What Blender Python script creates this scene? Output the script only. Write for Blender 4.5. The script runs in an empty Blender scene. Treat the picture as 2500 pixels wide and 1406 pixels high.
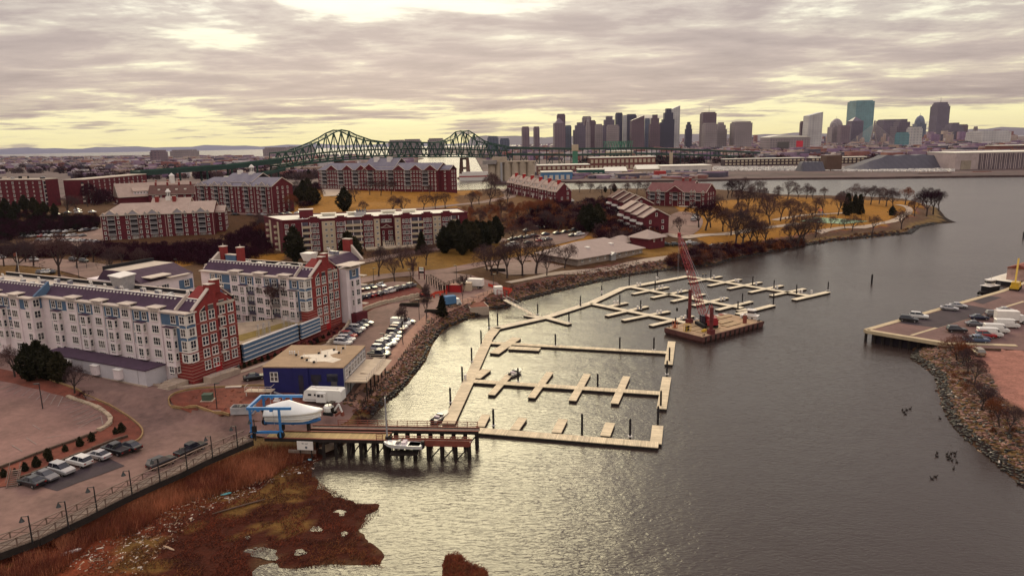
import bpy, bmesh, math, random
import numpy as np
from mathutils import Vector, Matrix
from mathutils.geometry import delaunay_2d_cdt
random.seed(7); RNG = np.random.default_rng(7)
scene = bpy.context.scene
COL = scene.collection
rad = math.radians

# ------------------------------------------------------------------ camera
FPX, CH = 1740.0, 52.0                       # focal length in photo pixels, flying height
PITCH, ROLL = rad(11.56), rad(1.1)
FW = np.array([0, math.cos(PITCH), -math.sin(PITCH)])
U0 = np.array([0, math.sin(PITCH), math.cos(PITCH)]); R0 = np.array([1., 0, 0])
RT = R0*math.cos(ROLL) - U0*math.sin(ROLL); UP = U0*math.cos(ROLL) + R0*math.sin(ROLL)
cam_d = bpy.data.cameras.new('camera'); cam = bpy.data.objects.new('camera', cam_d); COL.objects.link(cam)
cam_d.sensor_width = 36; cam_d.lens = 36*FPX/2500; cam_d.clip_start = 1; cam_d.clip_end = 80000
mw = Matrix.Identity(4)
for r in range(3):
    mw[r][0] = RT[r]; mw[r][1] = UP[r]; mw[r][2] = -FW[r]
mw[2][3] = CH
cam.matrix_world = mw
scene.camera = cam

# ------------------------------------------------------------------ sky, sun, exposure
SUN_EL, SUN_AZ = rad(30), rad(-6)            # azimuth from +Y towards +X
def nd(nt, t, **kw):
    n = nt.nodes.new(t)
    for k, v in kw.items(): setattr(n, k, v)
    return n
def mth(nt, op, a, b=None, clamp=False):
    n = nd(nt, 'ShaderNodeMath', operation=op, use_clamp=clamp)
    for i, v in enumerate((a, b)):
        if v is None: continue
        if isinstance(v, (int, float)): n.inputs[i].default_value = v
        else: nt.links.new(v, n.inputs[i])
    return n.outputs[0]
def ramp(nt, fac, stops):
    n = nd(nt, 'ShaderNodeValToRGB'); e = n.color_ramp.elements
    while len(e) < len(stops): e.new(0.5)
    for el, (p, c) in zip(e, stops):
        el.position = p; el.color = (*c, 1) if len(c) == 3 else c
    nt.links.new(fac, n.inputs[0]); return n.outputs[0]
def mix(nt, fac, a, b, mode='MIX'):
    n = nd(nt, 'ShaderNodeMix', data_type='RGBA', blend_type=mode)
    for i, v in ((0, fac), (6, a), (7, b)):
        if isinstance(v, (int, float)): n.inputs[i].default_value = v
        elif isinstance(v, tuple): n.inputs[i].default_value = (*v, 1)
        else: nt.links.new(v, n.inputs[i])
    return n.outputs[2]
def noise(nt, vec, scale, detail=4, rough=.55, dist=0):
    n = nd(nt, 'ShaderNodeTexNoise'); n.inputs['Scale'].default_value = scale
    n.inputs['Detail'].default_value = detail; n.inputs['Roughness'].default_value = rough
    n.inputs['Distortion'].default_value = dist
    if vec is not None: nt.links.new(vec, n.inputs['Vector'])
    return n.outputs['Fac']
world = bpy.data.worlds.new('World'); scene.world = world; world.use_nodes = True
W = world.node_tree; W.nodes.clear()
tc = nd(W, 'ShaderNodeTexCoord'); sep = nd(W, 'ShaderNodeSeparateXYZ'); W.links.new(tc.outputs['Generated'], sep.inputs[0])
zc = mth(W, 'MAXIMUM', sep.outputs[2], 0.0)
den = mth(W, 'ADD', zc, 0.075)
cx = mth(W, 'DIVIDE', sep.outputs[0], den); cy = mth(W, 'DIVIDE', sep.outputs[1], den)
cmb = nd(W, 'ShaderNodeCombineXYZ'); W.links.new(cx, cmb.inputs[0]); W.links.new(cy, cmb.inputs[1])
n1 = noise(W, cmb.outputs[0], 0.52, 8, .60, .3)
mp = nd(W, 'ShaderNodeMapping'); W.links.new(cmb.outputs[0], mp.inputs[0]); mp.inputs['Location'].default_value = (3.1, 7.7, 0); mp.inputs['Scale'].default_value = (.8, 1.2, 1)
n2 = noise(W, mp.outputs[0], 1.9, 6, .6, .2)
cl = mth(W, 'ADD', mth(W, 'MULTIPLY', n1, .68), mth(W, 'MULTIPLY', n2, .32))
# cover is thick overhead, thin and broken towards the horizon
cov = ramp(W, zc, [(0, (.24,)*3), (.025, (.205,)*3), (.045, (.135,)*3), (.062, (.055,)*3), (.11, (.045,)*3), (.14, (.12,)*3), (.19, (.17,)*3), (1, (.14,)*3)])
cl = mth(W, 'ADD', cl, mth(W, 'SUBTRACT', cov, .1))
fac = ramp(W, cl, [(.47, (0,)*3), (.53, (.22,)*3), (.575, (.85,)*3), (.64, (1,)*3)])
cloud = ramp(W, zc, [(0, (.52, .42, .34)), (.04, (.50, .405, .355)), (.12, (.485, .40, .37)), (.22, (.54, .455, .425)), (.6, (.73, .605, .645)), (1, (.82, .69, .74))])
tone = ramp(W, mth(W, 'ADD', mth(W, 'MULTIPLY', n1, .6), mth(W, 'MULTIPLY', n2, .4)), [(.36, (.70, .69, .71)), (.50, (.97, .96, .95)), (.62, (1.26, 1.24, 1.18))])
cloud = mix(W, 1.0, cloud, tone, 'MULTIPLY')
gap = ramp(W, zc, [(0, (.98, .86, .40)), (.03, (1.0, .92, .50)), (.10, (.97, .94, .66)), (.2, (1.02, 1.0, .84)), (.6, (1.25, 1.2, 1.1)), (1, (1.3, 1.25, 1.2))])
skycol = mix(W, fac, cloud, gap)
bg1 = nd(W, 'ShaderNodeBackground'); W.links.new(skycol, bg1.inputs[0]); bg1.inputs[1].default_value = 0.82
sky = nd(W, 'ShaderNodeTexSky', sky_type='NISHITA', sun_disc=False, sun_elevation=SUN_EL, sun_rotation=SUN_AZ)
sky.dust_density = 3
bg2 = nd(W, 'ShaderNodeBackground'); W.links.new(sky.outputs[0], bg2.inputs[0]); bg2.inputs[1].default_value = 0.006
ads = nd(W, 'ShaderNodeAddShader'); W.links.new(bg1.outputs[0], ads.inputs[0]); W.links.new(bg2.outputs[0], ads.inputs[1])
wo = nd(W, 'ShaderNodeOutputWorld'); W.links.new(ads.outputs[0], wo.inputs[0])
sun_d = bpy.data.lights.new('sun', 'SUN'); sun = bpy.data.objects.new('sun', sun_d); COL.objects.link(sun)
sun_d.energy = 1.5; sun_d.angle = rad(25); sun_d.color = (1, .86, .52)
sv = Vector((math.sin(SUN_AZ)*math.cos(SUN_EL), math.cos(SUN_AZ)*math.cos(SUN_EL), math.sin(SUN_EL)))
sun.rotation_euler = sv.to_track_quat('Z', 'Y').to_euler()
scene.view_settings.view_transform = 'Standard'; scene.view_settings.look = 'None'
scene.view_settings.exposure = 0.35; scene.view_settings.gamma = 1.0; scene.view_settings.use_curve_mapping = False
scene.render.engine = 'CYCLES'
cy_ = scene.cycles
cy_.max_bounces = 5; cy_.diffuse_bounces = 2; cy_.glossy_bounces = 3; cy_.transmission_bounces = 2; cy_.transparent_max_bounces = 8; cy_.volume_bounces = 0
cy_.use_denoising = True
cy_.caustics_reflective = False; cy_.caustics_refractive = False

HAZE = 1.4e-5
# ------------------------------------------------------------------ survey: photo pixel -> point of the place
def ray(x, y): return FW + RT*((x-1250)/FPX) + UP*((703-y)/FPX)
def G(x, y, z=0.0):                          # the point at height z seen at that pixel
    d = ray(x, y); t = (z-CH)/d[2]; return Vector((d[0]*t, d[1]*t, z))
def T(x, y, Y):                              # the point at distance Y seen at that pixel
    d = ray(x, y); t = Y/d[1]; return Vector((d[0]*t, Y, CH+d[2]*t))
def ZT(x, y, p):                             # height seen at that pixel above the ground point p
    d = ray(x, y); return CH + d[2]*p[1]/d[1]

# ------------------------------------------------------------------ materials
_M = {}
def new_mat(name):
    m = bpy.data.materials.new(name); m.use_nodes = True
    nt = m.node_tree; b = nt.nodes['Principled BSDF']; return m, nt, b
def pos(nt):
    g = nd(nt, 'ShaderNodeNewGeometry'); return g.outputs['Position']
def ocoord(nt):
    g = nd(nt, 'ShaderNodeTexCoord'); return g.outputs['Object']
def MT(name, col, rough=.8, var=.18, scale=.5, bump=0, bscale=None, metal=0, spec=.3, obj=False):
    """painted / mineral surface: base colour with two octaves of blotchy wear and fine relief"""
    if name in _M: return _M[name]
    m, nt, b = new_mat(name); P = ocoord(nt) if obj else pos(nt)
    n = noise(nt, P, scale, 5, .62)
    n2 = noise(nt, P, scale*9, 3, .6)
    k = mth(nt, 'ADD', mth(nt, 'MULTIPLY', n, .65), mth(nt, 'MULTIPLY', n2, .35))
    lo = tuple(c*(1-var*1.6) for c in col); hi = tuple(min(1, c*(1+var*1.6)) for c in col)
    nt.links.new(ramp(nt, k, [(.32, lo), (.68, hi)]), b.inputs['Base Color'])
    b.inputs['Roughness'].default_value = rough; b.inputs['Metallic'].default_value = metal
    b.inputs['Specular IOR Level'].default_value = spec
    if bump:
        bn = nd(nt, 'ShaderNodeBump'); bn.inputs['Strength'].default_value = bump; bn.inputs['Distance'].default_value = .1
        nt.links.new(noise(nt, P, bscale or scale*6, 4, .6), bn.inputs['Height']); nt.links.new(bn.outputs[0], b.inputs['Normal'])
    _M[name] = m; return m
def glass(name='window glass', col=(.012, .012, .018), rough=.08):
    if name in _M: return _M[name]
    m, nt, b = new_mat(name)
    n = noise(nt, pos(nt), .35, 2)
    oi = nd(nt, 'ShaderNodeObjectInfo'); bl = ramp(nt, oi.outputs['Random'], [(.66, (0,)*3), (.70, (.35,)*3), (.86, (.35,)*3), (.88, (.8,)*3)])
    nt.links.new(mix(nt, bl, ramp(nt, n, [(.35, col), (.7, tuple(c*3 for c in col))]), (.20, .17, .155)), b.inputs['Base Color'])
    b.inputs['Roughness'].default_value = rough; b.inputs['Specular IOR Level'].default_value = .5
    _M[name] = m; return m
def paint(name, col, rough=.28, metal=0.0):
    if name in _M: return _M[name]
    m, nt, b = new_mat(name)
    n = noise(nt, ocoord(nt), 2.5, 3)
    nt.links.new(ramp(nt, n, [(.3, tuple(c*.86 for c in col)), (.7, tuple(min(1, c*1.05) for c in col))]), b.inputs['Base Color'])
    b.inputs['Roughness'].default_value = rough; b.inputs['Metallic'].default_value = metal
    b.inputs['Coat Weight'].default_value = .18; b.inputs['Coat Roughness'].default_value = .1
    _M[name] = m; return m

# ------------------------------------------------------------------ mesh helpers
class MB:
    """collects simple solids; build() links them as ONE mesh object"""
    def __init__(s): s.v, s.f, s.m = [], [], []
    def add(s, vs, fs, m=0):
        o = len(s.v); s.v += [tuple(v) for v in vs]
        for f in fs: s.f.append(tuple(i+o for i in f)); s.m.append(m)
        return s
    def hexa(s, p, m=0):                     # 8 points: bottom 0-3 ccw, top 4-7
        return s.add(p, [(3, 2, 1, 0), (4, 5, 6, 7), (0, 1, 5, 4), (1, 2, 6, 5), (2, 3, 7, 6), (3, 0, 4, 7)], m)
    def box(s, x0, x1, y0, y1, z0, z1, m=0):
        return s.hexa([(x0, y0, z0), (x1, y0, z0), (x1, y1, z0), (x0, y1, z0), (x0, y0, z1), (x1, y0, z1), (x1, y1, z1), (x0, y1, z1)], m)
    def prism(s, poly, z0, z1, m=0, mt=None):
        n = len(poly); a = sum(poly[i][0]*poly[(i+1) % n][1]-poly[(i+1) % n][0]*poly[i][1] for i in range(n))
        if a < 0: poly = poly[::-1]
        vs = [(p[0], p[1], z0) for p in poly]+[(p[0], p[1], z1) for p in poly]
        s.add(vs, [tuple(range(n))[::-1]]+[(i, (i+1) % n, n+(i+1) % n, n+i) for i in range(n)], m)
        s.f.append(tuple(len(s.v)-n+i for i in range(n))); s.m.append(m if mt is None else mt); return s
    def bar(s, a, b, w, h=None, m=0, upv=(0, 0, 1)):
        """rectangular bar from a to b; w across, h along up"""
        a, b = Vector(a), Vector(b); h = h or w; d = (b-a).normalized(); u = Vector(upv)
        if abs(d.dot(u)) > .98: u = Vector((1, 0, 0))
        x = d.cross(u).normalized()*w/2; y = x.cross(d).normalized()*h/2
        return s.hexa([a-x-y, a+x-y, b+x-y, b-x-y, a-x+y, a+x+y, b+x+y, b-x+y], m)
    def tube(s, a, b, r0, r1=None, n=6, m=0, cap=True):
        a, b = Vector(a), Vector(b); r1 = r0 if r1 is None else r1; d = (b-a).normalized()
        u = Vector((0, 0, 1)) if abs(d.z) < .9 else Vector((1, 0, 0)); x = d.cross(u).normalized(); y = d.cross(x)
        vs = []
        for p, r in ((a, r0), (b, r1)):
            for i in range(n):
                t = 2*math.pi*i/n; vs.append(p+x*r*math.cos(t)+y*r*math.sin(t))
        fs = [(i, (i+1) % n, n+(i+1) % n, n+i) for i in range(n)]
        if cap: fs += [tuple(range(n))[::-1], tuple(range(n, 2*n))]
        return s.add(vs, [f[::-1] for f in fs], m)
    def lathe(s, prof, n=12, m=0, o=(0, 0, 0)):
        k = len(prof); vs = [(o[0]+r*math.cos(2*math.pi*i/n), o[1]+r*math.sin(2*math.pi*i/n), o[2]+z) for i in range(n) for r, z in prof]
        fs = [(i*k+j, ((i+1) % n)*k+j, ((i+1) % n)*k+j+1, i*k+j+1) for i in range(n) for j in range(k-1)]
        return s.add(vs, fs, m)
    def loft(s, rings, m=0, cap=True):       # rings of equal length
        n = len(rings[0]); vs = [p for r in rings for p in r]
        fs = [(j*n+i, j*n+(i+1) % n, (j+1)*n+(i+1) % n, (j+1)*n+i) for j in range(len(rings)-1) for i in range(n)]
        if cap: fs += [tuple(range(n))[::-1], tuple((len(rings)-1)*n+i for i in range(n))]
        return s.add(vs, fs, m)
    def gable(s, x0, x1, y0, y1, z0, z1, m=0, axis='x', ov=0):
        """solid gabled roof; ridge along axis"""
        if axis == 'x':
            ym = (y0+y1)/2; return s.add([(x0, y0, z0), (x0, y1, z0), (x0, ym, z1), (x1, y0, z0), (x1, y1, z0), (x1, ym, z1)], [(0, 2, 1), (3, 4, 5), (0, 3, 5, 2), (1, 2, 5, 4), (0, 1, 4, 3)], m)
        xm = (x0+x1)/2; return s.add([(x0, y0, z0), (x1, y0, z0), (xm, y0, z1), (x0, y1, z0), (x1, y1, z0), (xm, y1, z1)], [(0, 1, 2), (3, 5, 4), (0, 2, 5, 3), (1, 4, 5, 2), (0, 3, 4, 1)], m)
    def mesh(s, name, mats, smooth=False):
        me = bpy.data.meshes.new(name); me.from_pydata(s.v, [], s.f)
        mats = mats if isinstance(mats, (list, tuple)) else [mats]
        for x in mats: me.materials.append(x)
        if len(mats) > 1: me.polygons.foreach_set('material_index', s.m)
        if smooth: me.polygons.foreach_set('use_smooth', [True]*len(me.polygons))
        me.update(); return me
    def build(s, name, mats, parent=None, smooth=False, **kw):
        return link(name, s.mesh(name, mats, smooth), parent, **kw)
def link(name, me, parent=None, loc=None, rz=None, label=None, cat=None, group=None, kind=None, sc=None):
    o = bpy.data.objects.new(name, me); COL.objects.link(o); o.parent = parent
    if loc is not None: o.location = loc
    if rz is not None: o.rotation_euler = (0, 0, rz)
    if sc is not None: o.scale = (sc,)*3 if isinstance(sc, (int, float)) else sc
    for k, v in (('label', label), ('category', cat), ('group', group), ('kind', kind)):
        if v: o[k] = v
    return o
def thing(name, label, cat, loc=(0, 0, 0), rz=0, group=None, sc=None):
    return link(name, None, None, loc, rz, label, cat, group, None, sc)
def copy_tree(src, loc, rz=0, label=None, group=None, sc=None, remat=None):
    r = src.copy(); COL.objects.link(r); r.location = loc; r.rotation_euler = (0, 0, rz)
    if sc is not None: r.scale = (sc,)*3 if isinstance(sc, (int, float)) else sc
    if label: r['label'] = label
    if group: r['group'] = group
    for ch in src.children:
        c = ch.copy(); COL.objects.link(c); c.parent = r
        for g in ch.children:
            d = g.copy(); COL.objects.link(d); d.parent = c
    return r
def np_mesh(name, V, Fc, mats, mi=None, smooth=False):
    """fast mesh from numpy verts (n,3) and equal-sized faces (m,k)"""
    me = bpy.data.meshes.new(name); V = np.asarray(V, np.float32); Fc = np.asarray(Fc, np.int32); k = Fc.shape[1]
    me.vertices.add(len(V)); me.vertices.foreach_set('co', V.ravel())
    me.loops.add(Fc.size); me.loops.foreach_set('vertex_index', Fc.ravel())
    me.polygons.add(len(Fc)); me.polygons.foreach_set('loop_start', np.arange(len(Fc), dtype=np.int32)*k)
    for x in (mats if isinstance(mats, (list, tuple)) else [mats]): me.materials.append(x)
    if mi is not None: me.polygons.foreach_set('material_index', np.asarray(mi, np.int32))
    if smooth: me.polygons.foreach_set('use_smooth', np.ones(len(Fc), bool))
    me.update(calc_edges=True); me.validate(); return me
ORD = ['first', 'second', 'third', 'fourth', 'fifth', 'sixth', 'seventh', 'eighth', 'ninth', 'tenth', 'eleventh', 'twelfth', 'thirteenth', 'fourteenth', 'fifteenth', 'sixteenth', 'seventeenth', 'eighteenth', 'nineteenth', 'twentieth']
# ================================================================== LAND AND WATER
def gpoly(pts, z=0.0): return [G(x, y, z).to_2d()[:] for x, y in pts]
def in_poly(X, Y, poly):
    r = np.zeros(X.shape, bool); n = len(poly)
    for i in range(n):
        x1, y1 = poly[i]; x2, y2 = poly[(i+1) % n]
        if y1 == y2: continue
        c = ((y1 > Y) != (y2 > Y)) & (X < (x2-x1)*(Y-y1)/(y2-y1)+x1); r ^= c
    return r
def seg_dist(X, Y, pts, vals=None):
    best = np.full(X.shape, 1e9); bv = np.zeros(X.shape)
    for i in range(len(pts)-1):
        ax, ay = pts[i]; bx, by = pts[i+1]; dx, dy = bx-ax, by-ay
        t = np.clip(((X-ax)*dx+(Y-ay)*dy)/(dx*dx+dy*dy+1e-9), 0, 1)
        d = np.hypot(X-ax-t*dx, Y-ay-t*dy); k = d < best; best = np.where(k, d, best)
        if vals is not None: bv = np.where(k, vals[i], bv)
    return best, bv
# shoreline of the near bank: pixels of the waterline with the bank's slope
SHORE = [((-900, 1900), .06), ((640, 1700), .06), ((636, 1406), .06), ((628, 1379), .06), ((628, 1352), .06), ((601, 1338), .06), ((633, 1325), .06), ((663, 1347), .06), ((680, 1368), .06),
 ((704, 1387), .06), ((791, 1374), .06), ((859, 1374), .06), ((941, 1382), .06), ((919, 1338), .06), ((886, 1314), .06), ((863, 1292), .06), ((881, 1276), .06), ((922, 1254), .06), ((925, 1232), .06),
 ((881, 1228), .06), ((862, 1216), .06), ((800, 1180), .06), ((769, 1162), .06), ((767, 1132), .08), ((797, 1118), .12), ((835, 1092), .2), ((862, 1070), .3), ((892, 1045), .35), ((912, 1015), .40), ((938, 989), .6), ((968, 964), .66),
 ((995, 937), .66), ((1017, 910), .66), ((1039, 880), .66), ((1052, 847), .66), ((1072, 818), .66), ((1090, 800), .66), ((1120, 790), .66), ((1150, 776), .66), ((1184, 768), .6), ((1190, 757), .6), ((1228, 753), .66), ((1242, 748), .66),
 ((1266, 738), .4), ((1340, 718), .36), ((1446, 693), .34), ((1530, 675), .34), ((1610, 664), .34), ((1673, 654), .34), ((1757, 647), .34), ((1786, 637), .34), ((1860, 622), .3), ((1920, 610), .3), ((1957, 602), .3), ((1996, 596), .3),
 ((2038, 588), .3), ((2108, 582), .3), ((2150, 577), .3), ((2198, 573), .3), ((2226, 571), .25), ((2248, 555), .2), ((2290, 547), .15), ((2338, 544), .12), ((2312, 533), .2), ((2301, 520), .3), ((2290, 508), .3), ((2248, 498), .25), ((2192, 493), .2),
 ((2136, 489), .2), ((2038, 487), .2), ((1940, 486), .2), ((1884, 480), .2), ((1800, 476), .2), ((1700, 472), .3), ((1600, 470), .3), ((1520, 468), .3), ((1400, 461), .3), ((1330, 460), .3), ((1250, 456), .3), ((1180, 452), .3), ((1110, 449), .3)]
shore_w = [G(x, y)[:2] for (x, y), s in SHORE]; shore_s = [s for _, s in SHORE]
MAIN = shore_w + [(-110, 1000), (-300, 1000), (-900, 1000), (-900, 30)]
RSHORE = [((2228, 856), .34), ((2219, 876), .34), ((2249, 893), .30), ((2279, 917), .30), ((2290, 954), .30), ((2297, 993), .30), ((2315, 1030), .30), ((2354, 1074), .30), ((2399, 1107), .30), ((2443, 1146), .30), ((2488, 1184), .30), ((2600, 1280), .30), ((2900, 1600), .30)]
rshore_w = [G(x, y)[:2] for (x, y), s in RSHORE]
RIGHT = [G(2228, 842)[:2]] + rshore_w + [(330, 40), (330, 330), G(2640, 660)[:2]]
ISLE = gpoly([(1080, 1440), (1080, 1379), (1090, 1353), (1107, 1348), (1122, 1352), (1142, 1371), (1165, 1378), (1185, 1387), (1200, 1420), (1150, 1470)])
marsh_in = [(-900, 1700), (-300, 1480), (-60, 1392), (100, 1330), (240, 1262), (400, 1188), (520, 1132), (640, 1084), (770, 1075), (835, 1092)]
MARSH = [G(x, y, 1.5)[:2] for x, y in marsh_in] + [G(x, y)[:2] for x, y in [(862, 1070), (920, 1150), (1000, 1250), (1000, 1420), (640, 1900)]]
# heights of the land: pixel, height
CTRL = [(60, 1150, 3.5), (300, 1100, 3.5), (560, 1000, 3.5), (760, 1010, 3.5), (900, 900, 3.5), (960, 800, 3.5), (1080, 735, 3.5), (1180, 700, 3.6), (400, 930, 3.6), (0, 860, 4), (-200, 900, 4.4), (-60, 980, 4.6), (100, 1000, 4.6), (220, 990, 4.5),
 (650, 880, 3.6), (620, 780, 4.8), (700, 760, 5), (850, 780, 4), (900, 705, 5), (1000, 670, 4.6), (1150, 655, 4.5), (1240, 640, 4.2), (1400, 655, 4), (1500, 635, 4), (1320, 690, 3.4), (1650, 610, 4), (1750, 600, 4), (1850, 580, 4), (2000, 560, 4), (2200, 540, 3.5), (2100, 500, 4), (1900, 500, 5),
 (0, 700, 5), (200, 650, 5), (330, 690, 5), (50, 620, 5.4), (300, 640, 5.6), (500, 640, 5.4), (750, 640, 5), (1000, 620, 5.5), (1150, 600, 6), (1300, 600, 7), (1400, 575, 8), (150, 580, 6.6), (60, 560, 8), (250, 590, 6), (400, 600, 5.6), (530, 585, 6), (620, 575, 8),
 (420, 530, 12), (250, 535, 10), (200, 515, 13), (120, 500, 14), (0, 515, 14), (350, 500, 15), (600, 520, 13.5), (700, 522, 13.5), (480, 505, 15), (780, 520, 14), (900, 500, 17), (900, 470, 19.5), (1050, 470, 19), (780, 465, 20), (1110, 500, 15), (1190, 480, 15.5), (1000, 520, 14.5), (1200, 520, 12), (1250, 555, 8), (1400, 510, 12.5), (1390, 495, 14), (1290, 480, 15), (1240, 465, 16),
 (1450, 560, 9), (1550, 570, 7.5), (1500, 520, 12), (1520, 555, 9), (1620, 575, 6.5), (1640, 510, 10), (1745, 500, 9.5), (1700, 550, 6), (1800, 530, 5.5), (1760, 500, 8), (2000, 530, 4.5), (2150, 545, 4), (2280, 520, 3)]
cp = []
for x, y, z in CTRL:
    g = G(x, y, z); cp.append((g.x, g.y, z))
cp += [(-900, 600, 8), (-420, 620, 8), (-300, 620, 9), (-150, 640, 12), (-60, 640, 10), (40, 620, 8), (-470, 300, 6), (-470, 200, 5), (-200, 130, 4.6), (-200, 90, 4), (-300, 480, 14), (-420, 480, 12), (120, 560, 5)]
cp = np.array(cp)
xs = np.arange(-480, 330.1, 1.7); ys = np.concatenate([np.arange(52, 205, 1.35), np.arange(205, 400, 2.4), np.arange(400, 660, 4.0)])
GX, GY = np.meshgrid(xs, ys)
num = np.zeros_like(GX); dn = np.zeros_like(GX)
for x, y, z in cp:
    w = 1/(((GX-x)**2+(GY-y)**2)+30.)**1.7; num += w*z; dn += w
LAND = num/dn
_r = np.random.default_rng(3)
def vnoise(X, Y, sc, seed):
    r = np.random.default_rng(seed); t = r.random((64, 64)); x = X/sc; y = Y/sc
    xi = np.floor(x).astype(int); yi = np.floor(y).astype(int); fx = x-xi; fy = y-yi; fx = fx*fx*(3-2*fx); fy = fy*fy*(3-2*fy)
    g = lambda a, b: t[a % 64, b % 64]
    return (g(xi, yi)*(1-fx)+g(xi+1, yi)*fx)*(1-fy)+(g(xi, yi+1)*(1-fx)+g(xi+1, yi+1)*fx)*fy
dm, sm = seg_dist(GX, GY, shore_w, shore_s)
inm = in_poly(GX, GY, MAIN); inmarsh = in_poly(GX, GY, MARSH) & inm
wob = (vnoise(GX, GY, 5, 1)-.5)*.9+(vnoise(GX, GY, 2.2, 2)-.5)*.5
wob2 = (vnoise(GX, GY, 7, 3)-.5)+(vnoise(GX, GY, 2.6, 4)-.5)*.7
cap = np.where(inmarsh, np.minimum(1.9, LAND), LAND)
zb = np.where(inmarsh, .05*dm+wob2*.20, sm*dm*(1+.12*wob))
nearm = sm < .1
Zm = np.where(inm, np.minimum(cap+np.where(inmarsh, wob2*.25, 0), np.maximum(zb, -.3)), np.where(nearm, np.maximum(-.10*dm+wob2*.20*np.exp(-dm/2.5), -4), -np.minimum(.45*dm, 4)))
dr, sr = seg_dist(GX, GY, rshore_w, [s for _, s in RSHORE])
inr = in_poly(GX, GY, RIGHT)
Zr = np.where(inr, np.minimum(3.0, sr*dr*(1+.15*wob)+.05), -np.minimum(.45*dr+.1, 4))
di, _ = seg_dist(GX, GY, ISLE+ISLE[:1]); ini = in_poly(GX, GY, ISLE)
Zi = np.where(ini, np.minimum(.5, .12*di+.05+wob2*.1), -np.minimum(.3*di+.05, 4))
HZ = np.maximum(np.maximum(Zm, Zr), Zi)
def gz(X, Y):
    i = min(max(np.searchsorted(ys, Y)-1, 0), len(ys)-2); j = min(max(np.searchsorted(xs, X)-1, 0), len(xs)-2)
    fy = min(max((Y-ys[i])/(ys[i+1]-ys[i]), 0), 1); fx = min(max((X-xs[j])/(xs[j+1]-xs[j]), 0), 1)
    return float((HZ[i, j]*(1-fx)+HZ[i, j+1]*fx)*(1-fy)+(HZ[i+1, j]*(1-fx)+HZ[i+1, j+1]*fx)*fy)
def GT(x, y, dz=0.0):                        # the spot of the ground seen at that pixel
    z = 4.0
    for _ in range(14):
        p = G(x, y, z+dz); z = .5*z+.5*gz(p.x, p.y)
    p = G(x, y, z+dz); p.z = gz(p.x, p.y)+dz; return p
# ---- what covers the ground, as a colour of its own at each point of the grid
def pz(pts): return [GT(x, y)[:2] for x, y in pts]
SCRUB, LAWN, MULCH, SANDC, MUD, REED, RIP, DIRT = (.060, .026, .016), (.255, .112, .016), (.13, .022, .012), (.30, .135, .105), (.048, .010, .005), (.16, .036, .016), (.145, .056, .045), (.15, .085, .06)
zone = np.zeros(GX.shape+(3,)); zone[:] = (.080, .038, .018)
def paintz(poly, c, jit=0.0):
    m = in_poly(GX+wob*jit, GY+wob2*jit, poly); zone[m] = c
paintz(pz([(790, 470), (1120, 470), (1215, 484), (1190, 500), (1000, 530), (780, 545), (700, 520)]), LAWN, 1)
paintz(pz([(860, 650), (1240, 585), (1430, 572), (1470, 590), (1330, 640), (1240, 640), (1010, 668), (870, 690)]), (.17, .085, .018), 2)
paintz(pz([(1230, 585), (1440, 575), (1460, 588), (1240, 625)]), LAWN, 1)
paintz(pz([(1110, 480), (1240, 470), (1330, 500), (1600, 560), (1480, 580), (1240, 565), (1130, 560)]), (.12, .055, .022), 3)
paintz(pz([(1640, 500), (1760, 490), (1900, 480), (2050, 487), (2250, 497), (2310, 530), (2240, 560), (2200, 572), (2000, 595), (1850, 615), (1760, 610), (1700, 580)]), LAWN, 2)
paintz(pz([(1480, 610), (1640, 600), (1760, 610), (1650, 640), (1480, 630)]), (.18, .09, .02), 2)
paintz(pz([(190, 690), (330, 690), (470, 645), (460, 628), (330, 655)]), LAWN, 1)
paintz(pz([(0, 640), (160, 655), (150, 680), (0, 700)]), (.13, .065, .02), 1)
paintz(pz([(520, 625), (700, 620), (680, 640), (520, 645)]), LAWN, 1)
paintz(pz([(560, 870), (700, 810), (840, 770), (880, 735), (1010, 700), (1030, 715), (880, 770), (800, 830), (650, 880)]), MULCH, .5)
bank = inm & ~inmarsh & (dm*sm < 3.4); zone[bank] = RIP
bb = inm & (dm < 60) & (GX > 62) & (GY > 225); zone[bb & (dm*sm < 3.0)] = (.10, .055, .035)
zone[inm & ~inmarsh & (dm*sm < 1.5)] = (.145, .088, .035)
zone[inm & ~inmarsh & (dm*sm < .62)] = (.020, .012, .010)
mm = inmarsh[..., None]*1.0; t = np.clip((dm-11+4*wob2)/5, 0, 1)[..., None]*mm
zone = zone*(1-mm)+mm*np.array(MUD); zone = zone*(1-t)+t*np.array(REED)
k = inmarsh & (vnoise(GX, GY, 4.5, 9) > .62) & (dm > 3); zone[k] = (.13, .065, .018)
zone[ini] = (.085, .033, .013)
zone[inr] = SANDC; zone[inr & (sr*dr < 2.8)] = (.125, .082, .062); zone[inr & (sr*dr < 1.5)] = (.145, .085, .032); zone[inr & (sr*dr < .62)] = (.02, .011, .011)
k = inr & (vnoise(GX, GY, 6, 12) > .6) & (sr*dr > 1.2) & (sr*dr < 3.6); zone[k] = (.10, .05, .03)
ny, nx = GX.shape
idx = np.arange(ny*nx).reshape(ny, nx)
quads = np.stack([idx[:-1, :-1], idx[:-1, 1:], idx[1:, 1:], idx[1:, :-1]], -1).reshape(-1, 4)
keep = (HZ.ravel()[quads].max(1) > -1.2); quads = quads[keep]
used = np.unique(quads); remap = np.full(ny*nx, -1); remap[used] = np.arange(len(used))
m, nt, b = new_mat('ground cover'); P = pos(nt)
at = nd(nt, 'ShaderNodeAttribute', attribute_name='zone')
n = noise(nt, P, .35, 6, .65); n2 = noise(nt, P, 2.2, 4, .65)
k = mth(nt, 'ADD', mth(nt, 'MULTIPLY', n, .5), mth(nt, 'MULTIPLY', n2, .5))
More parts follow.
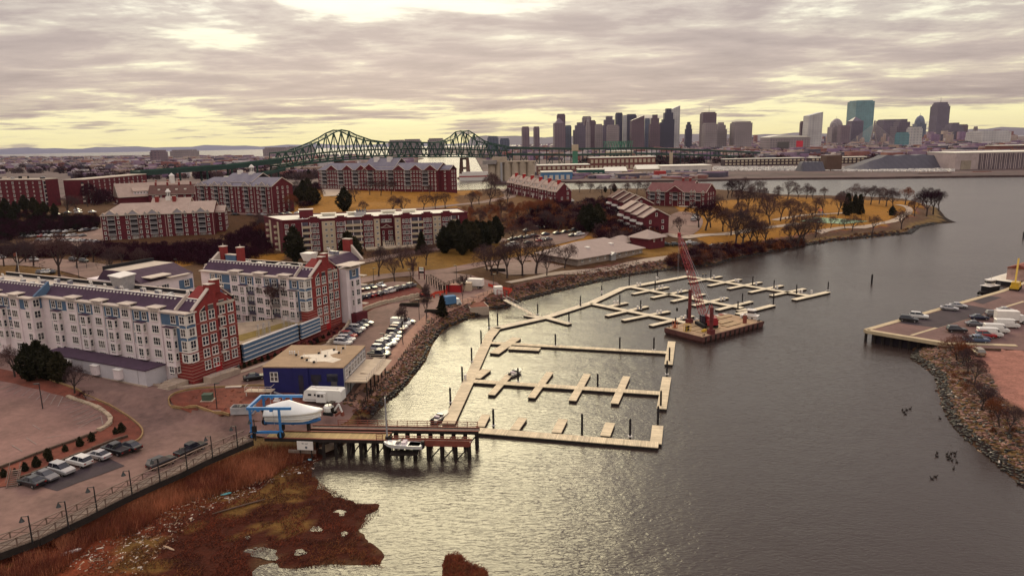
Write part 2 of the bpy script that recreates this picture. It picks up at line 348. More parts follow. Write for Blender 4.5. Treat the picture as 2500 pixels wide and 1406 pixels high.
nt.links.new(mix(nt, 1.0, at.outputs['Color'], ramp(nt, k, [(.3, (.50, .46, .42)), (.5, (1, 1, 1)), (.72, (1.6, 1.55, 1.5))]), 'MULTIPLY'), b.inputs['Base Color'])
b.inputs['Roughness'].default_value = .95; b.inputs['Specular IOR Level'].default_value = .1
bn = nd(nt, 'ShaderNodeBump'); bn.inputs['Strength'].default_value = .8; bn.inputs['Distance'].default_value = .4
nt.links.new(n2, bn.inputs['Height']); nt.links.new(bn.outputs[0], b.inputs['Normal'])
GROUND_MAT = m
# ---- water to the horizon
m, nt, b = new_mat('harbour water'); P = pos(nt)
b.inputs['Base Color'].default_value = (.034, .022, .019, 1); b.inputs['Roughness'].default_value = .24; b.inputs['IOR'].default_value = 1.33
mp = nd(nt, 'ShaderNodeMapping'); nt.links.new(P, mp.inputs[0]); mp.inputs['Rotation'].default_value = (0, 0, rad(24)); mp.inputs['Scale'].default_value = (.55, 1.5, 1)
wv = noise(nt, mp.outputs[0], 1.25, 2, .5, 1.2)
wv2 = noise(nt, P, .16, 3, .5)
big = noise(nt, P, .018, 3, .5)                # gusts: patches of livelier and calmer water
calm = ramp(nt, big, [(.38, (.55,)*3), (.62, (1,)*3)])
hgt = mth(nt, 'ADD', mth(nt, 'MULTIPLY', wv, .42), mth(nt, 'MULTIPLY', wv2, .9))
bn = nd(nt, 'ShaderNodeBump'); bn.inputs['Distance'].default_value = .5
nt.links.new(mth(nt, 'MULTIPLY', calm, .5), bn.inputs['Strength']); nt.links.new(hgt, bn.inputs['Height']); nt.links.new(bn.outputs[0], b.inputs['Normal'])
WATER = m
mb = MB(); R = 60000
rings = [(0, 0)]
mb.add([(R*math.cos(2*math.pi*i/48), R*math.sin(2*math.pi*i/48), 0) for i in range(48)], [tuple(range(48))])
mb.build('water', WATER, label='rippled grey harbour water reflecting the clouds', kind='structure')

# ---- sheets laid on the ground
SHEETS = []
def sheet(name, poly, mat, off=.03, step=3.0, kind='structure', label=None, parent=None, flat=None, ground=True):
    """poly in world xy; drapes on the ground (or lies flat at z=flat)"""
    P = [Vector(p[:2]) for p in poly]
    n = len(P)
    if flat is None: SHEETS.append(P)
    if flat is None:
        x0, x1 = min(p.x for p in P), max(p.x for p in P); y0, y1 = min(p.y for p in P), max(p.y for p in P)
        while (x1-x0)*(y1-y0)/step**2 > 9000: step *= 1.3
        gx, gy = np.meshgrid(np.arange(x0, x1, step), np.arange(y0, y1, step))
        ii = in_poly(gx, gy, [tuple(p) for p in P]); ring = [tuple(p) for p in P]+[tuple(P[0])]
        dd, _ = seg_dist(gx, gy, ring); ii &= dd > .3
        # densify the rim as well
        rim = []
        for i in range(n):
            a, c = P[i], P[(i+1) % n]; k = max(1, int((c-a).length/step))
            rim += [a.lerp(c, t/k) for t in range(k)]
        vs = rim + [Vector((float(a), float(c))) for a, c in zip(gx[ii], gy[ii])]; n = len(rim)
    else: vs = list(P)
    ov, oe, of, *_ = delaunay_2d_cdt(vs, [(i, (i+1) % n) for i in range(n)], [], 1, 1e-4)
    V = [(v.x, v.y, (gz(v.x, v.y)+off) if flat is None else flat) for v in ov]
    me = bpy.data.meshes.new(name); me.from_pydata(V, [], of); me.materials.append(mat); me.update()
    o = link(name, me, parent, label=label, kind=kind if parent is None else None)
    if me.polygons and sum(p.normal.z for p in me.polygons) < 0: me.flip_normals()
    return o
def strip(pts, w):
    """world polyline -> band polygon of width w"""
    P = [Vector(p[:2]) for p in pts]; L, Rr = [], []
    for i, p in enumerate(P):
        d = (P[min(i+1, len(P)-1)]-P[max(i-1, 0)]).normalized(); nrm = Vector((-d.y, d.x))*w/2
        L.append(p+nrm); Rr.append(p-nrm)
    return L+Rr[::-1]
def smooth(pts, k=4):
    """Catmull-Rom through world points"""
    P = [Vector(p[:2]) for p in pts]; out = []
    for i in range(len(P)-1):
        p0, p1, p2, p3 = P[max(i-1, 0)], P[i], P[i+1], P[min(i+2, len(P)-1)]
        for t in range(k):
            u = t/k; out.append(.5*((2*p1)+(p2-p0)*u+(2*p0-5*p1+4*p2-p3)*u*u+(3*p1-p0-3*p2+p3)*u**3))
    return out+[P[-1]]
ASPH = MT('worn asphalt', (.17, .096, .080), .9, .27, .09, .25, 8)
ASPH2 = MT('dark asphalt patch', (.045, .030, .036), .9, .2, .25, .2, 8)
CONC = MT('concrete', (.36, .27, .21), .9, .14, .4, .2, 6)
BRICKP = MT('brick paving', (.31, .165, .118), .9, .14, .5, .2, 9)
LINE = MT('road paint', (.225, .17, .15), .8, .2, 1.5)
KERBY = MT('yellowed kerb stone', (.27, .165, .075), .9, .2, .8)
lot = [(-400, 1560), (-200, 1430), (-60, 1358), (100, 1298), (240, 1232), (400, 1160), (520, 1107), (625, 1064), (680, 1072), (770, 1066), (812, 1046), (850, 1028), (872, 1000), (884, 985), (902, 958), (918, 935), (938, 905), (958, 870), (985, 830), (1010, 800), (1044, 775), (1080, 756), (1130, 738), (1190, 716), (1226, 704),
 (1215, 690), (1150, 672), (1085, 664), (1030, 668), (1005, 676), (1040, 712), (1046, 722), (985, 733), (915, 752), (872, 775), (850, 800), (838, 818), (800, 838), (760, 848), (700, 866), (640, 884), (590, 902), (545, 916), (495, 935), (430, 940), (370, 930), (300, 905), (200, 882), (120, 868), (0, 850), (-200, 838), (-420, 870)]
sheet('marina_road', pz(lot), ASPH, .06, 3, label='worn asphalt marina yard and access road')
ISLE_B = smooth(pz([(-60, 905), (30, 925), (120, 945), (185, 965), (245, 995), (300, 1020), (340, 1045), (347, 1058), (330, 1078), (290, 1082), (250, 1085)]), 4)
up_lot = pz([(-400, 1000), (-100, 925), (0, 932), (80, 950), (150, 968), (200, 985), (250, 1005), (266, 1022), (262, 1038), (245, 1052), (160, 1083), (60, 1118), (0, 1140), (-100, 1178), (-400, 1330)])
isl = pz([(-60, 888), (20, 905), (120, 930), (190, 955), (250, 985), (310, 1018), (340, 1042), (348, 1058), (338, 1074), (310, 1086), (270, 1090), (200, 1120), (120, 1155), (60, 1183), (0, 1190), (-100, 1230), (-400, 1400), (-400, 960)])
sheet('planted_island', isl, MT('dry mulch', (.15, .040, .024), .95, .3, .5, .5, 5), .15, 2.5, label='dry mulch island between the upper car park and the road')
sheet('car_park', up_lot, MT('upper car park asphalt', (.185, .098, .083), .9, .25, .12, .2, 8), .24, 2.5, label='half empty raised car park at the far side of the hedge')
sheet('asphalt_patch', pz([(96, 1187), (140, 1200), (305, 1138), (262, 1118)]), ASPH2, .12, 2.5)
isl2 = pz([(414, 975), (430, 962), (480, 952), (560, 948), (640, 945), (740, 950), (770, 965), (755, 985), (700, 990), (640, 1000), (560, 1012), (480, 1005), (425, 992)])
sheet('planted_island', isl2, MT('dry mulch', (1,)*3), .15, 2.5, label='dry bank of earth beside the dark blue office')
path = smooth(pz([(858, 990), (892, 962), (924, 930), (950, 897), (976, 858), (1002, 826), (1028, 800), (1054, 775), (1085, 755), (1130, 737), (1185, 717), (1230, 704)]), 4)
sheet('promenade', strip(path, 3.4), BRICKP, .14, 2, label='pinkish brick promenade along the rock bank')
sheet('pavement', strip(smooth(pz([(200, 893), (300, 915), (370, 937), (430, 945), (500, 938), (560, 918), (600, 905), (700, 871), (800, 842), (838, 822)]), 4), 1.5), CONC, .16, 2)
RED = MT('red mulch', (.115, .018, .013), .95, .3, .6, .5, 5)
sheet('flower_bed', pz([(170, 876), (300, 895), (410, 932), (465, 925), (420, 905), (300, 880), (180, 862)]), RED, .2, 3, label='red mulch bed along the white service annex')
sheet('flower_bed', pz([(560, 905), (640, 876), (720, 852), (800, 830), (836, 812), (850, 790), (872, 768), (920, 745), (1000, 722), (1036, 712), (1010, 700), (930, 722), (880, 735), (850, 760), (770, 800), (660, 850), (590, 880)]), RED, .2, 3, label='red mulch slope below the striped retaining wall')
# streets further back
def road(px, w, mat=ASPH, off=.12, label=None, name='road'):
    return sheet(name, strip(smooth(pz(px), 4), w), mat, off, 3, label=label)
road([(-120, 630), (0, 640), (90, 640), (180, 650), (260, 668), (330, 690), (420, 715)], 17, label='street curving behind the white apartment block')
road([(860, 690), (930, 676), (1010, 668), (1100, 660), (1200, 642), (1300, 630), (1330, 640)], 9, label='street running past the pergola to the low hip roofed hall')
road([(820, 652), (870, 642), (960, 625), (1040, 612), (1150, 597), (1240, 585)], 7.5, label='drive in front of the cream and red apartments')
sheet('car_park', pz([(50, 602), (100, 585), (250, 556), (300, 556), (250, 590), (265, 602), (160, 610), (60, 612)]), ASPH, .14, 4, label='crowded car park beside the brick apartments with the cupola')
sheet('car_park', pz([(1225, 600), (1260, 578), (1380, 570), (1440, 566), (1425, 582), (1330, 602), (1235, 612)]), ASPH, .14, 4, label='car park below the brown hillside thicket')
sheet('car_park', pz([(870, 716), (900, 698), (960, 688), (1010, 690), (1000, 706), (930, 726), (875, 740)]), ASPH, .16, 3, label='small car park beside the red mulch slope')
sheet('car_park', pz([(40, 690), (70, 678), (150, 672), (210, 690), (160, 700)]), ASPH, .14, 3, label='small car park behind the white apartment roof')
road([(560, 522), (700, 524), (860, 520), (1000, 512), (1120, 500), (1200, 490), (1232, 484), (1245, 476), (1215, 468)], 8, label='hill road along the gold lawn')
sheet('car_park', pz([(780, 468), (860, 464), (845, 478), (790, 480)]), CONC, .14, 4, label='pale paved court below the long brick building')
road([(1590, 575), (1635, 572), (1660, 580), (1720, 574), (1830, 562), (1950, 545)], 5, CONC, label='pale path through the park')
road([(1645, 572), (1642, 550), (1650, 530), (1675, 520), (1700, 535), (1690, 560), (1665, 575)], 7, label='looping drive below the brick apartments')
road([(1997, 568), (2050, 556), (2120, 552), (2180, 540), (2218, 520), (2215, 506), (2190, 500)], 4, CONC, label='footpath across the gold park lawn')
road([(1890, 538), (1960, 526), (2050, 521), (2100, 515)], 4, CONC)
road([(1240, 690), (1330, 672), (1400, 665), (1500, 655), (1560, 640), (1640, 628)], 3.2, CONC, .1, label='shore path beside the low hip roofed hall')
sheet('terrace', pz([(1180, 655), (1250, 640), (1330, 640), (1380, 650), (1330, 668), (1240, 672)]), MT('terrace paving', (.19, .12, .10), .9, .2, .4), .1, 3)
# sandy yard to the right
sheet('wharf_yard', [Vector(p) for p in [G(2310, 838, 3)[:2], G(2420, 850, 3)[:2], G(2560, 860, 3)[:2], (330, 190), (330, 300), G(2600, 690, 3)[:2]]], MT('yard asphalt', (.14, .075, .068), .9, .2, .15, .2, 6), .03, 5)

# ---- far land
FARL = MT('far ground', (.085, .05, .048), .95, .4, .012)
def far_land(name, px, label, z=2.2, mat=None, extra=()):
    mb = MB(); mb.prism([G(x, y, z)[:2] for x, y in px]+list(extra), -1, z); return mb.build(name, mat or FARL, label=label, kind='structure')
far_land('east_shore_ground', [(735, 417), (800, 405), (900, 397), (1010, 392), (1035, 386), (960, 383), (800, 383), (640, 385), (300, 386), (-200, 391), (-700, 398)], 'flat built-up ground across the harbour at the far left', extra=[(-1500, 560), (-460, 560), (-200, 640), (-120, 700), (-180, 900)])
far_land('far_shore_ground', [(1196, 446), (1250, 446), (1330, 443), (1500, 442), (1700, 439), (1860, 435), (2110, 433), (2300, 430), (2560, 427), (3300, 424)], 'flat built-up ground across the river', extra=[(6500, 9000), (-1900, 9000), G(1060, 366, 2.2)[:2], G(1160, 383, 2.2)[:2]])
def finish_terrain():
    low = np.zeros(GX.shape, bool)             # bed the ground a little under the sheets laid on it
    for P in SHEETS:
        q = [tuple(p[:2]) for p in P]; x0, x1 = min(p[0] for p in q), max(p[0] for p in q); y0, y1 = min(p[1] for p in q), max(p[1] for p in q)
        k = (GX > x0) & (GX < x1) & (GY > y0) & (GY < y1)
        ii = np.zeros(GX.shape, bool); ii[k] = in_poly(GX[k], GY[k], q)
        dd, _ = seg_dist(GX[ii], GY[ii], q+q[:1]); w = ii.copy(); w[ii] = dd > .7; low |= w
    Zt = HZ-.7*low
    me = np_mesh('terrain', np.stack([GX, GY, Zt], -1).reshape(-1, 3)[used], remap[quads], GROUND_MAT, smooth=True)
    ca = me.color_attributes.new('zone', 'FLOAT_COLOR', 'POINT')
    ca.data.foreach_set('color', np.concatenate([zone.reshape(-1, 3)[used], np.ones((len(used), 1))], 1).astype(np.float32).ravel())
    link('terrain', me, label='wooded hill, marsh and banks of the near shore', kind='structure')

finish_terrain()
# ================================================================== BUILDINGS
WHITE = MT('white trim', (.66, .60, .56), .6, .06, .8)
SIDING = MT('white siding', (.66, .55, .56), .75, .07, .5)
BLUE = MT('blue cladding panel', (.075, .125, .205), .6, .10, .6)
BRICK = MT('red brick', (.20, .026, .024), .9, .16, .7, .2, 12)
BRICKL = MT('pale brick course', (.33, .155, .12), .9, .12, 1)
BRICKD = MT('dark red brick', (.098, .012, .019), .9, .18, .5, .2, 10)
CREAM = MT('cream render', (.43, .33, .235), .85, .08, .5)
SHING = MT('purple grey shingle', (.062, .032, .056), .9, .16, .6, .3, 10)
SHTAN = MT('weathered tan shingle', (.38, .275, .23), .9, .10, .4, .2, 8)
SHGREY = MT('slate grey shingle', (.17, .15, .185), .9, .12, .4, .2, 8)
SHRED = MT('red brown shingle', (.15, .055, .056), .9, .12, .4, .2, 8)
ROOFD = MT('pale gravel roof', (.44, .36, .30), .95, .14, .5)
ROOFW = MT('white membrane roof', (.70, .65, .56), .9, .08, .3)
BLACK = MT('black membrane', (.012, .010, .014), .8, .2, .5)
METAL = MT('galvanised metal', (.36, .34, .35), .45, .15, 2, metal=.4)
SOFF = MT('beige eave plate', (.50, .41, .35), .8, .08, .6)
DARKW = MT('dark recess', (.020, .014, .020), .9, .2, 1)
GL = glass()
GLB = glass('balcony glass', (.035, .03, .045), .15)
REDM = MT('red paint', (.32, .012, .014), .6, .12, 1)
def win_mesh(name, w, h, cols, rows, mf=WHITE, fw=.12, mull=.09, sill=True, d=.10):
    """window facing -y, centred on x and z: frame, mullions, glass set back in the frame"""
    mb = MB(); x, z = w/2, h/2
    mb.box(-x, x, -d, 0, z-fw, z, 0); mb.box(-x, x, -d, 0, -z, -z+fw, 0)
    mb.box(-x, -x+fw, -d, 0, -z+fw, z-fw, 0); mb.box(x-fw, x, -d, 0, -z+fw, z-fw, 0)
    for i in range(1, cols):
        c = -x+w*i/cols; mb.box(c-mull/2, c+mull/2, -d*.9, 0, -z+fw, z-fw, 0)
    for j in range(1, rows):
        c = -z+h*j/rows; mb.box(-x+fw, x-fw, -d*.7, 0, c-mull*.35, c+mull*.35, 0)
    mb.add([(-x+fw, -.03, -z+fw), (x-fw, -.03, -z+fw), (x-fw, -.03, z-fw), (-x+fw, -.03, z-fw)], [(0, 1, 2, 3)], 1)
    if sill: mb.box(-x-.06, x+.06, -d-.06, 0, -z-.08, -z, 0)
    return mb.mesh(name, [mf, GL])
W3 = win_mesh('triple_window', 2.2, 1.75, 3, 2)
W2 = win_mesh('double_window', 1.5, 1.75, 2, 2)
W2T = win_mesh('double_transom_window', 1.35, 1.95, 2, 3)
W1S = win_mesh('single_window', .8, 1.7, 1, 2)
WB = win_mesh('brick_window', 1.6, 1.9, 2, 2, fw=.10, mull=.16)
WS = win_mesh('small_window', 1.15, 1.6, 1, 2, fw=.14)
WC = win_mesh('casement_window', 1.0, 1.2, 2, 1, fw=.08, mull=.1)
WTR = win_mesh('tripartite_window', 2.6, 1.5, 4, 1, fw=.16, mull=.22)
def win(par, me, x, y, z, r=0.0, name='window'): return link(name, me, par, (x, y, z), r)

# ---------------------------------------------------------------- white and blue apartment wings
AC = MB().box(-.45, .45, -.45, .45, .25, 1.0, 0).box(-.5, .5, -.5, .5, 1.0, 1.08, 1).box(-.4, .4, -.4, .4, 0, .25, 1).mesh('condenser', [MT('condenser casing', (.17, .16, .2), .5, .2, 2), METAL])
GN = MB()
for dx in (-.3, .3):
    GN.tube((dx, 0, 0), (dx, 0, 1.5), .13, n=6); GN.tube((dx, 0, 1.5), (dx-.32, 0, 1.62), .13, n=6); GN.tube((dx-.32, 0, 1.62), (dx-.4, 0, 1.3), .13, n=6)
GN = GN.mesh('goose_neck', WHITE)
ROWS = [13.45, 10.8, 8.15, 5.5, 2.85]        # window centres above grade
def roof_kit(par, x0, x1, y0, y1, zd, n):
    r = random.Random(int(x0*7+y0))
    for i in range(n):
        x = x0+(x1-x0)*(i+.5)/n
        for k in range(r.choice((2, 3))): link('condenser', AC, par, (x+k*1.15+r.uniform(-.2, .2), r.uniform(y0, y1), zd), r.uniform(-.1, .1))
        link('vent_pipe', GN, par, (x-1.4, (y0+y1)/2+r.uniform(-1, 1), zd), r.uniform(-.2, .2))
def mansard(par, x0, x1, ye, yt, z0, z1, yb, zb, back=True):
    """sloped shingle front from the eave, flat deck and black parapet behind"""
    mb = MB()
    mb.hexa([(x0, ye, z0), (x1, ye, z0), (x1, yt+.3, z0), (x0, yt+.3, z0), (x0, yt, z1), (x1, yt, z1), (x1, yt+.3, z1), (x0, yt+.3, z1)], 0)
    mb.box(x0, x1, yt-.12, yt+.32, z1+.001, z1+.07, 1)
    mb.build('mansard_roof', [SHING, WHITE], par)
    mb = MB(); mb.box(x0+.002, x1-.002, yt+.3, yb, z0-.25, zb, 0); mb.build('roof_deck', ROOFD, par)
    if back:
        mb = MB(); mb.box(x0, x1, yb-.35, yb-.02, zb, zb+.85, 0); mb.box(x0, x1, yb-.42, yb+.05, zb+.85, zb+.92, 1); mb.build('parapet', [BLACK, SOFF], par)
    mb = MB(); n = int((x1-x0)/1.15)
    for i in range(n): mb.box(x0+1.15*i+.3, x0+1.15*i+.62, yt-.62, yt-.28, z1-.5, z1-.18)
    o = mb.build('ridge_vent_row', WHITE, par); o['kind'] = 'stuff'
def canopy(par, x0, x1, y0, y1, z):
    MB().add([(x0, y0, z), (x1, y0, z), (x1-.1, y1-.8, z+.05), (x1-.6, y1, z+.05), (x0+.6, y1, z+.05), (x0+.1, y1-.8, z+.05), (x0, y0, z+.22), (x1, y0, z+.22), (x1-.1, y1-.8, z+.27), (x1-.6, y1, z+.27), (x0+.6, y1, z+.27), (x0+.1, y1-.8, z+.27)],
      [(5, 4, 3, 2, 1, 0), (6, 7, 8, 9, 10, 11)]+[(i, (i+1) % 6, 6+(i+1) % 6, 6+i) for i in range(6)]).build('canopy', SOFF, par)
BAYW = {}
def bay(par, x0, x1, zb, zt, rows, d=1.0):
    """white projecting bay with paired windows and a cap"""
    mb = MB(); mb.box(x0, x1, -d, -.002, zb, zt, 0); mb.box(x0-.12, x1+.12, -d-.12, -.004, zt, zt+.16, 1); mb.box(x0-.08, x1+.08, -d-.08, -.004, zb-.25, zb, 0)
    o = mb.build('bay', [SIDING, SHING], par)
    xm = (x0+x1)/2
    for z in rows:
        win(o, W2, xm, -d, z); win(o, W1S, x1, -d/2, z, rad(90))
        MB().box(xm-.55, xm-.1, -d-.03, -d+.01, z-1.22, z-1.05).box(xm+.1, xm+.55, -d-.03, -d+.01, z-1.22, z-1.05).build('grille', DARKW, o)
def module(par, c, top=True, bayrows=ROWS[1:], left=True):
    """one bay of the long facade: c = centre of the white strip; the blue panel lies to its left"""
    MB().box(c-1.75, c+1.75, -.22, -.002, 0, 15.35).build('pilaster', SIDING, par)
    for z in ROWS: win(par, W3, c, -.22, z)
    MB().box(c-.9, c-.4, -.25, -.2, ROWS[0]+1.0, ROWS[0]+1.16).box(c-.2, c+.3, -.25, -.2, ROWS[0]+1.0, ROWS[0]+1.16).box(c+.45, c+.95, -.25, -.2, ROWS[0]+1.0, ROWS[0]+1.16).build('grille', DARKW, par)
    canopy(par, c-1.85, c+1.85, -.75, 2.6, 15.35)
def blue_panel(par, x0, x1, z0, z1, d=.06):
    MB().box(x0, x1, -d, -.001, z0, z1, 0).box(x0, x1, -d-.03, -d, z1-.02, z1+.12, 1).box(x0, x1, -d-.03, -d, z0-.12, z0+.02, 1).box(x0-.1, x0, -d-.03, -.001, z0-.12, z1+.12, 1).build('cladding_panel', [BLUE, WHITE], par)
def courses(mb, pts, zs, d=.04, h=.13, m=0):
    """pale brick bands following a plan polyline (outside to the right of travel)"""
    for z in zs:
        for (xa, ya), (xb, yb) in zip(pts[:-1], pts[1:]):
            a, b2 = Vector((xa, ya, z)), Vector((xb, yb, z)); mb.bar(a, b2, d*2, h, m)
def brick_end(par, y0, ym, y1, zt, zk, ch0, ch1, xl=.0, xr=-1.1, deep=-5, door=True, stripes=7.2):
    """gabled brick end wall in two planes with stepped chimney, pale courses, coping and windows"""
    def slab(ya, yb, za, zb2, x, nm):
        MB().add([(deep, ya, 0), (x, ya, 0), (x, yb, 0), (deep, yb, 0), (deep, ya, za), (x, ya, za), (x, yb, zb2), (deep, yb, zb2)], [(3, 2, 1, 0), (4, 5, 6, 7), (0, 1, 5, 4), (1, 2, 6, 5), (2, 3, 7, 6), (3, 0, 4, 7)]).build(nm, BRICK, par)
    slab(y0, ym, zt, zk, xl, 'brick_gable'); slab(ym+.002, y1, zk, zt, xr, 'brick_gable')
    mb = MB(); mb.box(-1.6, xl+.02, ch0, (ch0+ch1)/2, zk-1.4, zk+.75); mb.box(-1.9, xr+.45, (ch0+ch1)/2+.002, ch1, zk-1.4, zk+1.35)
    mb.box(-1.7, xl+.1, ch0-.08, (ch0+ch1)/2-.01, zk+.75, zk+.9, 1); mb.box(-2.0, xr+.53, (ch0+ch1)/2+.02, ch1+.08, zk+1.35, zk+1.5, 1)
    mb.build('chimney', [BRICK, SOFF], par)
    mb = MB()                                   # sloping coping of the gable
    for (ya, za), (yb, zb2), x in (((y0-.25, zt-.05), (ch0, zk-.9+.75), xl), ((ch1, zk-.25), (y1+.1, zt+.05), xr)):
        mb.bar((deep+.0, ya, za+.12), (deep+.0, yb, zb2+.12), .01, .01); 
        mb.hexa([(x-.75, ya, za), (x+.12, ya, za), (x+.12, yb, zb2), (x-.75, yb, zb2), (x-.75, ya, za+.28), (x+.12, ya, za+.28), (x+.12, yb, zb2+.28), (x-.75, yb, zb2+.28)])
    mb.build('coping', SOFF, par)
    mb = MB()
    zs = [ROWS[i]-1.35 for i in range(4)]+[.7*k+.5 for k in range(int(stripes/.7))]
    courses(mb, [(xl+.0, y0+.0), (xl, ym)], zs); courses(mb, [(xr, ym), (xr, y1)], zs)
    mb.build('brick_course', BRICKL, par)
    L = ym-y0; R = y1-ym
    for z in ROWS:
        for y in (y0+L*.36, y0+L*.73): win(par, WB, xl, y, z, rad(90))
        for y in (ym+R*.36, ym+R*.74): win(par, WB, xr, y, z+.1, rad(90))
    for y, x, tri in ((y0+L*.36, xl, 1), (y0+L*.73, xl, 0), (ym+R*.36, xr, 0), (ym+R*.74, xr, -1)):   # raked transoms of the top row
        z = ROWS[0]+(.1 if x == xr else 0)+.95; a = 1.15 if tri != 1 else .15; c = 1.15 if tri != -1 else .15
        MB().add([(x+.06, y-.7, z), (x+.06, y+.7, z), (x+.06, y+.7, z+c), (x+.06, y-.7, z+a)], [(0, 1, 2, 3)], 0).bar((x+.05, y-.7, z+a), (x+.05, y+.7, z+c), .12, .12, 1).bar((x+.05, y-.7, z), (x+.05, y+.7, z), .14, .16, 1).build('transom', [GL, SOFF], par)
    for z in ROWS[:4]:                          # small balcony ledges in the angle between the two planes
        MB().box(xr-.0, xl+.25, ym+.0, ym+1.5, z-1.25, z-1.02).build('ledge', SOFF, par)
        MB().box(xr+.002, xr+.05, ym+.1, ym+1.1, z-1.0, z+.9).build('balcony_door', DARKW, par)
    if door:
        MB().box(xl, xl+.07, ym-1.9, ym-.3, 0, 2.5).build('red_door', REDM, par)
def corner_bay(par, rows, zb, zt):
    """white glazed corner at the end of the front"""
    MB().box(-1.9, .03, -.35, 2.1, zb, zt).build('corner_bay', WHITE, par)
    for z in rows:
        win(par, W2, -.95, -.35, z); win(par, W2, .03, .95, z, rad(90))
        MB().box(-1.5, -.4, -.39, -.33, z-1.25, z-1.08).box(.01, .06, .4, 1.5, z-1.25, z-1.08).build('grille', DARKW, par)
        MB().box(-1.85, -.05, -.40, -.34, z+.95, z+1.5).box(.02, .08, -.2, 1.95, z+.95, z+1.5).build('cladding_panel', BLUE, par)
AX = rad(-26)
def near_wing(name, label, O, L, cols, y1, zg, brickbot=True, xl_extra=0):
    t = thing(name, label, 'apartments', (O[0], O[1], zg), AX)
    MB().prism([(-L, 0), (-.02, 0), (-.02, 2), (-1.25, 2), (-1.25, y1-1.4), (-L, y1-1.4)], -2, 14.7).build('wall', SIDING, t)
    if brickbot:
        MB().box(-4.6, .06, -.06, 2.2, -1, 6.4).build('brick_base', BRICK, t)
        mb = MB(); zs = [.7*k+.5 for k in range(9)]; courses(mb, [(-4.6, -.06), (.06, -.06), (.06, 2.2)], zs, .05); mb.build('brick_course', BRICKL, t)
    mb = MB(); mb.box(-L, .5, -.6, 1.1, 14.7, 14.95); mb.box(-.1, .5, 1.1, 2.3, 14.7, 14.95); mb.build('eave', SOFF, t)
    mansard(t, -L, -4.6, 1.0, 3.4, 14.9, 17.3, y1-1.5, 15.2)
    mansard(t, -4.3, -.8, 1.6, 4.2, 14.9, 16.9, y1-1.5, 15.2)
    MB().hexa([(-4.6, .9, 14.9), (-4.3, .9, 14.9), (-4.3, 4.4, 14.9), (-4.6, 4.4, 14.9), (-4.6, .9, 15.3), (-4.3, .9, 15.3), (-4.3, 4.4, 18), (-4.6, 4.4, 18)]).build('fire_wall', SOFF, t)
    MB().box(-4.4, -3.6, y1-5, y1-2, 15.2, 17.8, 0).box(-4.6, -3.4, y1-5.2, y1-1.8, 17.8, 18.0, 1).build('roof_hatch', [BLUE, SOFF], t)
    for i in range(4):                          # floor lines of the siding
        MB().box(-L, -.03, -.035, -.001, ROWS[i]-1.36, ROWS[i]-1.28).build('belt_course', WHITE, t)
    return t
# front wing
O1 = (-66.8, 142.0)
t = near_wing('apartment_block', 'white sided apartment block with blue panels and nearest red brick gable', O1, 48.2, 4, 15, 4)
MB().box(-85, -48.2, -2.6, 15, -2, 14.7).build('wall', SIDING, t)
mb = MB(); mb.box(-85, -47.7, -3.2, -1.5, 14.7, 14.95); mb.box(-48.3, -47.7, -1.5, .2, 14.7, 14.95); mb.build('eave', SOFF, t)
mansard(t, -85, -48.2, -1.6, 1.4, 14.9, 17.3, 13.5, 15.2)
MB().hexa([(-48.5, -1.6, 14.9), (-47.9, -1.6, 14.9), (-47.9, 2.2, 14.9), (-48.5, 2.2, 14.9), (-48.5, -1.6, 15.2), (-47.9, -1.6, 15.2), (-47.9, 2.2, 18), (-48.5, 2.2, 18)]).build('fire_wall', BLUE, t)
for c in (-9.4, -18.6, -27.8, -37.0): module(t, c)
for x0 in (-16.6, -25.8, -35.0, -45.2):
    x1 = x0+5.6 if x0 > -45 else x0+6.6
    blue_panel(t, x0, x1, 12.05, 14.35)
    win(t, W2, x0+1.5, -.06, ROWS[0]-.1); win(t, W2, x0+3.9, -.06, ROWS[0]-.1)
    blue_panel(t, x0, x0+1.9, 7.0, 9.3); blue_panel(t, x0, x0+1.9, 9.7, 11.9)
    win(t, W1S, x0+.75, -.06, ROWS[1]); win(t, W1S, x0+.75, -.06, ROWS[2]); win(t, W1S, x0+.6, -.002, ROWS[3])
    bay(t, x0+1.7, x0+4.1, 4.1 if x0 > -45 else 1.6, 11.95, ROWS[1:4] if x0 > -45 else ROWS[1:])
blue_panel(t, -7.6, -2.0, 11.95, 14.35); win(t, W2, -3.9, -.06, ROWS[0]-.1)
bay(t, -6.0, -3.3, 3.6, 11.7, ROWS[1:], 1.1); blue_panel(t, -3.2, -1.95, 6.5, 11.6)
corner_bay(t, ROWS[:3], 6.5, 14.6)
MB().box(-2.2, .12, -.3, 2.0, 4.4, 6.2).build('corner_window', WHITE, t); win(t, W2, -1.0, -.3, 5.3); win(t, W2, .12, .9, 5.3, rad(90))
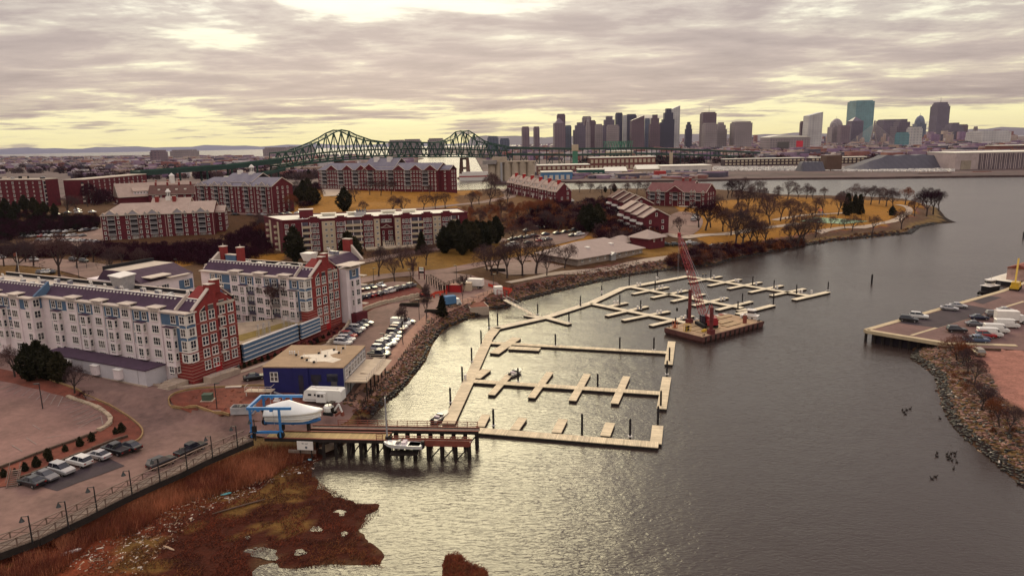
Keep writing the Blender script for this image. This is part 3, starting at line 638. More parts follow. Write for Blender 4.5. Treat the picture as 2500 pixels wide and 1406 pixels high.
# the part of the front that steps forward at the left
for c in (-54.2, -63.2, -72.4):
    MB().box(c-1.75, c+1.75, -2.82, -2.6, 0, 15.35).build('pilaster', SIDING, t)
    for z in ROWS: win(t, W3, c, -2.82, z)
    canopy(t, c-1.85, c+1.85, -3.35, 0, 15.35)
for x0 in (-61.4, -70.6):
    o = MB().box(x0, x0+5.6, -2.66, -2.601, 12.05, 14.35, 0).box(x0+3.9, x0+5.6, -2.66, -2.601, 6.9, 11.9, 0).build('cladding_panel', BLUE, t)
    win(t, W2, x0+1.7, -2.66, ROWS[0]-.1); win(t, W2, x0+4.0, -2.66, ROWS[0]-.1); win(t, W2, x0+4.7, -2.66, ROWS[1]); win(t, W2, x0+4.7, -2.66, ROWS[2]); win(t, W2, x0+4.7, -2.6, ROWS[3])
    bo = MB().box(x0+.7, x0+3.1, -3.6, -2.6, 2.8, 11.9, 0).box(x0+.58, x0+3.22, -3.72, -2.6, 11.9, 12.05, 1).build('bay', [SIDING, SHING], t)
    for z in ROWS[1:4]: win(bo, W2, x0+1.9, -3.6, z); win(bo, W1S, x0+3.1, -3.1, z, rad(90))
MB().box(-52.2, -50.3, -2.66, -2.601, 12.05, 14.35).build('cladding_panel', BLUE, t); MB().box(-48.199, -48.14, -.55, -.05, 12.05, 14.35).build('cladding_panel', BLUE, t)
for z in ROWS: win(t, W2, -49.6, -2.6, z); win(t, W2, -48.2, -1.3, z, rad(90))
MB().box(-68, -63, -2.68, -2.6, 0, 3.2).build('garage_door', DARKW, t)
brick_end(t, 1.9, 7.9, 14.0, 15.0, 18.9, 6.2, 9.8)
roof_kit(t, -46, -6, 7, 11, 15.2, 6); roof_kit(t, -80, -50, 5, 11, 15.2, 4)
MB().hexa([(-36, 10, 15.2), (-33, 10, 15.2), (-33, 13, 15.2), (-36, 13, 15.2), (-36.6, 9.4, 18.6), (-32.6, 9.4, 18.3), (-32.6, 13.4, 18.6), (-36.6, 13.4, 18.9)]).build('air_handler', METAL, t)
MB().hexa([(-36.8, 9.2, 18.7), (-32.4, 9.2, 18.4), (-32.4, 13.6, 18.7), (-36.8, 13.6, 19), (-36.8, 9.2, 18.9), (-32.4, 9.2, 18.6), (-32.4, 13.6, 18.9), (-36.8, 13.6, 19.2)]).build('air_handler_hood', WHITE, t)
# long single storey annex in front, its own thing
an = thing('service_annex', 'long low white service annex with dark roof before the apartment block', 'annex', (O1[0], O1[1], 4), AX)
MB().box(-42, -7.6, -5.2, -.3, -1, 3.2, 0).build('wall', MT('painted metal panel', (.47, .43, .46), .6, .06, .3), an)
MB().box(-42.1, -7.4, -5.35, -.28, 3.2, 3.42).build('roof', SHING, an)
for x in (-33.5, -24, -16.5): MB().box(x, x+1.9, -6.1, -5.2, .7, 2.7, 0).box(x-.1, x+2, -6.2, -5.2, 2.7, 2.82, 1).build('ventilation_box', [SIDING, WHITE], an)
for k in range(6): MB().box(-40+k*6, -39.92+k*6, -5.25, -5.2, -.5, 3.2).build('panel_seam', METAL, an)
MB().box(-42.2, -7.3, -5.5, -5.2, -1, .1).build('plinth', CONC, an)
# steps and ramp at the brick corner
st = thing('entrance_steps', 'concrete steps beside the red brick corner of the apartments', 'steps', (O1[0], O1[1], 3.7), AX)
for k in range(6): MB().box(-5.2, -1.6, -3.0-.36*k, -.3 if k == 0 else -3.0-.36*(k-1), -.3, 1.0-.17*k).build('step', CONC, st)
MB().box(-1.6, -1.2, -4.9, -.3, -.3, 1.0).build('cheek_wall', CONC, st)
rp = thing('access_ramp', 'pale concrete access ramp with railing along the brick gable', 'ramp', (O1[0], O1[1], 3.6), AX)
MB().hexa([(1.2, 1.5, -.5), (3.4, 1.5, -.5), (3.4, 9.5, -.5), (1.2, 9.5, -.5), (1.2, 1.5, 1.5), (3.4, 1.5, 1.5), (3.4, 9.5, 1.2), (1.2, 9.5, 1.2)]).build('ramp_body', CONC, rp)
for k in range(7): MB().tube((3.3, 1.7+k*1.25, 1.2), (3.3, 1.7+k*1.25, 2.3), .03, n=4).build('railing_post', METAL, rp)
MB().bar((3.3, 1.6, 2.35), (3.3, 9.4, 2.05), .05, .05).bar((3.3, 1.6, 1.9), (3.3, 9.4, 1.6), .04, .04).build('railing', METAL, rp)
# second wing with the further gable
O2 = (-52.1, 176.6)
t = near_wing('apartment_block', 'second white and blue apartment wing with brick gable across the courtyard', O2, 37, 3, 15, 4.3)
for c in (-7.1, -15.7, -24.3): module(t, c)
for x0 in (-14.0, -22.6, -33.5):
    x1 = x0+5.1 if x0 > -30 else x0+7.4
    blue_panel(t, x0, x1, 12.05, 14.35)
    win(t, W2, x0+1.2, -.06, ROWS[0]-.1); win(t, WB, x0+3.6, -.06, ROWS[0]-.3)
    for z0, zz in ((9.4, ROWS[1]), (6.75, ROWS[2]), (4.1, ROWS[3])):
        blue_panel(t, x0+3.0, x1, z0+.1, z0+2.4); win(t, WB, x0+4.1, -.06, zz)
        MB().box(x0+3.0, x1, -.5, -.07, zz-1.3, zz-1.2).box(x0+3.0, x1, -.5, -.45, zz-1.2, zz-.3).build('balcony', GLB, t)
    bay(t, x0+.4, x0+2.8, 4.1, 11.9, ROWS[1:4]); win(t, W2, x0+1.6, -.002, ROWS[4]); win(t, W2, x0+4.0, -.002, ROWS[4])
blue_panel(t, -5.3, -2.0, 11.95, 14.35); win(t, W2, -3.6, -.06, ROWS[0]-.1); bay(t, -5.2, -2.9, 1.0, 11.7, ROWS[1:]); blue_panel(t, -2.8, -1.95, 4.0, 11.6)
corner_bay(t, ROWS[:3], 6.5, 14.6)
brick_end(t, 2.2, 8.6, 14.4, 15.0, 18.6, 6.6, 10.0)
roof_kit(t, -34, -6, 7, 11, 15.2, 5)
MB().hexa([(-11, 12, 17), (-8.5, 12, 17), (-8.5, 14, 17), (-11, 14, 17), (-11.6, 11.4, 19.2), (-7.9, 11.4, 19.2), (-7.9, 14.6, 19.2), (-11.6, 14.6, 19.2)]).build('air_handler', WHITE, t)
MB().box(-10.5, -9, 12.4, 13.6, 16.4, 17).build('air_handler_duct', METAL, t)
# gable pair at its far left end
mb = MB(); mb.prism([(-37.6, 2), (-36.8, 2), (-36.8, 14), (-37.6, 14)], 14.9, 16.2)
mb.hexa([(-37.6, 1.5, 15), (-36.8, 1.5, 15), (-36.8, 7, 15), (-37.6, 7, 15), (-37.6, 1.5, 15.3), (-36.8, 1.5, 15.3), (-36.8, 7, 19), (-37.6, 7, 19)]); mb.build('fire_wall', SOFF, t)
for x in (-37, -30.5): MB().box(x, x+1.6, 7, 8.6, 16, 20.4, 0).box(x-.1, x+1.7, 6.9, 8.7, 20.4, 20.6, 1).tube((x+.8, 7.8, 20.6), (x+.8, 7.8, 21.3), .1, n=5, m=1).build('chimney', [BRICK, SOFF], t)
MB().box(-35, -31, 7.2, 8.4, 16.4, 18.2, 0).box(-35.1, -30.9, 7.1, 8.5, 18.2, 18.4, 1).build('roof_hatch', [BLUE, SOFF], t)
# return wing going back from the second gable
MB().box(-14, .8, 15, 20.5, -2, 14.7).build('wall', SIDING, t); MB().box(-14, -7, 20.5, 31, -2, 14.7).build('wall', SIDING, t)
MB().box(-1, 1.3, 15.2, 20.9, 14.7, 15.0).build('eave', SOFF, t); canopy(t, -3, 2.6, 14.8, 22, 15.6)
MB().box(.8, .86, 16.4, 20.3, 11.8, 14.4).build('cladding_panel', BLUE, t)
bo = MB().box(.8, 2.0, 16.8, 19.6, 2.6, 11.6).build('bay', SIDING, t)
for z in ROWS[:4]: win(bo, W2, 2.0 if z < 13 else .86, 18.2, z, rad(90)); win(bo, W1S, 1.4, 16.8, z-.1) if z < 13 else None
for z in ROWS[:4]: MB().box(-1, 2.2, 20.5, 22.3, z-1.4, z-1.2).build('balcony', SOFF, t)
MB().box(.8, 2.7, 16, 20.8, -2, 2.4).build('brick_base', BRICKD, t)
mb = MB(); mb.hexa([(-14, 15, 14.7), (-2.5, 15, 14.7), (-6.6, 31, 14.7), (-14, 31, 14.7), (-12, 17, 17.2), (-5.5, 17, 17.2), (-8.4, 29, 17.2), (-12, 29, 17.2)]); mb.build('mansard_roof', SHING, t)
MB().box(-11.9, -8.5, 17.1, 28.9, 17.0, 17.24).build('roof_deck', ROOFD, t)
mb = MB(); mb.hexa([(-9.4, 30.4, 14.7), (-5.6, 30.4, 14.7), (-5.6, 31.2, 14.7), (-9.4, 31.2, 14.7), (-9.4, 30.4, 19), (-5.6, 30.4, 15.1), (-5.6, 31.2, 15.1), (-9.4, 31.2, 19)]); mb.build('fire_wall', SOFF, t)
MB().box(-12, -9.4, 30, 31.4, 15, 20.6, 0).box(-12.1, -9.3, 29.9, 31.5, 20.6, 20.8, 1).build('chimney', [BRICK, SOFF], t)
roof_kit(t, -12, -9, 19, 27, 17.24, 1)
# link wing between the two, at the back of the court
t = thing('apartment_block', 'low link wing with mansard roof joining the two white apartment wings', 'apartments', (-82.8, 186.1, 4.3), AX)
MB().box(-20, 0, -17.5, -2, -2, 15.7).build('wall', SIDING, t)
mb = MB(); mb.hexa([(-16, -17.5, 15.7), (.4, -17.5, 15.7), (.4, -2, 15.7), (-16, -2, 15.7), (-13, -17.5, 18.3), (-5.4, -17.5, 18.3), (-5.4, -3, 18.3), (-13, -3, 18.3)]); mb.build('mansard_roof', SHING, t)
MB().box(-12.9, -5.5, -17.4, -3.1, 18, 18.34).build('roof_deck', ROOFD, t); MB().box(-13.3, -13.0, -17.5, -3, 18, 19.2).build('parapet', BLACK, t)
MB().box(-1.5, 1.0, -10, -3.5, 15.7, 15.95).build('eave', SOFF, t); canopy(t, -4.5, 1.6, -15.5, -9.2, 16.6)
MB().box(0, .05, -6.5, -2.3, 11.8, 14.4).build('cladding_panel', BLUE, t)
for z in ROWS: win(t, W3, 0, -13.5, z, rad(90)); win(t, W3, 0, -10.6, z, rad(90)); win(t, W2, .05, -4.2, z, rad(90))
# striped retaining wall between the gables
rw = thing('retaining_wall', 'blue and white striped retaining wall below the apartment courtyard', 'wall', (0, 0, 0))
a, b2 = Vector((-61.4, 156.0, 0)), Vector((-51.0, 179.8, 0)); c2 = a.lerp(b2, .72)
for p, q, z0, z1 in ((a, c2, 4.2, 8.2), (c2+Vector((.9, -.4, 0)), b2+Vector((.9, -.4, 0)), 4.8, 8.4)):
    n = 4
    MB().bar(p+Vector((0, 0, (z0+z1)/2)), q+Vector((0, 0, (z0+z1)/2+.2)), .5, z1-z0).build('wall_panel', BLUE, rw)
    for k in range(n+1):
        zz = z0+(z1-z0)*k/n; MB().bar(p+Vector((0, 0, zz)), q+Vector((0, 0, zz+.2)), .62, .2).build('white_band', WHITE, rw)
# court behind it
sheet('courtyard', [(-61, 157.5), (-52, 178), (-60, 182), (-75, 176), (-78, 160), (-68, 155)], MT('court paving', (.36, .27, .19), .9, .2, .4), flat=7.9, label='raised paved courtyard with young trees')
sheet('courtyard_lawn', [(-63, 160), (-55, 176), (-58, 178), (-67, 163)], MT('winter lawn', (.22, .15, .04), .95, .2, .5), flat=7.95)
for k, f in enumerate((.28, .36, .62, .72)):
    p = a.lerp(b2, f)+Vector((-1.4, .6, 8.0)); tr = thing('trellis', 'grey metal trellis frame standing on the court edge, %s from the near brick gable' % ORD[k], 'trellis', p, rad(60))
    for dx in (0, 1.4):
        mb = MB()
        for ex in (0, .5):
            for ey in (0, .5): mb.tube((dx+ex-.5, ey, 0), (dx+ex-.5, ey, 3), .035, n=4)
        for zz in (.6, 1.2, 1.8, 2.4, 3.0): mb.bar((dx-.5, 0, zz), (dx, 0, zz), .03).bar((dx-.5, .5, zz), (dx, .5, zz), .03).bar((dx-.5, 0, zz-.5), (dx, 0, zz), .03).bar((dx, 0, zz-.5), (dx, .5, zz), .03)
        mb.build('lattice_post', METAL, tr)
# ================================================================== BUILDINGS ON THE HILL
def frame(A, B):
    d = Vector(B[:2])-Vector(A[:2]); return math.atan2(d.y, d.x), d.length
SLAB = {}
def balc_mesh(w):
    k = round(w, 1)
    if k not in SLAB:
        mb = MB(); mb.box(-w/2, w/2, -1.3, 0, -.12, .08, 0); mb.box(-w/2, w/2, -1.3, -1.22, 1.0, 1.1, 0)
        n = int(w/.35)
        for i in range(n+1): mb.box(-w/2+w*i/n-.035, -w/2+w*i/n+.035, -1.29, -1.23, .08, 1.0, 0)
        SLAB[k] = mb.mesh('balcony', MT('grey balcony paint', (.42, .38, .38), .7, .1, 1))
    return SLAB[k]
PIPE = MT('pale downpipe', (.50, .38, .34), .7, .1, 1)
def hip_gable(t, x0, x1, y0, y1, z0, z1, mat, ov=.5, name='roof', end='gable', trim=True):
    """gabled roof as a thick shell, ridge along x, with pale barge boards at the right end"""
    ym = (y0+y1)/2; s = (z1-z0)/(ym-y0); ya, yb, za = y0-ov, y1+ov, z0-ov*s
    xa = x0+(ym-y0)*.9 if end == 'hip' else x0-.3
    mb = MB(); th = .25
    V = [(x0-.3, ya, za), (x1+.3, ya, za), (x1+.3, ym, z1), (xa, ym, z1), (x0-.3, yb, za), (x1+.3, yb, za)]
    V += [(x, y, z-th) for x, y, z in V]
    mb.add(V, [(0, 1, 2, 3), (5, 4, 3, 2), (4, 0, 3), (7, 6, 9, 8), (10, 11, 8, 9), (6, 10, 9), (0, 6, 7, 1), (1, 7, 8, 2), (2, 8, 11, 5), (5, 11, 10, 4), (4, 10, 6, 0)], 0)
    r = mb.build(name, mat, t)
    if trim:
        mb = MB(); mb.bar((x1+.36, ya, za-.05), (x1+.36, ym, z1-.05), .14, .42); mb.bar((x1+.36, yb, za-.05), (x1+.36, ym, z1-.05), .14, .42)
        mb.bar((x0-.2, ya-.04, za-.02), (x1+.2, ya-.04, za-.02), .12, .2); mb.build('barge_board', SOFF, r)
    return r, s
def cross_dormer(par, xc, w, y0, z0, h, mat, face=SOFF, ridge=4.0, brick=False):
    """gabled dormer facing -y sitting on the eave"""
    x0, x1 = xc-w/2, xc+w/2
    MB().add([(x0, y0, z0), (x1, y0, z0), (xc, y0, z0+h), (x0+.001, y0+ridge, z0), (x1-.001, y0+ridge, z0), (xc, y0+ridge, z0+h)], [(0, 1, 2), (0, 2, 5, 3), (1, 4, 5, 2), (3, 5, 4)], 0).build('dormer_roof', mat, par)
    mb = MB(); mb.bar((x0-.15, y0-.12, z0-.05), (xc, y0-.12, z0+h+.05), .16, .3); mb.bar((x1+.15, y0-.12, z0-.05), (xc, y0-.12, z0+h+.05), .16, .3)
    if not brick: mb.bar((x0, y0-.1, z0), (x1, y0-.1, z0), .12, .2)
    mb.build('dormer_trim', face, par)
    MB().add([(x0+.15, y0-.03, z0), (x1-.15, y0-.03, z0), (xc, y0-.03, z0+h-.15)], [(0, 1, 2)]).build('dormer_face', BRICKD if brick else MT('grey gable boarding', (.30, .27, .30), .8, .1, 1), par)
def cupola(par, x, y, z, k=1.0):
    mb = MB(); mb.box(x-1.1*k, x+1.1*k, y-1.1*k, y+1.1*k, z-.8, z+1.1*k, 0); mb.lathe([(1.0*k, z+1.1*k), (.95*k, z+3.2*k)], 8, 0, (x, y, 0))
    mb.lathe([(1.25*k, z+3.2*k), (1.25*k, z+3.4*k), (.7*k, z+4.1*k), (.05, z+4.7*k)], 8, 0, (x, y, 0)); o = mb.build('cupola', WHITE, par)
    for a in range(0, 8): 
        an = a*math.pi/4+math.pi/8; MB().box(-.16*k, .16*k, -.05, .02, 0, 1.5*k).build('louvre', DARKW, o).matrix_local = Matrix.Translation((x+.93*k*math.cos(an), y+.93*k*math.sin(an), z+1.4*k)) @ Matrix.Rotation(an+math.pi/2, 4, 'Z')
def chim(par, x, y, z0, z1, w=1.2, m=BRICK): MB().box(x-w/2, x+w/2, y-w/2, y+w/2, z0, z1, 0).box(x-w/2-.1, x+w/2+.1, y-w/2-.1, y+w/2+.1, z1, z1+.18, 1).build('chimney', [m, SOFF], par)
def brick_apts(label, A, B, zg, D, H, floors, rh, roofm, balc, cols, dorm_big=(), dorm_small=(), pipes=(), endcols=2, bw=3.6, fl=2.65, brickd=(), wm=None, bm=BRICKD, name='brick_apartments', sub=4):
    an, L = frame(A, B); t = thing(name, label, 'apartments', (A[0], A[1], zg), an)
    MB().prism([(0, 0), (L, 0), (L, D), (0, D)], -sub, H).build('wall', bm, t)
    r, s = hip_gable(t, 0, L, 0, D, H, H+rh, roofm, .6, end='hip' if name == 'brick_apartments' else 'gable')
    # brick gable of the right-hand end
    MB().add([(L-.4, 0, H), (L, 0, H), (L, D, H), (L-.4, D, H), (L-.4, D/2, H+rh-.3), (L, D/2, H+rh-.3)], [(1, 2, 5), (0, 4, 3), (0, 1, 5, 4), (3, 4, 5, 2)]).build('end_gable', bm, t)
    top = H-1.35
    for x in balc:
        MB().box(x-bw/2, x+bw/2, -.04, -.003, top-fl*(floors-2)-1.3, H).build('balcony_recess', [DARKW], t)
        for f in range(floors-1): link('balcony', balc_mesh(bw), t, (x, -.04, top-fl*f-1.15))
        for dx in (-bw/2, bw/2): MB().bar((x+dx, -.1, -.5), (x+dx, -.1, H), .14).build('downpipe', PIPE, t)
        if floors > 3: win(t, WTR, x, -.02, top-fl*(floors-1))
    for x in cols:
        for f in range(floors): win(t, wm or WS, x, 0, top-fl*f)
    for k in range(endcols):
        y = D*(k+1)/(endcols+1)
        for f in range(floors): win(t, wm or WS, L, y, top-fl*f, rad(90))
    for x in dorm_big: cross_dormer(r, x, bw+1.6, -.5, H+.0, 2.3, roofm)
    for x in dorm_small: cross_dormer(r, x, 1.7, -.5, H-.1, 1.2, roofm, ridge=2)
    for x0, w in brickd: cross_dormer(r, x0, w, -.7, H-.4, w*.33, roofm, ridge=6, brick=True)
    for x in pipes: MB().bar((x, -.1, -.5), (x, -.1, H), .16).build('downpipe', PIPE, t)
    return t, r, L
# A: the block with the cupola above the hedge
P = lambda x, y, z: G(x, y, z)
t, r, L = brick_apts('brick apartments with tan roof, white cupola and balconies above the dark thicket', P(253, 587, 6), P(526, 576, 6), 6, 17, 13.0, 5, 5.2, SHTAN,
    [4.8, 15.7, 25.2, 37.4, 49], [1.4, 8.2, 12.4, 18.7, 21.6, 28.3, 33, 41, 45.2, 52.3], [4.8, 15.7, 25.2, 37.4, 49], [1.4, 8.2, 12.4, 21.6, 28.3, 41, 45.2, 52.3], [0, 31, 32.2, 54.6], 2)
hip_gable(r, 23, 42, 2.5, 20, 14.4, 20.2, SHTAN, .3, 'upper_roof'); cupola(r, 31, 10.5, 19.6, 1.15); chim(r, 25.6, 9, 17, 21.2, 1.7); chim(r, 34.2, 9, 17, 21.2, 1.7)
MB().box(L+.002, L+4.5, 5, 14, -3, 12.6).build('end_wing', BRICKD, t); hip_gable(t, L, L+4.5, 5, 14, 12.4, 15.4, SHTAN, .4, 'end_wing_roof')
for f in range(5): win(t, W2, L+4.5, 8, 11.4-2.65*f, rad(90)); win(t, W2, L+4.5, 11.4, 11.4-2.65*f, rad(90)); win(t, WS, L+2.2, 5, 11.4-2.65*f)
# B: behind it, grey roof
t, r, L = brick_apts('brick apartments with slate grey roof and two white roof turrets behind the tan roofed block', P(482, 514, 14), P(669, 520, 14), 13, 17, 16.6, 6, 4.6, SHGREY,
    [6, 17.5, 26.5, 42, 55.5], [2.3, 9.8, 14, 21.2, 23.6, 30.4, 36, 46, 51, 59.6], [6, 17.5, 26.5, 42, 55.5], [2.3, 9.8, 14, 21.2, 30.4, 46, 51, 59.6], [0, 33.5, 48.5, 62], 3)
hip_gable(r, 20, 44, 3, 22, 18.6, 23.5, SHGREY, .3, 'upper_roof'); cupola(r, 36, 12, 22.6, 1.3); MB().box(25, 27.4, 11, 13.4, 21, 25.2).build('roof_turret', WHITE, r)
MB().box(10, 34, 14, 16, 19.8, 21.4).build('roof_screen', ROOFW, r)
# C: long block on the crest
A, B = P(779, 462, 19.5), P(1070, 467, 19.5); an, L = frame(A, B); fx = lambda px: L*((px-779)/291)*(549.6/499.1+ (1-549.6/499.1)*((px-779)/291)) if False else L*((px-779)/291*1.1/(1+.1*(px-779)/291))
cols = [fx(p) for p in (783, 788, 803, 809, 815, 821, 827, 842, 848, 855, 862, 879, 886, 893, 899, 914, 921, 929, 937, 946, 968, 975, 982, 989, 1006, 1013, 1020, 1027, 1048, 1056, 1064)]
t, r, L = brick_apts('longest brick apartment block with grey roof on the crest of the gold lawn', A, B, 18.6, 15, 15.6, 5, 4.6, SHGREY, [fx(p) for p in (794, 834, 870, 906, 956, 997, 1040)], cols, (), (), [fx(p) for p in (786, 925, 940, 1064)], 2, 5.2, 2.85,
    [(fx(p), 11) for p in (814, 852, 886, 977, 1018, 1054)], None, BRICKD, 'brick_apartments', 6)
hip_gable(r, fx(885), fx(960), 3, 20, 17.6, 23.6, SHGREY, .3, 'upper_roof'); chim(r, fx(905), 9, 18, 24.4, 3, WHITE); chim(r, fx(937), 9, 18, 24.4, 3, WHITE)
cross_dormer(r, fx(906), 13, -.8, 15.2, 4.4, SHGREY, ridge=7, brick=True)
MB().box(L+.002, L+8, 3, 12, -6, 15.8).build('end_wing', BRICKD, t); hip_gable(t, L, L+8, 3, 12, 15.6, 18.6, SHGREY, .4, 'end_wing_roof')
for f in range(5):
    for y in (6, 9): win(t, WS, L+8, y, 14.2-2.85*f, rad(90))
    win(t, WS, L+4, 3, 14.2-2.85*f)
# F: by the park
A, B = P(1578, 497, 9.5), P(1722, 506, 9.5); A = (A.x-2, A.y-10, 0); FL = frame(A, B)[1]
t, r, L = brick_apts('brick apartments with red brown roof beside the park', A, B, 9.2, 17, 9.6, 3, 5.0, SHRED, [FL*k for k in (.11, .28, .5, .7, .88)], [FL*k for k in (.04, .2, .23, .42, .58, .64, .77, .82, .96)], (), [FL*k for k in (.04, .2, .23, .77, .82, .96)], [FL*.62, FL*.66], 3, 3.6, 2.85, [(FL*.5, 12)], name='park_apartments')
hip_gable(r, FL*.36, FL*.72, 4, 20, 11, 16.0, SHRED, .3, 'upper_roof'); chim(r, FL*.5, 12, 14, 17.6); chim(r, FL*.62, 12, 14, 17.6)
MB().box(FL*.6, L-4, -3.5, -3.2, -1, 1.0).build('garden_wall', SOFF, t)
# D: cream and red apartments
A, B = P(696, 622, 5), P(1113, 598, 5); an, L = frame(A, B); H = 14.6; D_ = 22
t = thing('cream_apartments', 'cream and dark red apartment block with white flat roof and stepped parapets', 'apartments', (A.x, A.y, 5), an)
fx = lambda px: (px-696)/417*L
RC = (fx(925), fx(960))
MB().prism([(0, 0), (RC[0], 0), (RC[0], 5), (RC[1], 5), (RC[1], 0), (L+6, 0), (L+6, D_), (-2, D_+6), (-9, D_+4)], -3, H).build('wall', BRICKD, t)
MB().prism([(.3, .3), (RC[0]-.3, .3), (RC[0]-.3, 5.3), (RC[1]+.3, 5.3), (RC[1]+.3, .3), (L+5.7, .3), (L+5.7, D_-.3), (-2, D_+5.7), (-8.7, D_+3.7)], H, H+.25).build('roof', ROOFW, t)
mb = MB()
for a, b2 in (((0, 0), (RC[0], 0)), ((RC[1], 0), (L+6, 0)), ((L+6, 0), (L+6, D_)), ((L+6, D_), (-2, D_+6)), ((-9, D_+4), (0, 0)), ((RC[0], 5), (RC[1], 5))): mb.bar((*a, H+.35), (*b2, H+.35), .5, .7)
mb.build('parapet', BRICKD, t)
rows = [H-2.1-2.62*k for k in range(5)]
for px in (768, 831, 896, 990, 1042, 1091):
    x = fx(px); MB().box(x-2.5, x+2.5, -.5, .3, -2, H+1.0, 0).box(x-1.6, x+1.6, -.5, .3, H+1.0, H+1.6, 0).box(x-2.6, x-1.6, -.6, .4, H+1.0, H+1.15, 1).box(x+1.6, x+2.6, -.6, .4, H+1.0, H+1.15, 1).box(x-1.7, x+1.7, -.6, .4, H+1.6, H+1.75, 1).build('stepped_pilaster', [BRICKD, SOFF], t)
    for z in rows: win(t, W2, x, -.5, z); win(t, W1S, x-1.5, -.5, z); win(t, W1S, x+1.5, -.5, z)
for a, b2, ws in ((786, 820, (796, 808)), (907, 924, (918,)), (961, 979, (968,)), (1053, 1082, (1062, 1073))):
    MB().box(fx(a), fx(b2), -.12, -.001, -2, H-.6).build('cream_panel', CREAM, t)
    for p in ws:
        for z in rows: win(t, WC, fx(p), -.12, z+.2)
for a, b2 in ((740, 761), (841, 882), (1001, 1032), (1103, 1116)):
    x, w = (fx(a)+fx(b2))/2, fx(b2)-fx(a)
    MB().box(x-w/2, x+w/2, -.05, -.002, rows[-1]-1.2, H-.7).build('balcony_recess', GLB, t)
    for z in rows: MB().box(x-w/2, x+w/2, -1.2, -.05, z-1.3, z-1.1).box(x-w/2, x+w/2, -1.2, -1.12, z-1.1, z-.2).build('balcony', CREAM, t)
    for k in range(max(1, int(w/3.4))+1): MB().box(x-w/2+k*3.4-.12, x-w/2+k*3.4+.12, -1.1, -.05, rows[-1]-1.2, H-.8).build('balcony_pier', SIDING, t)
for z in rows: win(t, W2, 1.6, 0, z); win(t, W2, fx(720), 0, z)
# left end with cream strips and small balconies
for f, w, m in ((.2, 2.2, CREAM), (.62, 2.6, CREAM)):
    p = Vector((0, 0)).lerp(Vector((-9, D_+4)), f); q = Vector((0, 0)).lerp(Vector((-9, D_+4)), f+w/28); nrm = Vector((-.94, -.33))
    MB().prism([p+nrm*.02, q+nrm*.02, q+nrm*.2, p+nrm*.2], -2, H-.6).build('cream_panel', m, t)
    for z in rows: MB().prism([p+nrm*.1+(q-p)*1.25, p+nrm*.1+(q-p)*2.2, p+nrm*1.0+(q-p)*2.2, p+nrm*1.0+(q-p)*1.25], z-1.3, z-.3).build('balcony', CREAM, t)
# recessed entrance with glazed lean-to
MB().box(RC[0]+.5, RC[1]-.5, 3.4, 5, -2, 9.4, 0).box(RC[0]+.5, RC[1]-.5, 3.2, 5, 9.4, 9.6, 1).build('entrance_block', [BRICKD, SOFF], t)
xm = (RC[0]+RC[1])/2
MB().add([(xm-1.9, 3.3, 9.6), (xm+1.9, 3.3, 9.6), (xm, 3.3, 10.7)], [(0, 1, 2)], 0).bar((xm-2, 3.2, 9.6), (xm, 3.2, 10.8), .2, .25, 1).bar((xm+2, 3.2, 9.6), (xm, 3.2, 10.8), .2, .25, 1).build('pediment', [BRICKD, SOFF], t)
for z in (7.2, 4.6):
    for dx in (-1.6, 1.1, 2.2): win(t, W1S, xm+dx, 3.4, z)
win(t, WTR, xm-1, 5, rows[0]); win(t, WTR, xm+1.2, 5, rows[0])
sx0, sx1 = RC[0]+.8, RC[1]-.2
lt = MB().hexa([(sx0, -1.5, -2), (sx1, -1.5, -2), (sx1, 3.3, -2), (sx0, 3.3, -2), (sx0, -1.5, .9), (sx1, -1.5, .9), (sx1, 3.3, 3.4), (sx0, 3.3, 3.4)]).build('sunroom', CREAM, t)
for i in range(5):
    for j in range(3):
        x0 = sx0+1.2+(sx1-sx0-1.3)*i/5; x1 = sx0+1.2+(sx1-sx0-1.3)*(i+1)/5-.25; f0, f1 = j/3+.03, (j+1)/3-.05
        pt = lambda x, f: (x, -1.5+4.8*f, .93+2.5*f)
        MB().add([pt(x0, f0), pt(x1, f0), pt(x1, f1), pt(x0, f1)], [(0, 1, 2, 3)]).build('pane', GL, lt)
# ground floor terrace front
gf = MB().box(fx(886), fx(1003), -7, -.2, -2.4, 1.2).build('ground_floor', CREAM, t); MB().box(fx(886)-.2, fx(1003)+.2, -7.2, -.2, 1.2, 1.4).build('ground_floor_roof', CREAM, t)
for px in (893, 900, 907, 922, 932, 950, 960, 983, 990, 996): win(t, W2, fx(px), -7, -.4)
MB().box(fx(940), fx(943), -7.06, -7, -2.2, .6).build('entrance_door', DARKW, t)
MB().box(fx(1003)+.2, L+5, -3, -.2, -2.2, .9).build('ground_floor', CREAM, t)
for px in (1012, 1022, 1060, 1070): win(t, W2, fx(px), -3, -.4)
# roof things
MB().box(fx(735), fx(768), 8, 14, H+.25, H+4.0, 0).box(fx(735)-.2, fx(768)+.2, 7.8, 14.2, H+4.0, H+4.25, 1).build('lift_house', [BRICKD, SOFF], t)
for px in (792, 855, 942, 995): MB().hexa([(fx(px), 15, H+.25), (fx(px)+5, 15, H+.25), (fx(px)+5, 17.5, H+.25), (fx(px), 17.5, H+.25), (fx(px)-1, 14, H+1.6), (fx(px)+6, 14, H+1.6), (fx(px)+6, 18, H+1.6), (fx(px)-1, 18, H+1.6)]).build('roof_vent', ROOFW, t)
sk = MB().box(fx(868), fx(896), 8, 13, H+.25, H+2.2).build('skylight_base', METAL, t)
for i in range(4): MB().gable(fx(872)+i*1.25, fx(872)+i*1.25+1.2, 8, 13, H+2.2, H+3.3, axis='y').build('skylight', GLB, sk)
for k in range(14): MB().box(0, .5, 0, .5, H+.25, H+.75).build('roof_vent', METAL, t).location = (random.uniform(4, L), random.uniform(3, 12), 0)
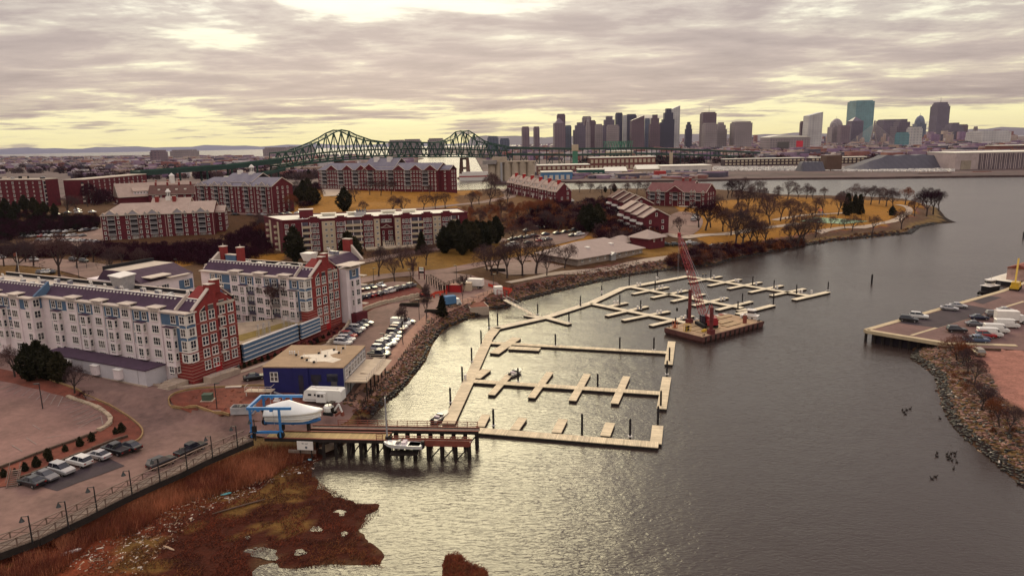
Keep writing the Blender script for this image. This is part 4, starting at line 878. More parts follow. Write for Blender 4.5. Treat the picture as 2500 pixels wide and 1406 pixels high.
# E: row of townhouses seen from their front
A, B = P(1244, 474, 15), P(1360, 495, 14.3); an, L = frame(A, B); n = 6
L = 84; d = Vector((math.cos(an), math.sin(an))); A = Vector(B[:2])-d*L
for i in range(n):
    w = L/n; o = A+d*(w*i); z = 14.2+.45*(n-1-i)
    t = thing('townhouse', 'red brick townhouse below the grey silos, %s in the row' % ('rightmost' if i == n-1 else ORD[i]+' from the left'), 'townhouse', (o.x, o.y, z), an, 'brick townhouses in a row')
    MB().box(0, w-.02, 0, 10, -4, 7.2).build('wall', BRICKD, t)
    r, s = hip_gable(t, .3, w-.35, 0, 10, 7.2, 12.2, SHTAN, .5, end='gable')
    MB().add([(w-.4, 0, 7.2), (w-.02, 0, 7.2), (w-.02, 10, 7.2), (w-.4, 10, 7.2), (w-.4, 5, 12), (w-.02, 5, 12)], [(1, 2, 5), (0, 4, 3), (0, 1, 5, 4), (3, 4, 5, 2)]).build('party_wall', BRICKD, t)
    for x in (3.6, 9.4):
        MB().box(x-.8, x+.8, .6, 3.4, 7.5, 9.4, 0).gable(x-1, x+1, .4, 3.8, 9.4, 10.1, 1, axis='y').build('dormer', [WHITE, SHTAN], r); win(r, WS, x, .6, 8.5)
    chim(r, 7.6, 4.6, 9.5, 13.8, 1.9, REDM)
    for x in (2.4, 6.6, 11):
        for zz in (5.5, 2.4): win(t, WS if zz > 3 or x != 6.6 else W1S, x, 0, zz)
    MB().box(4.2, 5.4, -.08, 0, .2, 2.9).build('front_door', WHITE, t); MB().bar((.1, -.1, -1), (.1, -.1, 7.2), .16).build('downpipe', PIPE, t)
    for k in range(4): MB().box(4, 5.6, -.4*(k+1), -.4*k, -1.5, .2-.4*k).build('step', CONC, t)
    MB().add([(9.0, 2.0, 9.22), (10.2, 2.0, 9.22), (10.2, 3.0, 10.2), (9.0, 3.0, 10.2)], [(0, 1, 2, 3)]).build('roof_window', GLB, r)
    if i == n-1:
        for zz in (5.6, 2.6): win(t, WS, w-.02, 7.5, zz, rad(90))
        win(t, WS, w-.02, 3.4, 2.6, rad(90)); win(t, WS, w-.02, 7.2, 8.6, rad(90)); MB().box(-1, w+.1, -.1, 10.1, -4, -.9).build('plinth', SOFF, t)
# G: stepped white-trimmed row ending in a brick gable
for j, (pe, nrow, lab, zg, px0) in enumerate((((1632, 562), 4, 'brick gabled terrace house above the drive, %s', 8, 0), ((1592, 528), 4, 'terrace house with white balconies above the thicket, %s', 11, 0))):
    e = P(*pe, zg); an = rad(20); back = Vector((-.42, .91)).normalized()
    for i in range(nrow):
        o = Vector(e[:2])+back*(5.6*i)+Vector((-14*math.cos(an), -14*math.sin(an)))
        z = zg+.9*i; t = thing('terrace_house', lab % ('nearest' if i == 0 else ORD[i]+' behind the nearest'), 'terrace house', (o.x, o.y, z), an, 'stepped terrace houses')
        MB().box(0, 14, 0, 5.58, -4, 7, 0).build('wall', BRICKD, t)
        MB().add([(0, .01, 7), (14, .01, 7), (7, .01, 10.4), (0, 5.57, 7), (14, 5.57, 7), (7, 5.57, 10.4)], [(0, 1, 2), (3, 5, 4)], 0).build('gable_wall', BRICKD, t)
        MB().add([(-.6, -.3, 6.7), (7, -.3, 10.5), (14.6, -.3, 6.7), (-.6, 5.7, 6.7), (7, 5.7, 10.5), (14.6, 5.7, 6.7), (-.6, -.3, 7.0), (7, -.3, 10.8), (14.6, -.3, 7.0), (-.6, 5.7, 7.0), (7, 5.7, 10.8), (14.6, 5.7, 7.0)], [(6, 7, 10, 9), (7, 8, 11, 10), (0, 1, 7, 6), (1, 2, 8, 7), (3, 9, 10, 4), (4, 10, 11, 5), (0, 6, 9, 3), (2, 5, 11, 8)]).build('roof', SHTAN if j == 0 else MT('brown shingle', (.12, .06, .05), .9, .15, .5), t)
        MB().bar((-.7, -.4, 6.9), (7, -.4, 10.75), .2, .5).bar((14.7, -.4, 6.9), (7, -.4, 10.75), .2, .5).build('barge_board', SOFF, t)
        for zz in (4.6, 1.6):
            MB().box(-1.4, -.02, .6, 5, zz-1.2, zz-.2).build('balcony', WHITE, t)
            if i == 0: win(t, WS, 3.6, 0, zz); win(t, WS, 10.6, 0, zz)
        if i == 0: win(t, WS, 7, 0, 8)
# H: low hall with hipped roof, and two pavilions behind it
def hip_hall(label, C, an, L, D, h, rh, zg, name='hall', wallm=None, roofm=None, ov=1.0, n=8):
    t = thing(name, label, 'hall', (C[0], C[1], zg), an)
    MB().box(0, L, 0, D, -2, h).build('wall', wallm or MT('stone wall', (.25, .19, .16), .9, .2, .8), t)
    a = D/2; MB().add([(-ov, -ov, h), (L+ov, -ov, h), (L+ov, D+ov, h), (-ov, D+ov, h), (a, D/2, h+rh), (max(L-a, a+.1), D/2, h+rh), (-ov, -ov, h-.25), (L+ov, -ov, h-.25), (L+ov, D+ov, h-.25), (-ov, D+ov, h-.25)],
      [(0, 1, 5, 4), (1, 2, 5), (2, 3, 4, 5), (3, 0, 4), (0, 6, 7, 1), (1, 7, 8, 2), (2, 8, 9, 3), (3, 9, 6, 0), (6, 9, 8, 7)]).build('roof', roofm or MT('pale grey shingle', (.33, .245, .215), .85, .06, .4), t)
    for k in range(n): win(t, WC, L*(k+.6)/n, 0, h-1.1)
    return t
c = P(1410, 650, 4)
t = hip_hall('low stone hall with wide pale hipped roof on the shore path', c, rad(41), 40, 23, 2.9, 4.6, 4, n=9)
for f in (.30, .66): MB().box(40*f-.9, 40*f+.9, 5.2, 7.0, 5.0, 5.8).build('skylight', WHITE, t)
MB().gable(18, 22, -1.8, 1, 2.4, 3.4, axis='y').build('porch_roof', METAL, t); MB().box(18.6, 21.4, -1.2, -.01, -1, 2.4).build('porch', METAL, t)
c = P(1512, 607, 4.5); hip_hall('small pale gabled pavilion behind the low hall', c, rad(41), 12, 9, 2.6, 2.4, 4.5, 'pavilion', n=3)
c = P(1585, 606, 5); hip_hall('square pavilion with pyramid roof beside the crane tip', c, rad(41), 11, 11, 4.2, 3.2, 5, 'pavilion', BRICKD, n=2)
# far left: two brick slab blocks
def slab(label, A, an, L, D, H, zg, cols, rows, name='slab_block'):
    t = thing(name, label, 'apartments', (*A, zg), an); MB().box(0, L, 0, D, -5, H).build('wall', BRICKD, t); MB().box(-.2, L+.2, -.2, D+.2, H, H+.5).build('roof_edge', SOFF, t); MB().box(.4, L-.4, .4, D-.4, H+.4, H+.6).build('roof', ROOFD, t)
    for i in range(cols):
        for j in range(rows): win(t, W2 if i % 2 == 0 else WC, L*(i+.5)/cols, 0, H-2-2.9*j)
    return t
t = slab('dark brick slab block at the left edge of the hill', (-372, 509), rad(-11.7), 50, 13, 20.5, 12, 9, 6)
for j in range(6): MB().box(50, 50.1, 0, 2.0, 20-2.9*j-2.6, 20-2.9*j-.4).build('stair_window', DARKW, t); MB().box(50, 50.15, .2, 1.9, 20-2.9*j-.4, 20-2.9*j+.2).build('spandrel', SOFF, t)
MB().box(50.01, 50.25, -.2, .2, -2, 20.5).build('quoin_strip', METAL, t)
for k in range(12): MB().box(0, random.uniform(1, 3), 0, random.uniform(1, 3), 21, random.uniform(21.8, 23)).build('roof_unit', random.choice((SOFF, BLACK, METAL)), t).location = (random.uniform(2, 46), random.uniform(2, 10), 0)
t = slab('second brick slab block behind the first, seen from its dark end', (-322, 520), rad(0), 15, 90, 19, 12, 0, 0)
for j in range(6):
    MB().box(12.5, 14.4, -.06, 0, 17.5-2.9*j-1.4, 17.5-2.9*j).build('stair_window', DARKW, t); MB().box(12.6, 14.3, -.09, 0, 17.5-2.9*j-2.6, 17.5-2.9*j-1.4).build('spandrel', SOFF, t)
    for k in range(12): win(t, WS, 15, 5+7*k, 17.2-2.9*j, rad(90))
# gabled hall with dormers and a white turret
A = P(292, 500, 13.5); t = thing('gabled_hall', 'brick hall with tan gable roof, dormer and white turret behind the cupola block', 'hall', (A.x, A.y, 13.0), rad(38))
MB().box(0, 50, 0, 17, -3, 6.5).build('wall', BRICKD, t); r, s = hip_gable(t, 0, 50, 0, 17, 6.5, 15, SHTAN, .9)
MB().add([(-.02, 0, 6.5), (-.02, 17, 6.5), (-.02, 8.5, 14.6)], [(0, 2, 1)]).build('gable_wall', BRICKD, t)
mb = MB(); mb.bar((-.5, -.9, 5.6), (-.5, 8.5, 15), .2, .6); mb.bar((-.5, 17.9, 5.6), (-.5, 8.5, 15), .2, .6); mb.build('barge_board', SOFF, r)
MB().box(10, 22, .4, 6, 7, 9.2, 0).build('dormer', SIDING, r); MB().hexa([(9.6, 0, 9.2), (22.4, 0, 9.2), (22.4, 7.2, 12.4), (9.6, 7.2, 12.4), (9.6, 0, 9.5), (22.4, 0, 9.5), (22.4, 7.2, 12.7), (9.6, 7.2, 12.7)]).build('dormer_roof', SHTAN, r)
for k in range(6): win(r, WC, 11+2*k, .4, 8.2)
for k in range(4): MB().hexa([(25+5*k, 1.6, 8.2), (27.4+5*k, 1.6, 8.2), (27.4+5*k, 3.4, 10), (25+5*k, 3.4, 10), (25+5*k, 1.6, 8.4), (27.4+5*k, 1.6, 8.4), (27.4+5*k, 3.4, 10.2), (25+5*k, 3.4, 10.2)]).build('skylight', ROOFW, r)
MB().box(37, 40, 7, 10, 12, 19, 0).add([(36.6, 6.6, 19), (40.4, 6.6, 19), (40.4, 10.4, 19), (36.6, 10.4, 19), (38.5, 8.5, 21.2)], [(0, 1, 4), (1, 2, 4), (2, 3, 4), (3, 0, 4)], 0).build('turret', WHITE, r)
win(t, WTR, -.02, 8, 2.6, rad(-90)); win(t, WS, -.02, 6, 8.4, rad(-90)); win(t, WS, -.02, 11, 8.4, rad(-90)); MB().box(-2.2, -.03, 5, 11, -3, .6).build('entrance_porch', SIDING, t)
for k in range(5): chim(r, 12+8*k, 12, 12, 16, 1.1)
for k, (x0, an, ln) in enumerate(((-262, rad(10), 38), (-232, rad(-20), 30))):
    t = thing('gabled_house', ('long brick house with red roof and skylights behind the cupola block', 'brick house with steep roof beside the slate roofed block')[k], 'house', (x0, 520+6*k, 14), an)
    MB().box(0, ln, 0, 13, -3, 6).build('wall', BRICKD, t); r, s = hip_gable(t, 0, ln, 0, 13, 6, 12, SHTAN if k else MT('brown shingle', (1,)*3), .6)
    for j in range(4): MB().box(6+6*j, 7.6+6*j, 2.6, 3.8, 8.3, 9.3).build('skylight', ROOFW, r); chim(r, 4+8*j, 6.5, 11, 14, 1.1, BRICK)
    for j in range(6): win(t, WS, 3+ln/7*j, 0, 4)
# ================================================================== MARINA
def plank_mat(name, col, pitch=.30, gap=.35, rough=.85, axis=0):
    if name in _M: return _M[name]
    m, nt, b = new_mat(name); P = ocoord(nt); s = nd(nt, 'ShaderNodeSeparateXYZ'); nt.links.new(P, s.inputs[0])
    u = mth(nt, 'DIVIDE', s.outputs[axis], pitch); fr = mth(nt, 'FRACT', u); cell = mth(nt, 'FLOOR', u)
    wn = nd(nt, 'ShaderNodeTexWhiteNoise', noise_dimensions='1D'); nt.links.new(cell, wn.inputs['W'])
    line = ramp(nt, fr, [(0, (gap,)*3), (.10, (1,)*3), (.92, (1,)*3), (1, (gap,)*3)])
    tone = ramp(nt, wn.outputs['Value'], [(0, (.82,)*3), (1, (1.1,)*3)])
    n = noise(nt, P, .8, 4); bl = ramp(nt, n, [(.3, (.85,)*3), (.7, (1.1,)*3)])
    c = mix(nt, 1, mix(nt, 1, mix(nt, 1, col, line, 'MULTIPLY'), tone, 'MULTIPLY'), bl, 'MULTIPLY')
    nt.links.new(c, b.inputs['Base Color']); b.inputs['Roughness'].default_value = rough; _M[name] = m; return m
DECKW = plank_mat('dock planks', (.66, .53, .36)); DECKG = plank_mat('bleached dock planks', (.70, .585, .43))
FLOAT = MT('dark dock float', (.016, .012, .012), .8, .2, 1)
PILEM = MT('black pile', (.014, .010, .012), .7, .2, 1)
def dock(name, label, a, b, w, mat=DECKW, z=.55, group=None, ext=0):
    A, B = G(*a, z), G(*b, z); d = (B-A).normalized(); A -= d*ext; B += d*ext; L = (B-A).length
    t = thing(name, label, 'dock', (A.x, A.y, 0), math.atan2(d.y, d.x), group)
    MB().box(.12, L-.12, -w/2+.1, w/2-.1, -.3, z-.14).build('float', FLOAT, t)
    n = max(1, round(L/3.0))
    for i in range(n):
        x0, x1 = L*i/n+.02, L*(i+1)/n-.02
        MB().box(x0, x1, -w/2, w/2, z-.14, z).build('deck_section', mat, t)
    return t
dz = [0]
def docks(items):
    for it in items:
        dz[0] += 1; z = .55+.004*(dz[0] % 9); dock(*it[:5], mat=it[5] if len(it) > 5 else DECKW, z=z, group=it[6] if len(it) > 6 else None, ext=it[7] if len(it) > 7 else 0)
FG = 'finger docks of the marina'
docks([('main_dock', 'wide timber walkway dock running out from the red railed pier', (1094, 1034), (1150, 917), 2.5), ('main_dock', 'wide timber walkway dock between the middle and upper cross docks', (1150, 917), (1196, 818), 2.5, DECKW, None, .1), ('main_dock', 'short kinked walkway dock at the bend of the marina', (1196, 819), (1211, 800), 2.8, DECKW, None, .6),
 ('cross_dock', 'upper timber cross dock with rows of cleats ending at the barge', (1197, 836), (1632, 860), 1.9), ('dock_platform', 'broad timber platform on the upper cross dock', (1243, 848), (1318, 852), 2.6), ('finger_dock', 'wide skewed finger dock at the root of the upper cross dock', (1206, 862), (1262, 824), 2.6, DECKW, FG), ('end_dock', 'end dock of the upper cross dock beside the barge', (1640, 833), (1632, 889), 1.9),
 ('cross_dock', 'middle timber cross dock with four crossing fingers', (1152, 929), (1613, 959), 2.0), ('finger_dock', 'finger dock crossing the middle dock beside the small moored boat', (1199, 963), (1243, 914), 1.6, DECKW, FG), ('finger_dock', 'second finger dock crossing the middle dock from the walkway', (1297, 970), (1343, 908), 1.6, DECKW, FG), ('finger_dock', 'third finger dock crossing the middle dock from the walkway', (1397, 977), (1434, 912), 1.6, DECKW, FG), ('finger_dock', 'outermost finger dock crossing the middle dock', (1500, 984), (1530, 918), 1.6, DECKW, FG), ('end_dock', 'long end dock of the middle cross dock', (1628, 920), (1615, 997), 1.9), ('dock_platform', 'short platform beside the walkway above the middle dock', (1160, 922), (1188, 901), 2.4),
 ('cross_dock', 'nearest timber cross dock running out from the red piers', (1162, 1049), (1608, 1085), 2.4), ('finger_dock', 'finger dock just beyond the end of the red railed pier', (1172, 1040), (1187, 1011), 1.7, DECKW, FG), ('finger_dock', 'second finger dock of the nearest cross dock', (1256, 1048), (1277, 1019), 1.7, DECKW, FG), ('finger_dock', 'third finger dock of the nearest cross dock', (1358, 1055), (1375, 1022), 1.8, DECKW, FG), ('finger_dock', 'last finger dock of the nearest cross dock', (1477, 1063), (1490, 1031), 1.8, DECKW, FG), ('end_dock', 'end dock closing the nearest cross dock', (1606, 1038), (1601, 1082), 2.0)])
docks([('main_dock', 'pale walkway dock from the gangway to the bend', (1210, 801), (1332, 774), 2.6, DECKG), ('main_dock', 'pale walkway dock along the rock bank', (1332, 774), (1443, 739), 2.6, DECKG, None, .3), ('main_dock', 'pale walkway dock rising towards the crane boom', (1443, 739), (1520, 703), 2.6, DECKG, None, .3), ('main_dock', 'far pale walkway dock nearest the wooded bank', (1520, 703), (1678, 674), 2.6, DECKG, None, .4),
 ('gangway_landing', 'small landing dock at the foot of the gangway', (1283, 768), (1326, 776), 2.4, DECKG), ('finger_dock', 'pale finger dock opposite the gangway landing', (1332, 774), (1391, 790), 2.0, DECKG, FG),
 ('cross_dock', 'farthest pale cross dock reaching to the open river', (1677, 674), (1980, 722), 2.2, DECKG), ('end_dock', 'skewed end dock of the farthest cross dock', (1938, 731), (2022, 712), 2.0, DECKG),
 ('cross_dock', 'second pale cross dock passing behind the tug', (1540, 700), (1812, 751), 2.2, DECKG), ('end_dock', 'end dock behind the white tug', (1800, 766), (1888, 744), 2.0, DECKG), ('cross_dock', 'third pale cross dock ending at the barge', (1443, 740), (1695, 791), 2.2, DECKG)])
for row, lab, px in (('far', 'farthest', [((1683, 689), (1761, 674)), ((1730, 697), (1808, 681)), ((1778, 704), (1858, 688)), ((1830, 713), (1910, 696)), ((1882, 721), (1965, 704))]), ('second', 'second', [((1544, 717), (1631, 700)), ((1591, 726), (1679, 708)), ((1640, 735), (1720, 717)), ((1692, 745), (1775, 726)), ((1750, 756), (1835, 735))]), ('third', 'third', [((1488, 747), (1531, 738)), ((1480, 770), (1581, 747)), ((1520, 781), (1634, 759)), ((1588, 794), (1691, 770))])):
    for i, (a, b2) in enumerate(px): docks([('finger_dock', 'pale finger dock, %s along the %s cross dock from the bank' % (ORD[i], lab), a, b2, 1.7, DECKG, FG)])
PILE = MB(); PILE.tube((0, 0, -2), (0, 0, 3.5), .21, .20, 8, 0); PILE.lathe([(.21, 3.5), (.05, 3.75)], 8, 0); PILE = PILE.mesh('pile', PILEM)
COLLAR = MB().box(-.35, .35, -.35, .35, .5, .68).mesh('pile_collar', WHITE)
for lab, px in (('along the walkway dock, %s from the red pier', [(1100, 988), (1129, 933), (1152, 888), (1175, 843), (1194, 804), (1215, 793)]), ('at the upper cross dock, %s from the walkway', [(1356, 848), (1513, 856), (1596, 859), (1634, 886)]), ('at the middle cross dock, %s from the walkway', [(1265, 936), (1459, 949), (1628, 919), (1613, 996)]), ('at the nearest cross dock, %s from the red pier', [(1205, 1045), (1421, 1062), (1538, 1072), (1606, 1038)]),
  ('along the pale walkway, %s from the gangway', [(1313, 772), (1417, 751), (1469, 720), (1536, 697), (1605, 683)]), ('at the farthest pale cross dock, %s from the bank', [(1735, 683), (1837, 701), (1889, 709), (1944, 721), (2021, 712)]), ('at the second pale cross dock, %s from the bank', [(1599, 712), (1812, 742), (1801, 762), (1888, 742)]), ('at the third pale cross dock, %s from the bank', [(1389, 789), (1513, 747), (1564, 759), (1649, 803), (1677, 782)])):
    for i, p in enumerate(px):
        g = G(*p); t = link('mooring_pile', PILE, None, g, 0, ('black mooring pile '+lab) % ORD[i], 'pile', 'mooring piles of the marina', None, (1, 1, random.uniform(.92, 1.12)))
        if i % 2 == 0: link('pile_collar', COLLAR, t)
for p, l in (((2128, 692), 'lone dark pile standing in the open river'), ((2498, 582), 'dark channel pile at the right edge of the river')): link('channel_pile', PILE, None, G(*p), 0, l, 'pile', None, None, (1.6, 1.6, .9))
PED = MB().box(-.25, .25, -.25, .25, 0, .95, 0).box(-.3, .3, -.3, .3, .95, 1.05, 0).mesh('power_pedestal', WHITE)
for lab, px in (('beside the walkway docks', [(1136, 925), (1417, 744), (1469, 717), (1603, 682), (1677, 668)]), ('along the farthest pale dock', [(1743, 679), (1796, 688), (1802, 689), (1846, 696), (1890, 704), (1897, 705), (1950, 715), (1957, 715), (1981, 716)]),
  ('along the second pale dock', [(1556, 697), (1563, 697), (1609, 705), (1617, 703), (1655, 716), (1663, 714), (1695, 727), (1703, 726), (1760, 734), (1768, 733)]), ('along the third pale dock', [(1500, 742), (1508, 742), (1557, 755), (1565, 752), (1605, 766), (1613, 765), (1664, 780), (1673, 778), (1701, 786)])):
    for i, p in enumerate(px): link('power_pedestal', PED, None, G(*p, .55), .3, 'white power pedestal %s, %s from the left' % (lab, ORD[i]), 'pedestal', 'white power pedestals on the docks')
# ---- gangway
t = thing('gangway', 'pale metal gangway from the red gate down to the floating dock', 'gangway'); a, b2 = G(1232, 732, 3.6), G(1305, 770, .6)
MB().bar(a, b2, 1.5, .12).build('walkway', DECKG, t)
d = (b2-a).normalized(); s = Vector((-d.y, d.x, 0)).normalized()*.75
for k in (-1, 1):
    MB().bar(a+s*k+Vector((0, 0, 1.1)), b2+s*k+Vector((0, 0, 1.1)), .07).build('handrail', METAL, t)
    for i in range(9): p = a.lerp(b2, i/8)+s*k; MB().bar(p, p+Vector((0, 0, 1.1)), .05).build('baluster', METAL, t)
t = thing('gate_structure', 'red steel gate frame at the head of the gangway', 'gate', GT(1228, 730)+Vector((0, 0, .8)), rad(-35))
for x in (-1.6, 0, 1.6):
    for y in (-1, 1): MB().bar((x, y, -1), (x, y, 2.2), .14).build('post', REDM, t)
for y in (-1, 1): MB().bar((-1.6, y, 2.2), (1.6, y, 2.2), .14).bar((-1.6, y, 1.1), (1.6, y, 1.1), .1).build('top_rail', REDM, t)
MB().box(-2.2, 2.2, -1.3, 1.3, -1.5, -.02).build('abutment', MT('rusty steel', (.10, .04, .035), .8, .3, 1), t)
t = thing('outfall_box', 'square concrete outfall chamber with planted top at the waterline', 'outfall', GT(1162, 745).xy.to_3d(), rad(14)); t.location.z = 0
MB().box(-3, 3, -5.5, 1.5, -2, 2.6, 0).build('chamber_wall', CONC, t); MB().box(-2.6, 2.6, -5.1, 1.1, 2.6, 2.72).build('planting', MT('dry mulch', (1,)*3), t)
for k in range(5): MB().box(-3.02, -2.95, -5.2+k*1.4, -4.9+k*1.4, -1, 2.5).build('form_joint', MT('stained concrete', (.20, .15, .11), .9, .2, 1), t)
# ---- timber finger piers of the boat lift
TIMB = MT('creosoted timber', (.020, .013, .011), .9, .3, .8); RUST = MT('red brown pier paint', (.20, .052, .035), .7, .2, .8); YEL = plank_mat('new yellow planks', (.40, .27, .115), .28, .55)
def finger_pier(label, A, B, w, z, rail0, rail1, side, fascia=0, np_=13, x0=0.0, deckm=None):
    A, B = Vector(A), Vector(B); d = (B-A).normalized(); L = (B-A).length; t = thing('timber_pier', label, 'pier', (A.x, A.y, 0), math.atan2(d.y, d.x))
    MB().box(0, L, -w/2+.3, w/2-.3, z-.12, z).build('deck', deckm or plank_mat('grey pier planks', (.20, .14, .11)), t)
    for y in (-w/2+.15, w/2-.15): MB().box(0, L, y-.15, y+.15, z-.45, z+.12).build('edge_beam', TIMB if not fascia else RUST, t); MB().box(0, L, y-.15, y+.15, z+.121, z+.19).build('wheel_guide', RUST, t)
    ns = int((L-x0)/2.05)
    for i in range(ns+1):
        x = x0+(L-x0-.4)*i/ns
        for y in (-w/2+.35, w/2-.35): MB().tube((x, y, -2.5), (x, y, z-.45), .27, .27, 7).build('pile', TIMB, t)
        MB().box(x-.15, x+.15, -w/2+.1, w/2-.1, z-.75, z-.45).build('cap_beam', TIMB, t)
        if i > ns-3: MB().bar((x, -w/2+.35, z-.7), (x-1.9, -w/2+.35, .1), .2).build('brace', TIMB, t)
    y = side*(w/2-.1); nr = max(1, int((rail1-rail0)/1.7))
    for i in range(nr+1): xx = rail0+(rail1-rail0)*i/nr; MB().bar((xx, y, z), (xx, y, z+1.15), .09).build('rail_post', RUST, t)
    for zz in (.42, .8, 1.15): MB().bar((rail0, y, z+zz), (rail1, y, z+zz), .07, .10).build('rail', RUST, t)
    if fascia: MB().box(rail0, rail1, -w/2-.05, -w/2, z-.55, z+.5).build('fascia', RUST, t)
    return t
finger_pier('upper timber pier on black piles with rust red railing', (-36, 118.9, 0), (-6.2, 116.2, 0), 1.9, 3.2, 4.6, 29.6, 1, x0=5)
finger_pier('lower timber pier on black piles with red fascia boards', (-21.5, 113.1, 0), (-7.3, 111.8, 0), 1.7, 3.0, 1.0, 14.0, -1, 1)
t = finger_pier('plank covered landing slab under the boat lift', (-42.5, 115.6, 0), (-21.3, 113.6, 0), 3.4, 3.35, 19.5, 20.6, -1, 0, deckm=YEL, x0=8)
t = thing('davit_mast', 'tall grey davit mast on the lower pier', 'mast', (-21.5, 112.6, 3.2)); MB().tube((0, 0, 0), (0, 0, 7.6), .16, .13, 8).build('mast', METAL, t); MB().box(-.3, .9, -.3, .3, 0, .7).build('winch', TIMB, t); MB().bar((.1, 0, .5), (1.3, 0, 1.7), .16).build('boom', TIMB, t)
# ---- boat hulls
def hull(L, W, D, bowx=.62, sheer=.25, dead=.35, n=11, z0=0.0):
    """half-decked hull lofted from stations; returns ring list (keel..gunwale both sides)"""
    rings = []
    for i in range(n):
        f = i/(n-1); x = -L/2+L*f; w = W/2*(1 if f < bowx else max(.02, math.sqrt(max(0, 1-((f-bowx)/(1-bowx))**2)))) * (.86+.14*min(1, f*3))
        k = z0+D*(.0 if f < .7 else .75*((f-.7)/.3)**2); zt = z0+D*(1+sheer*f*f); c = k+(zt-k)*dead
        rings.append([(x, 0, k), (x, w*.8, c), (x, w, zt), (x, w*.985, zt+.001), (x, -w*.985, zt+.001), (x, -w, zt), (x, -w*.8, c)])
    return rings
def boat(label, loc, rz, L, W, D, hullm, kind, deckm=None):
    t = thing('motor_boat' if kind != 'wrapped' else 'wrapped_boat', label, 'boat', loc, rz)
    MB().loft(hull(L, W, D)).build('hull', hullm, t, smooth=False)
    return t
WRAP = MT('white shrink wrap', (.78, .755, .72), .35, .04, .8, .15, 2, spec=.5)
HB = paint('blue bottom paint', (.02, .13, .38), .6)
bt = thing('wrapped_boat', 'cabin cruiser shrink wrapped in white, hanging in the blue boat lift', 'boat', (-38.3, 117.2, 4.6), rad(-4))
R = hull(9.6, 3.5, 2.3, .5, .22)
MB().loft([[(x*.97, y*.82, z*.42) for x, y, z in r] for r in R]).build('hull_bottom', HB, bt)
MB().loft([[(x, y, max(z, .85)) for x, y, z in r] for r in R]).build('hull', MT('boat gelcoat', (.72, .69, .66), .25, .04, 1), bt)
rings = []
for i in range(13):
    f = i/12; x = -4.85+9.95*f; w = 1.78*(1 if f < .45 else max(.04, math.sqrt(max(0, 1-((f-.45)/.55)**2)))); zt = 2.28+.5*f*f; h = (1.05+1.05*math.sin(min(1, f/.42)*1.2)) if f < .42 else max(.06, 2.0*max(0, 1-(f-.42)/.58)**1.15)
    rings.append([(x, -w*1.02, zt-.35), (x, -w*1.0, zt+.02), (x, -w*.62, zt+h*.62), (x, -.12, zt+h), (x, .12, zt+h), (x, w*.62, zt+h*.62), (x, w*1.0, zt+.02), (x, w*1.02, zt-.35)])
MB().loft(rings).build('shrink_wrap', WRAP, bt, smooth=True)
for zz in (1.35, 1.75): MB().loft([[(r[6][0]*1.003, r[2][1]*1.005, zz+.18*(i/10)), (r[6][0]*1.003, r[2][1]*1.012, zz+.05+.18*(i/10)), (r[6][0]*1.003, -r[2][1]*1.012, zz+.05+.18*(i/10)), (r[6][0]*1.003, -r[2][1]*1.005, zz+.18*(i/10))] for i, r in enumerate(R)]).build('strake', MT('boat gelcoat', (1,)*3), bt)
MB().tube((-5.2, -.4, .9), (-5.2, -.4, 2.6), .35, .25, 8).tube((-5.2, .5, .9), (-5.2, .5, 2.6), .35, .25, 8).box(-5.5, -4.9, -.7, .8, 2.4, 3.1).build('outboard_engine', PILEM, bt)
for x in (-2.2, 2.4): MB().box(x-.2, x+.2, -.4, .4, -1.1, .35).build('keel_block', TIMB, bt)
# ---- blue travelling boat lift
LB = paint('lift blue', (.028, .165, .42), .5); TYRE = MT('tyre rubber', (.012, .011, .012), .8, .2, 2)
lf = thing('boat_lift', 'blue wheeled boat lift straddling the white wrapped boat', 'boat lift', (-44.9, 114.0, 3.42), rad(-2.5))
Lx, Wy, Hz = 5.4, 6.0, 5.2
for y in (0, Wy):
    for x in (.2, Lx-.2): MB().bar((x, y, .9), (x, y, Hz), .34, .34).build('post', LB, lf)
    MB().bar((-.1, y, 1.15), (Lx+.2, y, 1.15), .32, .42, upv=(0, 0, 1)).build('sill_beam', LB, lf)
    MB().bar((-.3, y, Hz+.18), (Lx+1.9, y, Hz+.18), .36, .46).build('top_beam', LB, lf)
    MB().bar((.2, y, Hz-.9), (1.0, y, Hz), .16).build('knee_brace', LB, lf)
    for x in (1.7, 3.9): MB().tube((x, y+(.5 if y == 0 else -.5), Hz), (x, y+(.9 if y == 0 else -.9), 1.2), .035, n=4).build('sling_cable', METAL, lf); MB().box(x-.25, x+.25, y-.25, y+.25, Hz-.32, Hz).build('winch', LB, lf)
    for x in (.2, Lx-.2):
        MB().tube((x, y-.22, .62), (x, y+.22, .62), .62, n=16).build('wheel', TYRE, lf); MB().box(x-.12, x+.12, y-.34, y-.25, .3, 1.2).box(x-.12, x+.12, y+.25, y+.34, .3, 1.2).build('wheel_fork', LB, lf)
MB().bar((-.1, 0, Hz+.18), (-.1, Wy, Hz+.18), .42, .5).build('cross_beam', LB, lf)
MB().box(.5, 1.2, -.6, -.18, 1.4, 2.4).build('control_box', TIMB, lf)
